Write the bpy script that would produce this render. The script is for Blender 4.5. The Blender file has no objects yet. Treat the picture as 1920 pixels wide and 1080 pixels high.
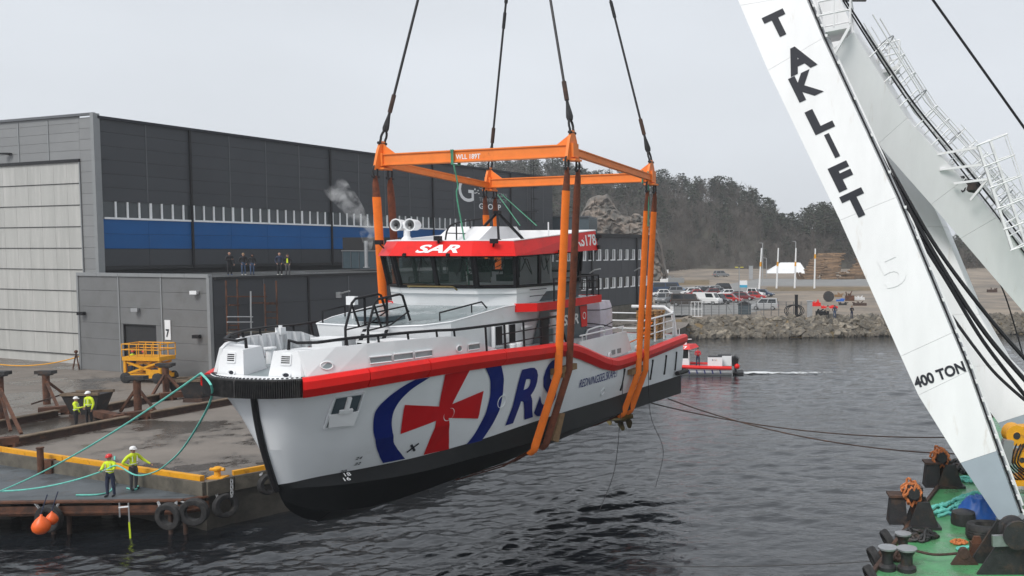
HAZE = True
import bpy, bmesh, math, random
import numpy as np
from mathutils import Vector as V, Matrix
from mathutils.bvhtree import BVHTree
from mathutils import noise as NZ
SC = bpy.context.scene
C = SC.collection
rnd = random.Random(7)
pi = math.pi
# ------------------------------------------------------------------ camera, sky, sun, exposure
F0, XC, YC, TH, CAMZ = 1628.0, 1379.0, 556.0, 0.053, 11.0
cd = bpy.data.cameras.new('camera'); cam = bpy.data.objects.new('camera', cd); C.objects.link(cam)
cd.sensor_width = 36.0; cd.lens = 36.0*F0/1920
cd.shift_x = (960-XC)/1920; cd.shift_y = (YC-540)/1920
cd.clip_start = .1; cd.clip_end = 5000
cam.location = (0, 0, CAMZ); cam.rotation_euler = (pi/2-TH, 0, 0)
SC.camera = cam
SUN_EL, SUN_AZ = math.radians(48), math.radians(205)      # azimuth: where the sun stands, clockwise from +Y
w = bpy.data.worlds.new('World'); SC.world = w; w.use_nodes = True
nt = w.node_tree; nt.nodes.clear()
sky = nt.nodes.new('ShaderNodeTexSky'); sky.sky_type = 'NISHITA'; sky.sun_disc = False
sky.sun_elevation = SUN_EL; sky.sun_rotation = SUN_AZ; sky.dust_density = 4
hsv = nt.nodes.new('ShaderNodeHueSaturation'); hsv.inputs['Saturation'].default_value = .25
mx = nt.nodes.new('ShaderNodeMix'); mx.data_type = 'RGBA'; mx.inputs[0].default_value = .85
mx.inputs[7].default_value = (5.35, 5.65, 6.05, 1)         # even cloud cover
bg = nt.nodes.new('ShaderNodeBackground'); bg.inputs[1].default_value = .1
wo = nt.nodes.new('ShaderNodeOutputWorld')
nt.links.new(sky.outputs[0], hsv.inputs['Color']); nt.links.new(hsv.outputs[0], mx.inputs[6])
tc = nt.nodes.new('ShaderNodeTexCoord'); cm = nt.nodes.new('ShaderNodeMapping'); cm.inputs['Scale'].default_value = (1.2, 1.2, 3.5)      # faint cloud structure all round
cn = nt.nodes.new('ShaderNodeTexNoise'); cn.inputs['Scale'].default_value = 1.6; cn.inputs['Detail'].default_value = 5; cr_ = nt.nodes.new('ShaderNodeMapRange'); cr_.inputs[1].default_value = .3; cr_.inputs[2].default_value = .7; cr_.inputs[3].default_value = .94; cr_.inputs[4].default_value = 1.05
cv = nt.nodes.new('ShaderNodeVectorMath'); cv.operation = 'SCALE'; nt.links.new(tc.outputs['Generated'], cm.inputs[0]); nt.links.new(cm.outputs[0], cn.inputs['Vector']); nt.links.new(cn.outputs[0], cr_.inputs[0]); nt.links.new(mx.outputs[2], cv.inputs[0]); nt.links.new(cr_.outputs[0], cv.inputs['Scale'])
nt.links.new(cv.outputs[0], bg.inputs[0]); nt.links.new(bg.outputs[0], wo.inputs[0])
sl = bpy.data.lights.new('sun', 'SUN'); sl.energy = 1.5; sl.angle = math.radians(22); sl.color = (1, .97, .93)
so = bpy.data.objects.new('sun', sl); C.objects.link(so)
so.rotation_euler = (pi/2-SUN_EL, 0, pi-SUN_AZ)
SC.view_settings.view_transform = 'Standard'; SC.view_settings.look = 'None'
SC.view_settings.exposure = 0.58; SC.view_settings.gamma = 1; SC.view_settings.use_curve_mapping = False
SC.cycles.max_bounces = 6; SC.cycles.transparent_max_bounces = 8; SC.cycles.volume_bounces = 1
# ------------------------------------------------------------------ measuring helpers (a sight line cut with a plane)
ct, st = math.cos(TH), math.sin(TH)
def ray(px, py):
    a = (px-XC)/F0; b = (YC-py)/F0
    return V((a, ct+b*st, -st+b*ct))
O = V((0, 0, CAMZ))
def gz(px, py, z): d = ray(px, py); return O+d*((z-CAMZ)/d.z)      # on a level
def gy(px, py, y): d = ray(px, py); return O+d*(y/d.y)             # at a distance
def gp(px, py, p, n): d = ray(px, py); n = V(n); return O+d*((V(p)-O).dot(n)/d.dot(n))
# ------------------------------------------------------------------ mesh builder
class MB:
    def __init__(s): s.v = []; s.f = []; s.m = []; s.k = 0
    def add(s, vs, fs, k=None):
        o = len(s.v); s.v += [tuple(x) for x in vs]
        s.f += [tuple(i+o for i in f) for f in fs]; s.m += [s.k if k is None else k]*len(fs); return s
    def box(s, c, d, R=None, k=None):
        c = V(c); x, y, z = d[0]/2, d[1]/2, d[2]/2
        vs = [V((i*x, j*y, l*z)) for l in (-1, 1) for j in (-1, 1) for i in (-1, 1)]
        if R: vs = [R @ q for q in vs]
        return s.add([c+q for q in vs], [(0,2,3,1),(4,5,7,6),(0,1,5,4),(2,6,7,3),(0,4,6,2),(1,3,7,5)], k)
    def box2(s, a, b, k=None):
        return s.box([(p+q)/2 for p, q in zip(a, b)], [abs(q-p) for p, q in zip(a, b)], None, k)
    def beam(s, a, b, w, h=None, up=(0,0,1), k=None):
        a = V(a); b = V(b); h = h or w; d = (b-a).normalized(); up = V(up)
        if abs(d.dot(up)) > .99: up = V((1,0,0)) if abs(d.x) < .9 else V((0,1,0))
        x = d.cross(up).normalized()*w/2; y = x.cross(d).normalized()*h/2
        vs = [p+i*x+j*y for p in (a, b) for i, j in ((-1,-1),(1,-1),(1,1),(-1,1))]
        return s.add(vs, [(3,2,1,0),(4,5,6,7),(0,1,5,4),(1,2,6,5),(2,3,7,6),(3,0,4,7)], k)
    def tube(s, pts, r, n=6, closed=False, k=None, cap=True):
        pts = [V(p) for p in pts]; L = len(pts); rs = r if isinstance(r, (list, tuple)) else [r]*L
        vs = []; up = None
        for i, p in enumerate(pts):
            if closed: d = pts[(i+1) % L]-pts[i-1]
            else: d = pts[min(i+1, L-1)]-pts[max(i-1, 0)]
            d = d.normalized() if d.length > 1e-9 else V((0,0,1))
            if up is None: up = V((0,0,1)) if abs(d.z) < .9 else V((1,0,0))
            x = d.cross(up)
            if x.length < 1e-4: x = d.cross(V((0,1,0)))
            x.normalize(); y = x.cross(d).normalized(); up = y
            for j in range(n):
                t = 2*pi*j/n; vs.append(p+(x*math.cos(t)+y*math.sin(t))*rs[i])
        fs = []
        for i in range(L if closed else L-1):
            a = i*n; b = ((i+1) % L)*n
            for j in range(n): fs.append((a+j, b+j, b+(j+1) % n, a+(j+1) % n))
        if cap and not closed: fs += [tuple(range(n)), tuple((L-1)*n+j for j in reversed(range(n)))]
        return s.add(vs, fs, k)
    def cyl(s, a, b, r, n=12, k=None): return s.tube([a, b], r, n, k=k)
    def lathe(s, o, prof, n=16, ax=(0,0,1), k=None):    # prof: (r, h) along the axis
        ax = V(ax).normalized(); t = V((1,0,0)) if abs(ax.x) < .9 else V((0,1,0))
        x = ax.cross(t).normalized(); y = ax.cross(x); o = V(o); vs = []; fs = []
        for r, h in prof:
            for j in range(n):
                a = 2*pi*j/n; vs.append(o+ax*h+(x*math.cos(a)+y*math.sin(a))*r)
        for i in range(len(prof)-1):
            for j in range(n): fs.append((i*n+j, i*n+(j+1) % n, (i+1)*n+(j+1) % n, (i+1)*n+j))
        return s.add(vs, fs, k)
    def prism(s, poly, ext, k=None):                    # 3d outline pushed along ext
        n = len(poly); e = V(ext); vs = [V(p) for p in poly]+[V(p)+e for p in poly]
        fs = [tuple(reversed(range(n))), tuple(range(n, 2*n))]+[(i, (i+1) % n, n+(i+1) % n, n+i) for i in range(n)]
        return s.add(vs, fs, k)
    def quad(s, a, b, c, d, k=None): return s.add([a, b, c, d], [(0,1,2,3)], k)
    def grid(s, rows, k=None, flip=False):
        n = len(rows[0]); vs = [p for r in rows for p in r]; fs = []
        for i in range(len(rows)-1):
            for j in range(n-1):
                q = (i*n+j, i*n+j+1, (i+1)*n+j+1, (i+1)*n+j); fs.append(q[::-1] if flip else q)
        return s.add(vs, fs, k)
    def ball(s, c, r, n=10, k=None):
        c = V(c); r = r if isinstance(r, (tuple, list)) else (r, r, r); m = max(4, n//2)
        rows = [[c+V((r[0]*math.sin(pi*i/m)*math.cos(2*pi*j/n), r[1]*math.sin(pi*i/m)*math.sin(2*pi*j/n), r[2]*math.cos(pi*i/m))) for j in range(n+1)] for i in range(m+1)]
        return s.grid(rows, k, True)
ABS = {}
def base_of(o):
    while o is not None and o.parent is not None: o = o.parent
    return V(ABS[o.name]) if o is not None and o.name in ABS else V((0,0,0))
def mesh_of(name, mb, mats, smooth=False, off=V((0,0,0)), fix=True):
    me = bpy.data.meshes.new(name)
    vs = [(p[0]-off.x, p[1]-off.y, p[2]-off.z) for p in mb.v] if off.length else mb.v
    me.from_pydata(vs, [], mb.f)
    for m in (mats if isinstance(mats, (list, tuple)) else [mats]): me.materials.append(m)
    if any(mb.m): me.polygons.foreach_set('material_index', mb.m)
    if fix or smooth:
        bm = bmesh.new(); bm.from_mesh(me)
        if smooth: bmesh.ops.remove_doubles(bm, verts=bm.verts, dist=1e-4)
        if fix: bmesh.ops.recalc_face_normals(bm, faces=bm.faces)
        bm.to_mesh(me); bm.free()
    if smooth:
        me.shade_smooth()
        if smooth is not True: me.set_sharp_from_angle(angle=math.radians(smooth))
    return me
def ob(name, mb, mats, parent=None, smooth=False, label=None, fix=True):
    me = mesh_of(name, mb, mats, smooth, base_of(parent), fix)
    o = bpy.data.objects.new(name, me); C.objects.link(o); o.parent = parent
    if label: o['label'] = label
    return o
def inst(name, me, parent, loc, rot=None, scale=None):
    o = bpy.data.objects.new(name, me); C.objects.link(o); o.parent = parent
    o.location = V(loc)-base_of(parent)
    if rot is not None: o.rotation_euler = rot
    if scale: o.scale = scale
    return o
def tag(o, label=None, cat=None, group=None, kind=None):
    if label: o['label'] = label
    if cat: o['category'] = cat
    if group: o['group'] = group
    if kind: o['kind'] = kind
    return o
def thing(name, label, cat, loc, rotz=0, group=None, local=False):
    o = bpy.data.objects.new(name, None); C.objects.link(o); o.empty_display_size = .3
    o.location = loc; o.rotation_euler = (0, 0, rotz)
    if not local: ABS[o.name] = tuple(loc)
    return tag(o, label, cat, group)
def dup(o, loc=None, rotz=None, label=None, parent=None, group=None):
    c = o.copy(); C.objects.link(c)
    if parent is not None: c.parent = parent
    if loc is not None: c.location = loc
    if rotz is not None: c.rotation_euler = (0, 0, rotz)
    if label: c['label'] = label
    if group: c['group'] = group
    for ch in list(o.children): dup(ch, parent=c)
    return c
def sag(a, b, d, n=14):
    a = V(a); b = V(b)
    return [a.lerp(b, i/n)-V((0,0,4*d*(i/n)*(1-i/n))) for i in range(n+1)]
def crv(pts, n=6):                                        # smooth line through points
    P = [V(p) for p in pts]; out = []
    for i in range(len(P)-1):
        a = P[max(i-1,0)]; b = P[i]; c = P[i+1]; d = P[min(i+2, len(P)-1)]
        for t in range(n):
            t /= n; out.append(.5*((2*b)+(c-a)*t+(2*a-5*b+4*c-d)*t*t+(3*b-a-3*c+d)*t**3))
    return out+[P[-1]]
# ------------------------------------------------------------------ materials
def mat(name, col, rough=.5, metal=0, var=.12, scale=1.5, bump=0, bscale=20, streak=0, spec=None, dirt=None, dscale=.6, dlo=.5, dhi=.7, wet=0, rnd_obj=0):
    m = bpy.data.materials.new(name); m.use_nodes = True; t = m.node_tree; N = t.nodes; Lk = t.links
    b = N['Principled BSDF']; b.inputs['Roughness'].default_value = rough; b.inputs['Metallic'].default_value = metal
    if spec is not None: b.inputs['Specular IOR Level'].default_value = spec
    g = N.new('ShaderNodeNewGeometry'); mp = N.new('ShaderNodeMapping'); mp.inputs['Scale'].default_value = (1, 1, .12 if streak else 1)
    Lk.new(g.outputs['Position'], mp.inputs['Vector'])
    n1 = N.new('ShaderNodeTexNoise'); n1.inputs['Scale'].default_value = scale; n1.inputs['Detail'].default_value = 6; n1.inputs['Roughness'].default_value = .65
    Lk.new(mp.outputs[0], n1.inputs['Vector'])
    r = N.new('ShaderNodeMapRange'); r.inputs[1].default_value = .3; r.inputs[2].default_value = .7
    r.inputs[3].default_value = 1-var; r.inputs[4].default_value = 1+var
    Lk.new(n1.outputs[0], r.inputs[0])
    vm = N.new('ShaderNodeVectorMath'); vm.operation = 'SCALE'; vm.inputs[0].default_value = col[:3]
    Lk.new(r.outputs[0], vm.inputs['Scale']); out = vm.outputs[0]
    if rnd_obj:
        oi = N.new('ShaderNodeObjectInfo'); r2 = N.new('ShaderNodeMapRange'); r2.inputs[3].default_value = 1-rnd_obj; r2.inputs[4].default_value = 1+rnd_obj
        Lk.new(oi.outputs['Random'], r2.inputs[0]); v2 = N.new('ShaderNodeVectorMath'); v2.operation = 'SCALE'
        Lk.new(out, v2.inputs[0]); Lk.new(r2.outputs[0], v2.inputs['Scale']); out = v2.outputs[0]
    if dirt:
        n2 = N.new('ShaderNodeTexNoise'); n2.inputs['Scale'].default_value = dscale; n2.inputs['Detail'].default_value = 7; n2.inputs['Roughness'].default_value = .7
        Lk.new(mp.outputs[0], n2.inputs['Vector'])
        r3 = N.new('ShaderNodeMapRange'); r3.inputs[1].default_value = dlo; r3.inputs[2].default_value = dhi
        Lk.new(n2.outputs[0], r3.inputs[0])
        mxx = N.new('ShaderNodeMix'); mxx.data_type = 'RGBA'; Lk.new(r3.outputs[0], mxx.inputs[0]); Lk.new(out, mxx.inputs[6]); mxx.inputs[7].default_value = (*dirt, 1)
        out = mxx.outputs[2]
        if wet:
            r4 = N.new('ShaderNodeMapRange'); r4.inputs[3].default_value = rough; r4.inputs[4].default_value = wet
            Lk.new(r3.outputs[0], r4.inputs[0]); Lk.new(r4.outputs[0], b.inputs['Roughness'])
    Lk.new(out, b.inputs['Base Color'])
    if bump:
        n3 = N.new('ShaderNodeTexNoise'); n3.inputs['Scale'].default_value = bscale; n3.inputs['Detail'].default_value = 4
        Lk.new(g.outputs['Position'], n3.inputs['Vector'])
        bp = N.new('ShaderNodeBump'); bp.inputs['Strength'].default_value = min(1, bump); bp.inputs['Distance'].default_value = .05
        Lk.new(n3.outputs[0], bp.inputs['Height']); Lk.new(bp.outputs[0], b.inputs['Normal'])
    return m
M = {}
def mk(n, *a, **k): M[n] = mat(n, *a, **k); return M[n]
mk('white', (.78,.79,.80), .38, var=.05, scale=.8, dirt=(.62,.60,.56), dscale=1.2, dlo=.62, dhi=.85)
mk('hull_white', (.74,.76,.78), .3, var=.04, scale=.7, dirt=(.58,.58,.56), dscale=.9, dlo=.6, dhi=.9, bump=.22, bscale=.9)
mk('crane_white', (.78,.785,.785), .45, var=.06, scale=.9, dirt=(.46,.38,.29), dscale=2.0, dlo=.6, dhi=.88, streak=1, bump=.12, bscale=1.3)
mk('hull_black', (.008,.009,.010), .5, var=.3, scale=1.2, dirt=(.03,.028,.025), dscale=1.4, dlo=.6, dhi=.85, spec=.25)
mk('black', (.009,.009,.011), .5, var=.2, spec=.3)
mk('rubber', (.018,.018,.019), .75, var=.35, scale=6, dirt=(.06,.055,.05), dscale=3, dlo=.5, dhi=.75)
mk('red', (.70,.010,.008), .4, var=.06, scale=1.5, dirt=(.45,.012,.01), dscale=1.1, dlo=.52, dhi=.85, spec=.3)
mk('decal_red', (.50,.006,.010), .45, var=.08, scale=1.3, spec=.25)
mk('decal_blue', (.002,.014,.15), .45, var=.08, scale=1.3, spec=.22)
mk('decal_white', (.8,.8,.8), .4, var=.03)
mk('decal_black', (.02,.022,.03), .55, var=.1, spec=.25)
mk('deck_grey', (.22,.26,.27), .35, var=.16, scale=1.2, dirt=(.30,.34,.35), dscale=.9, dlo=.5, dhi=.62, wet=.12)
mk('panel_teal', (.06,.085,.10), .25, var=.12)
mk('orange', (.84,.215,.03), .5, var=.1, scale=2, dirt=(.45,.10,.02), dscale=2.5, dlo=.62, dhi=.78)
mk('sling_orange', (.90,.19,.012), .8, var=.12, scale=3, dirt=(.5,.12,.03), dscale=1.5, dlo=.55, dhi=.8, bump=.3, bscale=40)
mk('sling_brown', (.16,.045,.02), .85, var=.3, scale=4, bump=.4, bscale=40, dirt=(.06,.02,.012), dscale=3)
mk('wire', (.03,.03,.032), .5, .4, var=.3, scale=8)
mk('steel', (.35,.36,.37), .35, .7, var=.15, scale=5)
mk('rust', (.11,.045,.024), .85, var=.35, scale=3, dirt=(.04,.02,.014), dscale=2, dlo=.45, dhi=.65, bump=.3)
mk('rust_dark', (.055,.03,.022), .8, var=.35, scale=3, dirt=(.13,.06,.03), dscale=2.2, dlo=.55, dhi=.7, bump=.3)
mk('wood', (.22,.13,.06), .8, var=.25, scale=6, bump=.3)
mk('brass', (.30,.23,.10), .35, .9, var=.25, scale=6)
mk('yellow', (.72,.33,.008), .5, var=.12, scale=3, dirt=(.3,.12,.02), dscale=2.5, dlo=.58, dhi=.7)
mk('hivis', (.62,.78,.02), .7, var=.1, scale=6)
def glass(name, col, rough=.04, alpha=1.0, trans=0):
    m = bpy.data.materials.new(name); m.use_nodes = True; b = m.node_tree.nodes['Principled BSDF']
    b.inputs['Base Color'].default_value = (*col, 1); b.inputs['Roughness'].default_value = rough; b.inputs['Transmission Weight'].default_value = trans
    b.inputs['IOR'].default_value = 1.5 if not trans else 1.05
    b.inputs['Alpha'].default_value = alpha
    M[name] = m; return m
glass('glass_dark', (.012,.014,.016), .03); glass('glass_tint', (.05,.085,.075), .02, .25); glass('glass_grey', (.05,.06,.065), .06)
# ------------------------------------------------------------------ lettering
def glyphs(txt, size, off=0, shear=0, spacing=1.0, align='LEFT'):
    cu = bpy.data.curves.new('lettering', 'FONT'); cu.body = txt; cu.size = size; cu.offset = off; cu.shear = shear
    cu.space_character = spacing; cu.align_x = align; cu.resolution_u = 4; cu.fill_mode = 'FRONT'
    t = bpy.data.objects.new('lettering', cu); C.objects.link(t)
    dg = bpy.context.evaluated_depsgraph_get(); me = bpy.data.meshes.new_from_object(t.evaluated_get(dg))
    vs = [(v.co.x, v.co.y) for v in me.vertices]; fs = [tuple(p.vertices) for p in me.polygons]
    C.objects.unlink(t); bpy.data.objects.remove(t); bpy.data.curves.remove(cu); bpy.data.meshes.remove(me)
    return vs, fs
def fit2(vs, x0, x1, y0, y1):
    X = [v[0] for v in vs]; Y = [v[1] for v in vs]; a, b, c, d = min(X), max(X), min(Y), max(Y)
    return [(x0+(x-a)/(b-a)*(x1-x0), y0+(y-c)/(d-c)*(y1-y0)) for x, y in vs]
def lettering_quad(name, txt, q, u0, u1, v0, v1, m, parent, off=.02, shear=0, lift=.014):
    """letters laid into a (possibly warped) four cornered face"""
    vs, fs = glyphs(txt, 1, off, shear); vs = fit2(vs, u0, u1, v0, v1); a, b, c, d = q; n = (b-a).cross(d-a).normalized()
    mb = MB(); mb.add([a.lerp(b, x).lerp(d.lerp(c, x), y)+n*lift for x, y in vs], fs); return ob(name, mb, m, parent, fix=False)
def lettering(name, txt, o, ux, uy, wd, ht, m, parent, off=.02, shear=0, lift=.012, spacing=1.0, label=None, thick=.006):
    """flat letters wd x ht, lower left corner at o, along ux and uy, proud of the surface by lift"""
    vs, fs = glyphs(txt, 1, off, shear, spacing); vs = fit2(vs, 0, wd, 0, ht)
    o = V(o); ux = V(ux).normalized(); uy = V(uy).normalized(); n = ux.cross(uy)
    mb = MB(); mb.add([o+ux*x+uy*y+n*lift for x, y in vs], fs)
    return ob(name, mb, m, parent, fix=False, label=label)
# ================================================================== the rescue vessel hanging in the slings
YAW = .286; BX, BY, ZB = -13.06, 21.30, CAMZ-6.36
boat = thing('rescue_vessel', 'large white and red rescue ship with black bottom hanging in orange slings above the water', 'rescue ship', (BX, BY, ZB), pi/2-YAW, local=True)
bu = V((math.sin(YAW), math.cos(YAW), 0)); bpv = V((math.cos(YAW), -math.sin(YAW), 0))
def BW(s, p, z): return V((BX, BY, ZB))+bu*s+bpv*p+V((0,0,z))      # ship coordinates (aft, port, up) to the world
def L(s, p, z): return V((s, -p, z))
S_ = [3.6,4.7,6,8,10,12.2,13.2,14,14.7,15.4,16.2,17,20,22.7,25.4]
def row(bow, pz): return [L(*q) for q in bow]+[L(s, *q) for s, q in zip(S_, pz)]
Rz = [3.17,3.19,3.18,3.13,3.04,2.94,2.74,2.5,2.28,2.06,1.88,1.8,1.85,1.94,2.02]
Rp = [2.6,2.9,3.12,3.35,3.45,3.45,3.45,3.45,3.45,3.45,3.45,3.45,3.45,3.43,3.38]
row_R = row([(.95,0,3.03),(1.02,.55,3.03),(1.15,1.05,3.04),(1.45,1.52,3.05),(2.2,1.98,3.1),(2.9,2.33,3.14)], list(zip(Rp, Rz)))
row_U = row([(1.44,0,2.58),(1.46,.45,2.58),(1.52,.95,2.59),(1.7,1.4,2.6),(2.3,1.88,2.64),(2.95,2.22,2.68)], [(p-.07, z-.48) for p, z in zip(Rp, Rz)])
row_K = row([(1.53,0,1.9),(1.58,.35,1.87),(1.7,.7,1.85),(2.0,.98,1.84),(2.45,1.34,1.83),(2.95,1.66,1.82)],
  [(1.98,1.8),(2.36,1.77),(2.68,1.77),(3.03,1.88),(3.24,1.98),(3.35,2.0),(3.38,1.85),(3.38,1.62),(3.38,1.42),(3.38,1.25),(3.38,1.12),(3.38,1.06),(3.38,1.08),(3.36,1.12),(3.33,1.16)])
row_M = row([(1.72,0,1.05),(1.82,.22,1.03),(2.0,.48,1.0),(2.25,.72,.98),(2.65,1.0,.97),(3.05,1.26,.97)],
  [(1.6,.97),(2.05,.98),(2.44,1.0),(2.85,1.05),(3.06,1.08),(3.2,1.05),(3.22,.98),(3.24,.9),(3.26,.82),(3.27,.74),(3.28,.66),(3.28,.6),(3.29,.58),(3.29,.56),(3.28,.55)])
row_B = row([(2.05,0,0),(2.2,.1,0),(2.4,.22,0),(2.65,.34,.01),(3.0,.5,.02),(3.3,.64,.02)],
  [(.8,.02),(1.35,.03),(1.9,.06),(2.48,.13),(2.75,.19),(2.9,.19),(2.95,.18),(2.98,.16),(3.0,.14),(3.03,.12),(3.06,.1),(3.08,.08),(3.15,.04),(3.18,-.03),(3.2,-.09)])
row_C = row([(2.1,0,-.12),(2.25,.12,-.14),(2.42,.26,-.17),(2.68,.42,-.2),(3.0,.64,-.24),(3.3,.84,-.27)],
  [(1.06,-.29),(1.62,-.35),(2.1,-.38),(2.52,-.4),(2.78,-.48),(2.97,-.57),(3.02,-.58),(3.06,-.6),(3.08,-.61),(3.1,-.63),(3.12,-.65),(3.14,-.68),(3.17,-.8),(3.19,-.92),(3.2,-1.04)])
row_T = row([(2.24,0,-.45),(2.4,.12,-.58),(2.6,.22,-.72),(2.88,.34,-.86),(3.2,.47,-.99),(3.42,.56,-1.06)],
  [(.66,-1.1),(1.0,-1.25),(1.3,-1.25),(1.6,-1.22),(1.78,-1.25),(1.85,-1.28),(1.87,-1.29),(1.88,-1.3),(1.88,-1.3),(1.88,-1.3),(1.88,-1.31),(1.88,-1.32),(1.86,-1.35),(1.84,-1.37),(1.8,-1.4)])
row_E = row([(2.36,0,-.66),(2.55,0,-.87),(2.8,0,-1.06),(3.05,0,-1.22),(3.3,0,-1.34),(3.52,0,-1.43)],
  [(0,z) for z in (-1.47,-1.67,-1.75,-1.8,-1.88,-1.92,-1.93,-1.93,-1.93,-1.93,-1.93,-1.92,-1.88,-1.82,-1.75)])
ROWS = [row_R, row_U, row_K, row_M, row_B, row_C, row_T, row_E]
FR = [crv(r, 3) for r in ROWS]
mir = lambda p: V((p.x, -p.y, p.z))
hm = MB()
for side in (0, 1):
    for i in range(7):
        a, b = FR[i], FR[i+1]
        if side: a = [mir(p) for p in a]; b = [mir(p) for p in b]
        mid = [(p+q)/2 for p, q in zip(a, b)]
        hm.grid([a, b], k=0 if i < 4 else 1, flip=bool(side))
tr = [r[-1] for r in FR]
hm.add(tr[:5]+[mir(p) for p in reversed(tr[:5])], [tuple(range(10))], 0)
hm.add(tr[4:]+[mir(p) for p in reversed(tr[4:-1])], [tuple(range(7))], 1)
hull = ob('hull', hm, [M['hull_white'], M['hull_black']], boat, smooth=16)
HB = BVHTree.FromPolygons([tuple(v) for v in hm.v], hm.f)
def hullpt(s, z, lift=.012, side=1):
    h, n, i, d = HB.ray_cast(V((s, -8*side, z)), V((0, side, 0)))
    if h is None: return None
    if n.y*side > 0: n = -n
    return h+n*lift
def conform(name, vs2, fs2, m, lift=.028, cell=.11, parent=None, label=None, cast=hullpt):
    """paint outline (aft, up) cut into a net and laid on the plating"""
    bm = bmesh.new(); V_ = [bm.verts.new((x, 0, z)) for x, z in vs2]
    for f in fs2:
        try: bm.faces.new([V_[i] for i in f])
        except ValueError: pass
    X = [v[0] for v in vs2]; Z = [v[1] for v in vs2]
    def cut(co, no): bmesh.ops.bisect_plane(bm, geom=bm.verts[:]+bm.edges[:]+bm.faces[:], dist=1e-5, plane_co=co, plane_no=no)
    x = math.floor(min(X)/cell)*cell
    while x < max(X): cut((x,0,0), (1,0,0)); x += cell
    z = math.floor(min(Z)/cell)*cell
    while z < max(Z): cut((0,0,z), (0,0,1)); z += cell
    bmesh.ops.triangulate(bm, faces=bm.faces[:])
    bm.verts.index_update(); mb = MB(); vs = []; ok = []
    for v in bm.verts:
        h = cast(v.co.x, v.co.z, lift); ok.append(h is not None); vs.append(h or V((v.co.x, -3, v.co.z)))
    mb.add(vs, [tuple(v.index for v in f.verts) for f in bm.faces if all(ok[v.index] for v in f.verts)])
    bm.free()
    return ob(name, mb, m, parent or hull, fix=False, label=label)
def px_outline(pts):                                     # where sight lines meet the plating, as (aft, up)
    out = []; inv = boat_mat.inverted(); o = inv @ O
    for p in pts:
        d = (inv.to_3x3() @ ray(*p)).normalized(); h, n, i, dd = HB.ray_cast(o, d)
        out.append((h.x, h.z) if h else None)
    return out
boat_mat = Matrix.Translation((BX, BY, ZB)) @ Matrix.Rotation(pi/2-YAW, 4, 'Z')
# ---- paint on the plating
def clipz(poly, z0, z1):
    def cl(P, f):
        out = []
        for i in range(len(P)):
            a, b = P[i-1], P[i]; fa, fb = f(a), f(b)
            if fa*fb < 0: t = fa/(fa-fb); out.append((a[0]+(b[0]-a[0])*t, a[1]+(b[1]-a[1])*t))
            if fb >= 0: out.append(b)
        return out
    return cl(cl(poly, lambda q: q[1]-z0), lambda q: z1-q[1])
def boot(s):
    P = row_B; 
    for a, b in zip(P, P[1:]):
        if a.x <= s <= b.x: return a.z+(b.z-a.z)*(s-a.x)/(b.x-a.x)
    return 0
for o_, i_ in (([(4.62,2.75),(4.35,2.66),(4.0,2.48),(3.72,2.2),(3.59,1.9),(3.68,1.44),(3.9,.97),(4.35,.42),(4.67,.08)],[(5.05,2.75),(4.72,2.58),(4.38,2.36),(4.19,2.08),(4.15,1.72),(4.26,1.28),(4.55,.78),(4.93,.42),(5.31,.08)]),
    ([(7.95,2.75),(8.22,2.42),(8.42,2.1),(8.52,1.64),(8.5,1.15),(8.38,.62),(8.06,.06)],[(7.15,2.75),(7.5,2.42),(7.72,2.15),(7.87,1.75),(7.87,1.41),(7.79,.94),(7.65,.43),(7.4,.06)])):
    A = crv([(x,0,z) for x, z in o_], 4); B = crv([(x,0,z) for x, z in i_], 4); n_ = 36
    rs = lambda P, t: P[min(int(t*(len(P)-1)), len(P)-2)].lerp(P[min(int(t*(len(P)-1)), len(P)-2)+1], t*(len(P)-1)-min(int(t*(len(P)-1)), len(P)-2))
    vs = []; fs = []
    for k in range(n_):
        q = clipz([(p.x, p.z) for p in (rs(B,k/n_), rs(A,k/n_), rs(A,(k+1)/n_), rs(B,(k+1)/n_))], .1, 2.68)
        if len(q) > 2: o = len(vs); vs += q; fs.append(tuple(range(o, o+len(q))))
    conform('ring_mark', vs, fs, M['decal_blue'])
cr = [(5.49,2.7),(6.53,2.7),(6.22,1.65),(7.51,1.87),(7.52,.96),(6.21,1.21),(6.77,.1),(5.87,.1),(5.74,1.21),(4.61,1.01),(4.42,1.92),(5.7,1.66)]
conform('cross_mark', [(x, max(.1, min(2.68, z))) for x, z in cr]+[(5.97,1.45)], [(i, (i+1) % 12, 12) for i in range(12)], M['decal_red'])
mb = MB(); h = hullpt(5.96, 1.36, .0)
def hull_letters(txt, x0, x1, z0, z1, m, off=.02, shear=0, name='lettering', sp=1.0):
    vs, fs = glyphs(txt, 1, off, shear, sp); return conform(name, fit2(vs, x0, x1, z0, z1), fs, m)
hull_letters('R', 9.12, 10.72, .42, 2.32, M['decal_blue'], .035, .12)
hull_letters('S', 10.72, 12.02, .36, 2.42, M['decal_blue'], .035, .12)
hull_letters('REDNINGSSELSKAPET', 13.62, 17.03, 1.03, 1.36, M['decal_blue'], .004, .2)
for t_, s_, z_, m_ in (('24',3.78,.44,'decal_black'),('22',3.86,.25,'decal_black'),('20',3.6,.07,'decal_black'),('18',3.68,-.06,'decal_white'),('16',3.6,-.17,'decal_white')):
    hull_letters(t_, s_-.06, s_+.1, z_-.045, z_+.045, M[m_], .02)
for a in (45, 135):
    c, s = math.cos(math.radians(a)), math.sin(math.radians(a))
    q = [(5.34+c*i*.17-s*j*.03, .44+s*i*.17+c*j*.03) for i, j in ((-1,-1),(1,-1),(1,1),(-1,1))]
    conform('thruster_mark', q, [(0,1,2,3)], M['decal_black'], .034)
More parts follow.
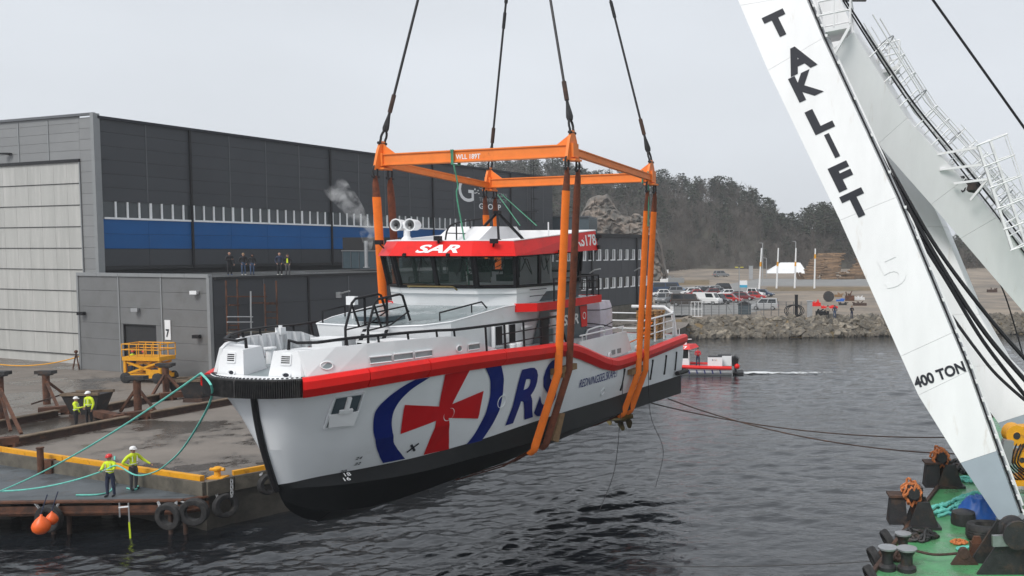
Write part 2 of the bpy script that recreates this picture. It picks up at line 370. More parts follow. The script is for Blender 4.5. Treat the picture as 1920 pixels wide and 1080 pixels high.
for s_, z_ in ((6.19,1.33),(8.55,1.34),(15.9,.52)):     # round openings in the side
    h = hullpt(s_, z_, .02); q = (HB.ray_cast(V((s_, -8, z_)), V((0,1,0)))[1])
    if q.y > 0: q = -q
    m = MB(); m.lathe(h, [(.27,-.03),(.27,.0),(.2,.012),(.19,-.03)] if s_ > 6 and s_ < 10 else [(.19,-.03),(.19,.0),(.13,.012),(.12,-.03),(0,-.03)], 20, q)
    ob('thruster_ring', m, M['red'] if s_ < 6 else M['hull_white'], hull, smooth=30)
# anchor pocket
inv = boat_mat.inverted()
pk = [hullpt(s, z, .03) for s, z in ((2.32,2.48),(3.01,2.5),(3.16,1.53),(2.51,1.55))]
nn = (pk[1]-pk[0]).cross(pk[3]-pk[0]).normalized(); nn = -nn if nn.y > 0 else nn
m = MB()
for i in range(4): m.beam(pk[i], pk[(i+1) % 4], .05, .07, nn)
ob('anchor_pocket', m, M['hull_white'], boat)
m = MB(); i1 = [p.lerp(pk[(i+2) % 4], .07)+nn*.004 for i, p in enumerate(pk)]; m.add(i1, [(0,1,2,3)]); ap = ob('pocket_plate', m, M['panel_teal'], boat)
m = MB(); m2 = [pk[0].lerp(pk[3], .55)+nn*.02, pk[1].lerp(pk[2], .55)+nn*.02, pk[2].lerp(pk[0], .08)+nn*.06, pk[3].lerp(pk[1], .08)+nn*.06]
m.prism(m2, nn*.04); a = pk[0].lerp(pk[1], .5); b = pk[3].lerp(pk[2], .5)
m.beam(a.lerp(b, .05)+nn*.05, a.lerp(b, .5)+nn*.09, .1, .08, nn); m.beam(a.lerp(b, .45)+nn*.09+(pk[0]-pk[1])*.22, a.lerp(b, .45)+nn*.09-(pk[0]-pk[1])*.22, .1, .07, nn)
ob('anchor', m, M['white'], boat)
# stem bar with bolts
m = MB(); sp = [L(1.42,0,2.6),L(1.51,0,1.9),L(1.70,0,1.05),L(2.03,0,.02),L(2.12,0,-.15)]
m.tube([q+V((-.02,0,0)) for q in crv(sp, 4)], .085, 8); ob('stem_bar', m, M['black'], boat, smooth=30)
# ---- bow fender: ribbed rubber band
bp = [mir(p) for p in reversed(crv(row_R[:4], 10))][:-1]+crv(row_R[:4], 10)
cum = [0]
for a, b in zip(bp, bp[1:]): cum.append(cum[-1]+(b-a).length)
def along(d):
    for i in range(len(bp)-1):
        if cum[i+1] >= d: t = (d-cum[i])/(cum[i+1]-cum[i]); return bp[i].lerp(bp[i+1], t), (bp[i+1]-bp[i]).normalized()
    return bp[-1], (bp[-1]-bp[-2]).normalized()
N_ = 66; rows = [[], [], [], [], []]
for i in range(N_*4+1):
    p, t = along(cum[-1]*i/(N_*4)); n = V((-t.y, t.x, 0)); n = n if n.x < .2 and n.dot(V((-1, .0, 0))) > -.5 else -n
    if n.dot(p-V((4,0,p.z))) < 0: n = -n
    r = (.16, .16, .11, .11)[i % 4]
    zt = 3.05
    for k, (o, z) in enumerate(((-.05,zt),(r-.03,zt),(r,zt-.03),(r,2.58),(-.02,2.56))): rows[k].append(V((p.x,p.y,0))+n*o+V((0,0,z)))
m = MB(); m.grid(rows); m.add([r[0] for r in rows], [(0,1,2,3,4)]); m.add([r[-1] for r in rows], [(0,1,2,3,4)])
ob('bow_fender', m, M['rubber'], boat)
m = MB()
for i in range(28):
    p, t = along(cum[-1]*(i+.5)/28); m.box(p+V((.1,0,.025)), (.05,.04,.03))
ob('bolt_row', m, M['decal_black'], boat)['kind'] = 'stuff'
m = MB(); q = [p+V((.03,0,.012)) for p in bp]; m.add(q, [tuple(range(len(q)))]); ob('bow_plate', m, M['white'], boat)
# ---- red rub rail in bolted lengths
RR = FR[0]
for side in (1, -1):
    cuts = [9, 15, 21, 27, 33, 47, 54, 60]
    for c0, c1 in zip(cuts, cuts[1:]):
        seg = RR[c0:c1+1]; rr = [[] for _ in range(7)]
        for i, p in enumerate(seg):
            a = RR[max(c0+i-1, 0)]; b = RR[min(c0+i+1, len(RR)-1)]; t = (b-a).normalized(); n = V((t.y, -t.x, 0)).normalized()
            n = n if n.y < 0 else -n
            if i == 0: p = p+t*.012
            if i == len(seg)-1: p = p-t*.012
            for k, (o, z) in enumerate(((-.06,.03),(.08,.03),(.2,-.07),(.2,-.27),(.02,-.5),(-.06,-.5),(-.06,.03))):
                q = p+n*o+V((0,0,z)); rr[k].append(q if side > 0 else mir(q))
        m = MB(); m.grid(rr); m.add([r[0] for r in rr[:6]], [tuple(range(6))]); m.add([r[-1] for r in rr[:6]], [tuple(range(6))])
        ob('rub_rail', m, M['red'], boat, smooth=25)
m = MB(); m.box(L(25.52,0,1.8), (.22,6.9,.42)); ob('stern_fender', m, M['red'], boat)
for s_ in (17.72, 19.4, 21.0, 22.8, 24.3):
    for sd in (1, -1):
        a = hullpt(s_, 1.25, .03, -sd); b = hullpt(s_, .3, .03, -sd)
        if a and b: m = MB(); m.beam(a, b, .09, .07, (0,1,0)); ob('fender_strip', m, M['black'], boat)
m = MB(); m.tube([L(24.2,3.42,.16), L(25.7,3.4,.1), L(25.85,3.0,.1)], .12, 8); ob('corner_roller', m, M['rubber'], boat, smooth=30)
# ---- decks
m = MB(); dk = [[p+V((0,0,-.03)) for p in RR], [V((p.x, 0, p.z+.0)) for p in RR], [mir(p)+V((0,0,-.03)) for p in RR]]
m.grid(dk); ob('deck', m, M['deck_grey'], boat, smooth=30)
# ---- bulwarks of the foredeck
BT_ = [(1.62,1.32,3.74),(2.3,1.86,3.8),(3.0,2.26,3.82),(3.8,2.56,3.83),(4.7,2.8,3.82),(5.6,2.98,3.8),(6.3,3.08,3.72),(7.1,3.16,3.45),(7.9,3.22,3.17)]
def Rat(s):
    for a, b in zip(RR, RR[1:]):
        if a.x <= s <= b.x: t = (s-a.x)/(b.x-a.x); q = a.lerp(b, t); return -q.y, q.z
    return 3.4, 2
bulw = {}
for sd in (1, -1):
    o1, o2, i1_, i2_ = [], [], [], []
    for s, p, z in BT_:
        rp, rz = Rat(s); lo = L(s, rp-.1, rz+.02); hi = L(s, p, max(z, rz+.05))
        o1.append(lo); o2.append(hi); i2_.append(hi+V((.02,.09,0))); i1_.append(lo+V((.02,.09,0)))
    if sd < 0: o1, o2, i1_, i2_ = [[mir(p) for p in r] for r in (o1, o2, i1_, i2_)]
    m = MB(); m.grid([o1, o2, i2_, i1_]); m.add([o1[0], o2[0], i2_[0], i1_[0]], [(0,1,2,3)])
    bulw[sd] = ob('bulwark', m, M['white'], boat)
    # bow block
    f = [L(1.5,.4,3.05),L(1.58,1.38,3.05),L(1.66,1.3,3.72),L(1.6,.5,3.72)]; k = [L(2.5,.62,3.05),L(2.6,1.95,3.05),L(2.55,1.95,3.76),L(2.4,.7,3.74)]
    if sd < 0: f = [mir(p) for p in f]; k = [mir(p) for p in k]
    m = MB(); m.add(f+k, [(0,1,2,3),(4,5,6,7),(0,1,5,4),(1,2,6,5),(2,3,7,6),(3,0,4,7)])
    blk = ob('bow_block', m, M['white'], boat)
    n = (f[1]-f[0]).cross(f[3]-f[0]).normalized(); n = -n if n.x > 0 else n
    ux = (f[1]-f[0]).normalized(); uz = (f[3]-f[0]).lerp(f[2]-f[1], .5).normalized()
    c = (f[0]+f[1]+f[2]+f[3])/4+uz*.12; m = MB()
    for a, b in ((-.15,-.13),(.15,-.13),(.15,.13),(-.15,.13)): pass
    q = [c+n*.012+ux*a+uz*b for a, b in ((-.15,-.13),(.15,-.13),(.15,.13),(-.15,.13))]
    m.add(q, [(0,1,2,3)]); ob('vent_opening', m, M['black'], blk)
    m = MB()
    for i in range(5): m.beam(q[0].lerp(q[3], (i+.5)/5)+n*.01, q[1].lerp(q[2], (i+.5)/5)+n*.01, .02, .012, n)
    for i in range(4): m.beam(q[i], q[(i+1) % 4], .035, .03, n)
    ob('grille', m, M['white'], blk)
    m = MB(); c2 = c-uz*.4+ux*(.05*sd); pts = [c2+n*.015+ux*(.11*math.cos(t))+uz*(.07*math.sin(t)) for t in [2*pi*i/14 for i in range(14)]]
    m.add(pts, [tuple(range(14))]); ob('fairlead', m, M['decal_black'], blk)
    m = MB(); m.tube([p+(c2-p)*-.12 for p in pts], .028, 6, closed=True); ob('fairlead_rim', m, M['white'], blk, smooth=40)
    # inside stiffeners
    for s in np.arange(2.9, 7.2, .42):
        for (a, b) in zip(BT_, BT_[1:]):
            if a[0] <= s <= b[0]:
                t = (s-a[0])/(b[0]-a[0]); p = a[1]+(b[1]-a[1])*t; z = a[2]+(b[2]-a[2])*t; rp, rz = Rat(s)
                q = [L(s,rp-.21,rz), L(s,p-.1,z-.02), L(s,p-.2,z-.02), L(s,rp-.42,rz)]
                if sd < 0: q = [mir(v) for v in q]
                m = MB(); m.prism(q, V((.03,0,0))); ob('bulwark_stiffener', m, M['white'], boat)
# openings in the port bulwark
def bul(s, z, lift=.02):
    for (a, b) in zip(BT_, BT_[1:]):
        if a[0] <= s <= b[0]:
            t = (s-a[0])/(b[0]-a[0]); p = a[1]+(b[1]-a[1])*t; zt = a[2]+(b[2]-a[2])*t; rp, rz = Rat(s); k = (z-rz)/(zt-rz); return L(s, rp-.1+(p-rp+.1)*k+lift, z)
for s, z, wd, rd in ((2.05,3.33,.13,1),(3.35,3.36,.3,0),(4.02,3.37,.3,0),(4.7,3.37,.3,0),(6.1,3.38,.12,1),(6.75,3.37,.26,0)):
    m = MB(); r = MB()
    if rd: P = [bul(s+wd*math.cos(t), z+.1*math.sin(t)) for t in [2*pi*i/14 for i in range(14)]]
    else: P = [bul(s+a*wd/1.0, z+b*.09) for a, b in ((-1,-1),(1,-1),(1,1),(-1,1))]
    m.add(P, [tuple(range(len(P)))]); r.tube([p+V((0,-.01,0)) for p in P], .022, 5, closed=True)
    fp = ob('freeing_port', m, M['deck_grey'], bulw[1]); ob('port_rim', r, M['white'], fp, smooth=40)
m = MB(); m.tube([L(2.3,.85,3.05), L(2.3,.85,3.5)], .09, 8); m.tube([L(2.3,.7,3.4), L(2.3,1.0,3.4)], .05, 6); ob('mooring_bitt', m, M['white'], boat)
for p, s in ((-1.2,3.2),(.9,3.4)):
    m = MB(); m.tube([L(s,p,3.1),L(s,p,3.55)], .11, 10); m.lathe(L(s,p,3.55), [(.17,0),(.17,.05),(0,.06)], 10); m.box(L(s+.3,p,3.25), (.4,.5,.34)); ob('windlass', m, M['white'], boat)
# ---- raised trunk and deckhouse
tr_top = [(5.95,-2.05,4.02),(5.62,-.2,4.02),(5.62,.95,4.02),(6.02,1.84,4.05),(6.7,2.38,4.12),(9.6,2.52,4.42),(11.2,2.55,4.45),(15.8,2.55,4.45)]
pt_top = [L(*q) for q in tr_top]; st_top = [L(15.8,-2.55,4.45),L(11.2,-2.6,4.45),(L(9.6,-2.58,4.40)),L(7.2,-2.55,4.12)]
top = pt_top+st_top
bot = [V((p.x+(.35 if p.x < 6.1 else 0), p.y*(.97), 2.6)) for p in top]
m = MB(); n = len(top); m.add(top+bot, [(i, (i+1) % n, n+(i+1) % n, n+i) for i in range(n)]); dh = ob('deckhouse', m, M['white'], boat)
m = MB(); tp = [p+V((0,0,.012)) for p in top]; cen = sum(tp, V())/n
ridge = [L(5.7,-1,4.03),L(5.7,.2,4.03),L(9.6,-1.6,4.44),L(9.6,1.6,4.44)]
bm_faces = MB(); bm_faces.add(tp, [(11,0,1,2,3,4),(11,4,5,10),(10,5,6,9),(9,6,7,8)]); ob('upper_deck', bm_faces, M['deck_grey'], boat)
m = MB(); m.tube([p+V((0,0,.01)) for p in top], .03, 5, closed=True); ob('deck_edge', m, M['white'], boat)
# aft quarter of the deckhouse side in dark grey, red block with a roundel, letters
y_ = -2.57
m = MB(); m.add([V((12.0,y_,4.2)),V((11.4,y_+.02,2.95)),V((15.82,y_+.02,2.8)),V((15.82,y_,4.2))], [(0,1,2,3)]); pnl = ob('side_panel', m, M['panel_teal'], boat)
m = MB(); m.add([V((15.15,y_-.012,4.1)),V((15.3,y_-.012,3.25)),V((15.82,y_-.012,3.25)),V((15.82,y_-.012,4.1))], [(0,1,2,3)]); rb = ob('red_block', m, M['red'], boat)
m = MB(); m.lathe(V((15.55,y_-.016,3.7)), [(.11,0),(.15,0)], 20, (0,1,0)); ob('roundel', m, M['decal_white'], rb, fix=False)
lettering('lettering', 'SAR', (13.7, y_-.008, 3.42), (1,0,0), (0,0,1), 1.35, .42, M['decal_white'], boat, .03, .15)
m = MB(); m.add([V((13.0,y_-.01,3.98)),V((13.0,y_-.01,3.0)),V((13.65,y_-.01,3.0)),V((13.65,y_-.01,3.98))], [(0,1,2,3)]); ob('side_door', m, M['black'], boat)
for s in (8.9, 9.75):
    m = MB(); m.box(L(s,2.66,3.5), (.34,.14,.62)); ob('ventilation_box', m, M['black'], boat)
    m = MB(); m.box(L(s,2.63,3.5), (.46,.12,.76)); ob('ventilation_frame', m, M['white'], boat)
m = MB(); m.tube([L(10.5,2.68,3.62),L(11.1,2.68,3.64)], .07, 8); ob('life_raft_tube', m, M['white'], boat, smooth=40)
m = MB(); m.tube([L(12.2,3.05,2.95),L(12.2,3.05,3.5)], .09, 8); m.tube([L(12.2,3.05,3.5),L(12.2,3.05,4.1)], .2, 10); m.tube([L(12.2,2.8,3.55),L(12.2,3.3,3.55)], .1, 6); ob('deck_crane_post', m, M['white'], boat, smooth=40)
m = MB(); m.box(L(10.95,3.28,3.5), (.5,.1,.95)); ob('gate_panel', m, M['black'], boat)
for s in (9.3, 9.7): m = MB(); m.lathe(L(s,3.0,2.98), [(.1,0),(.12,.2),(.1,.22),(0,.22)], 10); ob('bitt', m, M['white'], boat)
# ---- red edged bridge deck
wd = [L(10.25,2.6,4.5),L(10.7,3.15,4.5),L(12,3.2,4.5),L(15.9,3.2,4.55),L(15.9,-3.2,4.55),L(12,-3.2,4.5),L(10.7,-3.15,4.5),L(10.25,-2.6,4.5)]
m = MB(); lo = [p-V((0,0,.3)) for p in wd]; n = 8
m.add(wd+lo, [(i, (i+1) % n, n+(i+1) % n, n+i) for i in range(n)]+[tuple(range(n,2*n))]); ob('bridge_deck_band', m, M['red'], boat)
m = MB(); m.add([p-V((0,0,.02)) for p in wd], [tuple(range(n))]); ob('bridge_deck', m, M['deck_grey'], boat)
# ---- wheelhouse
def ring(z, fs, fp, cs, cp, a, ap, za=None):
    za = z if za is None else za; h = [(fs,0,z),(fs,fp,z),(cs,cp,z),(a,ap,za)]
    P = [L(*q) for q in h[1:]]; return [mir(P[2]), mir(P[1]), mir(P[0]), P[0], P[1], P[2]]
r0 = ring(4.42, 9.62, 1.48, 10.3, 2.57, 15.0, 2.57); r1 = ring(5.1, 9.42, 1.55, 10.22, 2.62, 15.0, 2.62)
r2 = ring(6.2, 9.12, 1.62, 10.0, 2.72, 15.0, 2.72, 6.36)
m = MB(); m.add(r0+r1, [(i, i+1, 7+i, 6+i) for i in range(5)]+[(5,0,6,11)]); m.add([r1[5], r1[0], r1[0].lerp(r2[0],.35), r1[5].lerp(r2[5],.35)], [(0,1,2,3)]); ob('wheelhouse', m, M['white'], boat)
m = MB(); m.add([V((12.75,-2.605,5.08)),V((11.85,-2.595,4.5)),V((15.02,-2.595,4.5)),V((15.02,-2.635,5.08))], [(0,1,2,3)]); ob('side_panel', m, M['panel_teal'], boat)
m = MB(); m.add([p+V((0,0,-.25)) for p in r1], [tuple(range(6))]); ob('bridge_floor', m, M['deck_grey'], boat)
def P2(a, b, c, d, u, v): return a.lerp(b, u).lerp(d.lerp(c, u), v)
for e, n_ in ((0,3),(1,1),(2,2),(3,1),(4,3),(5,4)):
    a, b, c, d = (r1[e], r1[e+1], r2[e+1], r2[e]) if e < 5 else (r1[5].lerp(r2[5],.35), r1[0].lerp(r2[0],.35), r2[0], r2[5])
    nrm = (b-a).cross(d-a).normalized(); mid = (a+b)/2
    if nrm.dot(mid-L(12,0,mid.z)) < 0: nrm = -nrm
    Ln = (b-a).length; pw = .09/Ln
    m = MB()
    for i in range(n_+1): m.beam(P2(a,b,c,d,i/n_,0), P2(a,b,c,d,i/n_,1), .2 if i in (0, n_) else .15, .09, nrm)
    m.beam(a, b, .09, .1, nrm); m.beam(d, c, .09, .12, nrm); ob('window_frame', m, M['black'], boat)
    for i in range(n_):
        u0, u1 = i/n_+pw, (i+1)/n_-pw
        m = MB(); m.add([P2(a,b,c,d,u,v)+nrm*.0 for u, v in ((u0,.07),(u1,.07),(u1,.92),(u0,.92))], [(0,1,2,3)]); ob('pane', m, M['glass_tint'], boat)
    if e in (1, 2, 3):
        for i in range(n_):
            m = MB(); u = (i+.75)/n_; m.beam(P2(a,b,c,d,u,.98)+nrm*.05, P2(a,b,c,d,u-.2/n_,.35)+nrm*.04, .02, .02, nrm); ob('wiper', m, M['black'], boat)
# inside: desk, chairs, screens
m = MB(); m.add([L(9.6,1.4,5.12),L(10.3,2.4,5.12),L(11.2,2.0,5.12),L(10.4,.9,5.12),L(10.4,-.9,5.12),L(11.2,-2.0,5.12),L(10.3,-2.4,5.12),L(9.6,-1.4,5.12)], [tuple(range(8))]); ob('console', m, M['wood'], boat)
for p in (-1.2, 0, 1.2):
    m = MB(); m.box(L(12.0,p,5.35), (.6,.6,.25)); m.box(L(12.3,p,5.7), (.18,.58,.7)); ob('helm_chair', m, M['black'], boat)
    m = MB(); m.box(L(10.45,p,5.4), (.06,.5,.36)); ob('screen', m, M['glass_dark'], boat)
R_ = random.Random(2)
for k in range(26):
    a = L(R_.uniform(10.2,13.5),R_.uniform(-2.3,2.3),6.15); m = MB(); m.tube(crv([a, a+V((R_.uniform(-.3,.3),R_.uniform(-.3,.3),-.35-R_.random()*.4)), a+V((R_.uniform(-.6,.6),R_.uniform(-.5,.5),-.1))], 3), .018, 4); ob('loose_cable', m, M['black'], boat)
m = MB(); m.add([p+V((0,0,-.08)) for p in r2], [tuple(range(6))]); ob('bridge_ceiling', m, M['white'], boat)
m = MB(); m.box(L(14.6,.9,5.7), (.1,1.4,1.0)); ob('chart_locker', m, M['white'], boat)
# ---- red crown of the wheelhouse and its roof
q0 = ring(6.17, 8.95, 1.66, 9.86, 2.82, 16.35, 2.85, 6.38); q1 = ring(6.7, 9.3, 1.5, 10.1, 2.6, 16.45, 2.68, 7.2)
m = MB(); m.add(q0+q1, [(i, i+1, 7+i, 6+i) for i in range(5)]+[(5,0,6,11)]); m.add(q0, [tuple(range(6))]); ob('roof_band', m, M['red'], boat)
cf = L(12.5,0,0); qi = [V((p.x+(cf.x-p.x)*.02, p.y*.965, p.z)) for p in q1]; m = MB(); ql = [V((p.x, p.y, 6.55)) for p in qi]
m.add(ql, [tuple(range(6))]); m.add(qi+ql, [(i, (i+1) % 6, 6+(i+1) % 6, 6+i) for i in range(6)]); m.add(q1+qi, [(i, (i+1) % 6, 6+(i+1) % 6, 6+i) for i in range(6)]); m.tube(q1, .025, 5, closed=True); ob('roof', m, M['white'], boat)
a, b, c, d = q0[2], q0[3], q1[3], q1[2]; ux = (b-a).normalized(); uy = (d-a); uy = (uy-ux*uy.dot(ux)).normalized()
o = a.lerp(b, .5); lettering('lettering', 'SAR', o+ux*(-.62)+uy*.12, ux, uy, 1.72, .34, M['decal_white'], boat, .035, .3)
Q_ = (q0[4], q0[5], q1[5], q1[4])
lettering_quad('lettering', 'CD201', Q_, .50, .63, .46, .80, M['decal_white'], boat)
lettering_quad('lettering', 'RS178', Q_, .71, .985, .24, .82, M['decal_white'], boat, .025)
for s, p in ((9.05,-1.0),(9.05,.75)): m = MB(); m.tube([L(s,p,6.2),L(s-.14,p,6.2)], .07, 8); ob('deck_light', m, M['black'], boat)
for s, p, z in ((9.55,-2.5,6.65),(9.5,2.2,6.68),(13.0,2.9,6.3),(16.35,2.8,6.5),(16.4,2.85,6.95),(9.18,.2,6.78)):
    m = MB(); m.box(L(s,p,z), (.16,.24,.16)); m.beam(L(s,p,z-.05), L(s+.1,p*.95,z-.22), .05); ob('floodlight', m, M['black'], boat)
# searchlight on its pedestal
m = MB(); b_ = L(10.7,-2.2,6.68); m.lathe(b_, [(.22,0),(.2,.1),(.12,.2),(.11,.45),(.16,.5),(.16,.62),(0,.66)], 14); ped = ob('searchlight_pedestal', m, M['white'], boat, smooth=35)
for dx in (-.3, .3):
    c_ = b_+V((-.02, -dx, .62)); m = MB(); m.lathe(c_, [(0,.36),(.14,.33),(.2,.2),(.21,-.2),(.23,-.22),(.23,-.26),(.19,-.26),(.17,-.1),(.1,.0)], 18, (1,.12,0)); sp_ = ob('searchlight', m, M['white'], boat, smooth=35)
    m = MB(); m.lathe(c_, [(.18,-.21),(.1,-.12),(0,-.1)], 14, (1,.12,0)); ob('reflector', m, M['steel'], sp_, smooth=True)
    m = MB(); m.ball(c_+V((-.2,0,0)), .06, 8); ob('lamp_bulb', m, M['black'], sp_)
m = MB(); m.tube([b_+V((0,.32,.62)), b_+V((0,-.32,.62))], .12, 10); ob('searchlight_arm', m, M['white'], ped, smooth=40)
# roof house, mast frame, rails
m = MB(); f = [L(11.6,.0,6.7),L(12.6,.0,7.28),L(14.4,.0,7.32),L(14.9,.0,6.9)]
m.prism([p+V((0,-.2,0)) for p in f], V((0,1.9,0))); ob('roof_house', m, M['white'], boat)
m = MB(); t_ = L(13.3,.0,7.85)
for s, p in ((12.4,-.6),(12.4,.6),(14.3,-.5),(14.3,.6)): m.beam(L(s,p,6.75), t_, .09)
m.box(t_, (.24,.22,.12)); ob('mast', m, M['black'], boat)
m = MB(); m.tube(crv([L(10.9,-.7,6.72),L(11.1,-.7,7.2),L(11.8,-.7,7.42),L(13.1,-.6,7.6)], 3), .035, 6)
for s, z in ((11.6,7.35),(12.5,7.5)): m.tube([L(s,-.7,6.72),L(s,-.7,z)], .03, 5)
m.tube([L(10.95,-.7,7.0),L(13.1,-.65,7.0)], .02, 5); ob('roof_rail', m, M['black'], boat)
m = MB(); m.tube([L(14.8,1.4,6.9),L(14.8,1.4,7.5)], .03, 6); m.tube([L(15.7,2.2,7.1),L(15.7,2.2,7.3),L(15.5,2.2,7.4)], .05, 6); ob('antenna', m, M['white'], boat)
# ---- railings
def railing(name, pts, zoff, m_, r=.035, posts=None, mids=(), base=0):
    m = MB(); top_ = [p+V((0,0,zoff)) for p in pts]; m.tube(top_, r, 6)
    for k in mids: m.tube([p+V((0,0,zoff*k)) for p in pts], r*.6, 5)
    for p in (posts or pts): m.tube([p+V((0,0,base)), p+V((0,0,zoff))], r*.9, 5)
    return ob(name, m, m_, boat, smooth=40)
for sd in (1, -1):
    f = (lambda q: q) if sd > 0 else mir
    fr = [(1.9,1.0,3.72),(2.0,1.55,3.74),(2.6,1.98,3.8),(3.4,2.34,3.82),(4.3,2.62,3.82),(5.3,2.86,3.8),(6.0,2.98,3.76)]
    m = MB(); m.tube([f(L(1.9,.7,3.72)), f(L(1.9,.72,3.98))]+[f(L(s,p,z+.2)) for s, p, z in fr]+[f(L(7.0,3.2,3.97)),f(L(9.5,3.34,3.96)),f(L(11.9,3.36,3.96)),f(L(12.45,3.36,2.95))], .042, 6)
    for s, p, z in fr[2:]: m.tube([f(L(s,p,z-.05)), f(L(s-.04,p,z+.2))], .034, 5)
    for s in (7.1, 8.2, 9.4, 10.6, 11.8):
        rz = Rat(s)[1]; m.tube([f(L(s+.12,3.3,rz)), f(L(s,3.34,3.96))], .038, 5)
    for z in (3.32, 3.64): m.tube([f(L(7.9,3.33,z)), f(L(12.2,3.34,z))], .022, 5)
    ob('deck_railing', m, M['black'], boat, smooth=40)
    m = MB(); tr_ = [f(L(12.0,3.12,4.5)),f(L(13.6,3.14,4.52)),f(L(15.75,3.14,4.55)),f(L(15.75,1.6,4.55))]
    m.tube([p+V((0,0,.82)) for p in tr_], .035, 6)
    for k in (.3, .58): m.tube([p+V((0,0,k)) for p in tr_], .018, 5)
    for p in [tr_[0], tr_[0].lerp(tr_[1], .5), tr_[1], tr_[1].lerp(tr_[2], .5), tr_[2], tr_[2].lerp(tr_[2]-V((.5,0,0)), 1), tr_[3]]: m.tube([p, p+V((0,0,.82))], .035, 5)
    ob('bridge_railing', m, M['black'], boat, smooth=40)
    m = MB()
    for z in (4.72, 4.95): m.tube([f(L(11.0,2.7,z)), f(L(12.2,2.7,z))], .016, 5)
    ob('grab_rail', m, M['black'], boat)
    # white aft bulwark, tubes round the working deck
    aw = [L(13.9,3.22,2.45),L(13.95,3.2,2.8),L(18.4,3.2,2.82),L(18.95,3.22,1.95)]+[L(s,3.22,Rat(s)[1]+.02) for s in (17.8,17,16.2,15.4,14.7)]
    m = MB(); m.prism([f(p) for p in aw], V((0,.08*sd,0))); ab = ob('aft_bulwark', m, M['white'], boat)
    for s in (16.95, 17.55): m = MB(); y0 = f(L(s,3.235,2.05)); m.box(y0, (.34,.02,.2)); ob('freeing_port', m, M['deck_grey'], ab)
    for s in (16.45, 19.3): m = MB(); m.lathe(f(L(s,3.3,Rat(s)[1]+.14)), [(.07,-.04),(.13,-.04),(.13,.04),(.07,.04),(.07,-.04)], 12, (0,1,0)); ob('fairlead_ring', m, M['white'], boat, smooth=40)
    m = MB(); m.tube([f(L(14.0,3.15,3.02)), f(L(18.2,3.15,3.04))], .035, 6)
    for s in (14.2, 16.2, 18.1): m.tube([f(L(s,3.15,2.7)), f(L(s,3.15,3.03))], .03, 5)
    m.tube(crv([f(L(15.6,2.6,2.0)), f(L(15.7,2.6,2.95)), f(L(16.2,2.6,3.1)), f(L(17.3,2.6,3.1)), f(L(17.5,2.6,2.8))], 3), .04, 6)
    ab2 = [f(L(20.4,2.95,1.9)), f(L(22.4,2.95,1.95)), f(L(24.9,2.95,2.0))]
    for k in (.42, .8, 1.15): m.tube([p+V((0,0,k)) for p in ab2], .045 if k > 1 else .028, 6)
    for p in ab2+[f(L(21.4,2.95,1.9)), f(L(23.6,2.95,1.95))]: m.tube([p, p+V((0,0,1.15))], .045, 6)
    m.tube([f(L(24.9,2.95,3.15)), f(L(25.1,2.4,3.45)), f(L(25.1,.6,3.45))], .08, 8)
    m.tube([f(L(25.2,3.0,1.95)), f(L(25.0,2.9,3.1)), f(L(25.0,2.85,3.5))], .1, 8)
    ob('aft_railing', m, M['white'], boat, smooth=40)
m = MB()
for z in (2.3, 2.7, 3.1): m.tube([L(25.1,-3,z), L(25.1,1.4,z)], .035, 6)
m.box(L(19.6,-1.2,2.3), (1.3,1.6,.9)); m.box(L(19.6,-1.2,2.82), (1.0,1.2,.12)); ob('deck_machine', m, M['white'], boat)
m = MB(); m.box(L(20.5,1.6,2.05), (.9,.7,.45)); m.box(L(20.2,1.6,2.4), (.3,.6,.3)); ob('deck_winch', m, M['black'], boat)
m = MB(); m.beam(L(15.9,1.9,1.9), L(15.9,1.9,3.4), .5, .4); m.beam(L(15.9,1.9,3.4), L(16.1,2.1,3.9), .3, .3); ob('deck_crane', m, M['white'], boat)
m = MB(); m.tube(crv([L(19.0,2.2,2.0),L(20.6,2.8,2.25),L(22.2,2.9,2.9)], 4), .03, 5); ob('orange_strop', m, M['sling_orange'], boat)
# stairs up to the trunk with black handrails
for p in (.12, .92):
    m = MB(); pts = [L(4.7,p,3.2),L(4.7,p,4.05),L(5.0,p,4.78),L(5.15,p,4.9),L(6.15,p,5.0),L(6.3,p,4.95),L(6.65,p,4.15)]
    m.tube(pts, .04, 6); m.tube([L(4.72,p,4.0),L(5.7,p,4.08),L(6.6,p,4.45)], .026, 5); m.tube([L(4.95,p,4.5),L(6.4,p,4.62)], .026, 5); m.tube([L(5.55,p,4.05),L(5.55,p,4.94)], .04, 5); m.tube([L(5.0,p,4.72),L(5.3,p,4.03)], .035, 5)
    ob('stair_handrail', m, M['black'], boat, smooth=40)
    m = MB(); m.prism([L(5.0,p,3.2),L(5.2,p,3.2),L(5.62,p,3.95),L(5.5,p,3.95)], V((0,.04,0))); ob('stair_side', m, M['black'], boat)
for i in range(3): m = MB(); m.box(L(5.0+i*.22,.52,3.35+i*.25), (.24,.76,.05)); ob('step', m, M['white'], boat)
for s, p, w_ in ((5.1,-.65,1.1),(5.2,1.55,.9)): m = MB(); m.box(L(s,p,3.42), (.6,w_,.5)); m.box(L(s,p,3.69), (.66,w_+.06,.05)); ob('deck_locker', m, M['white'], boat)
m = MB(); m.lathe(L(4.1,1.75,3.3), [(.18,-.05),(.3,-.05),(.3,.05),(.18,.05),(.18,-.05)], 14, (.3,.2,1)); ob('hose_reel', m, M['red'], boat, smooth=40)
m = MB(); m.box(L(6.6,-.15,4.2), (1.0,1.1,.14)); hm_ = ob('hatch', m, M['panel_teal'], boat); m = MB(); m.box(L(6.6,-.15,4.285), (.94,1.04,.03)); ob('hatch_lid', m, M['deck_grey'], hm_)
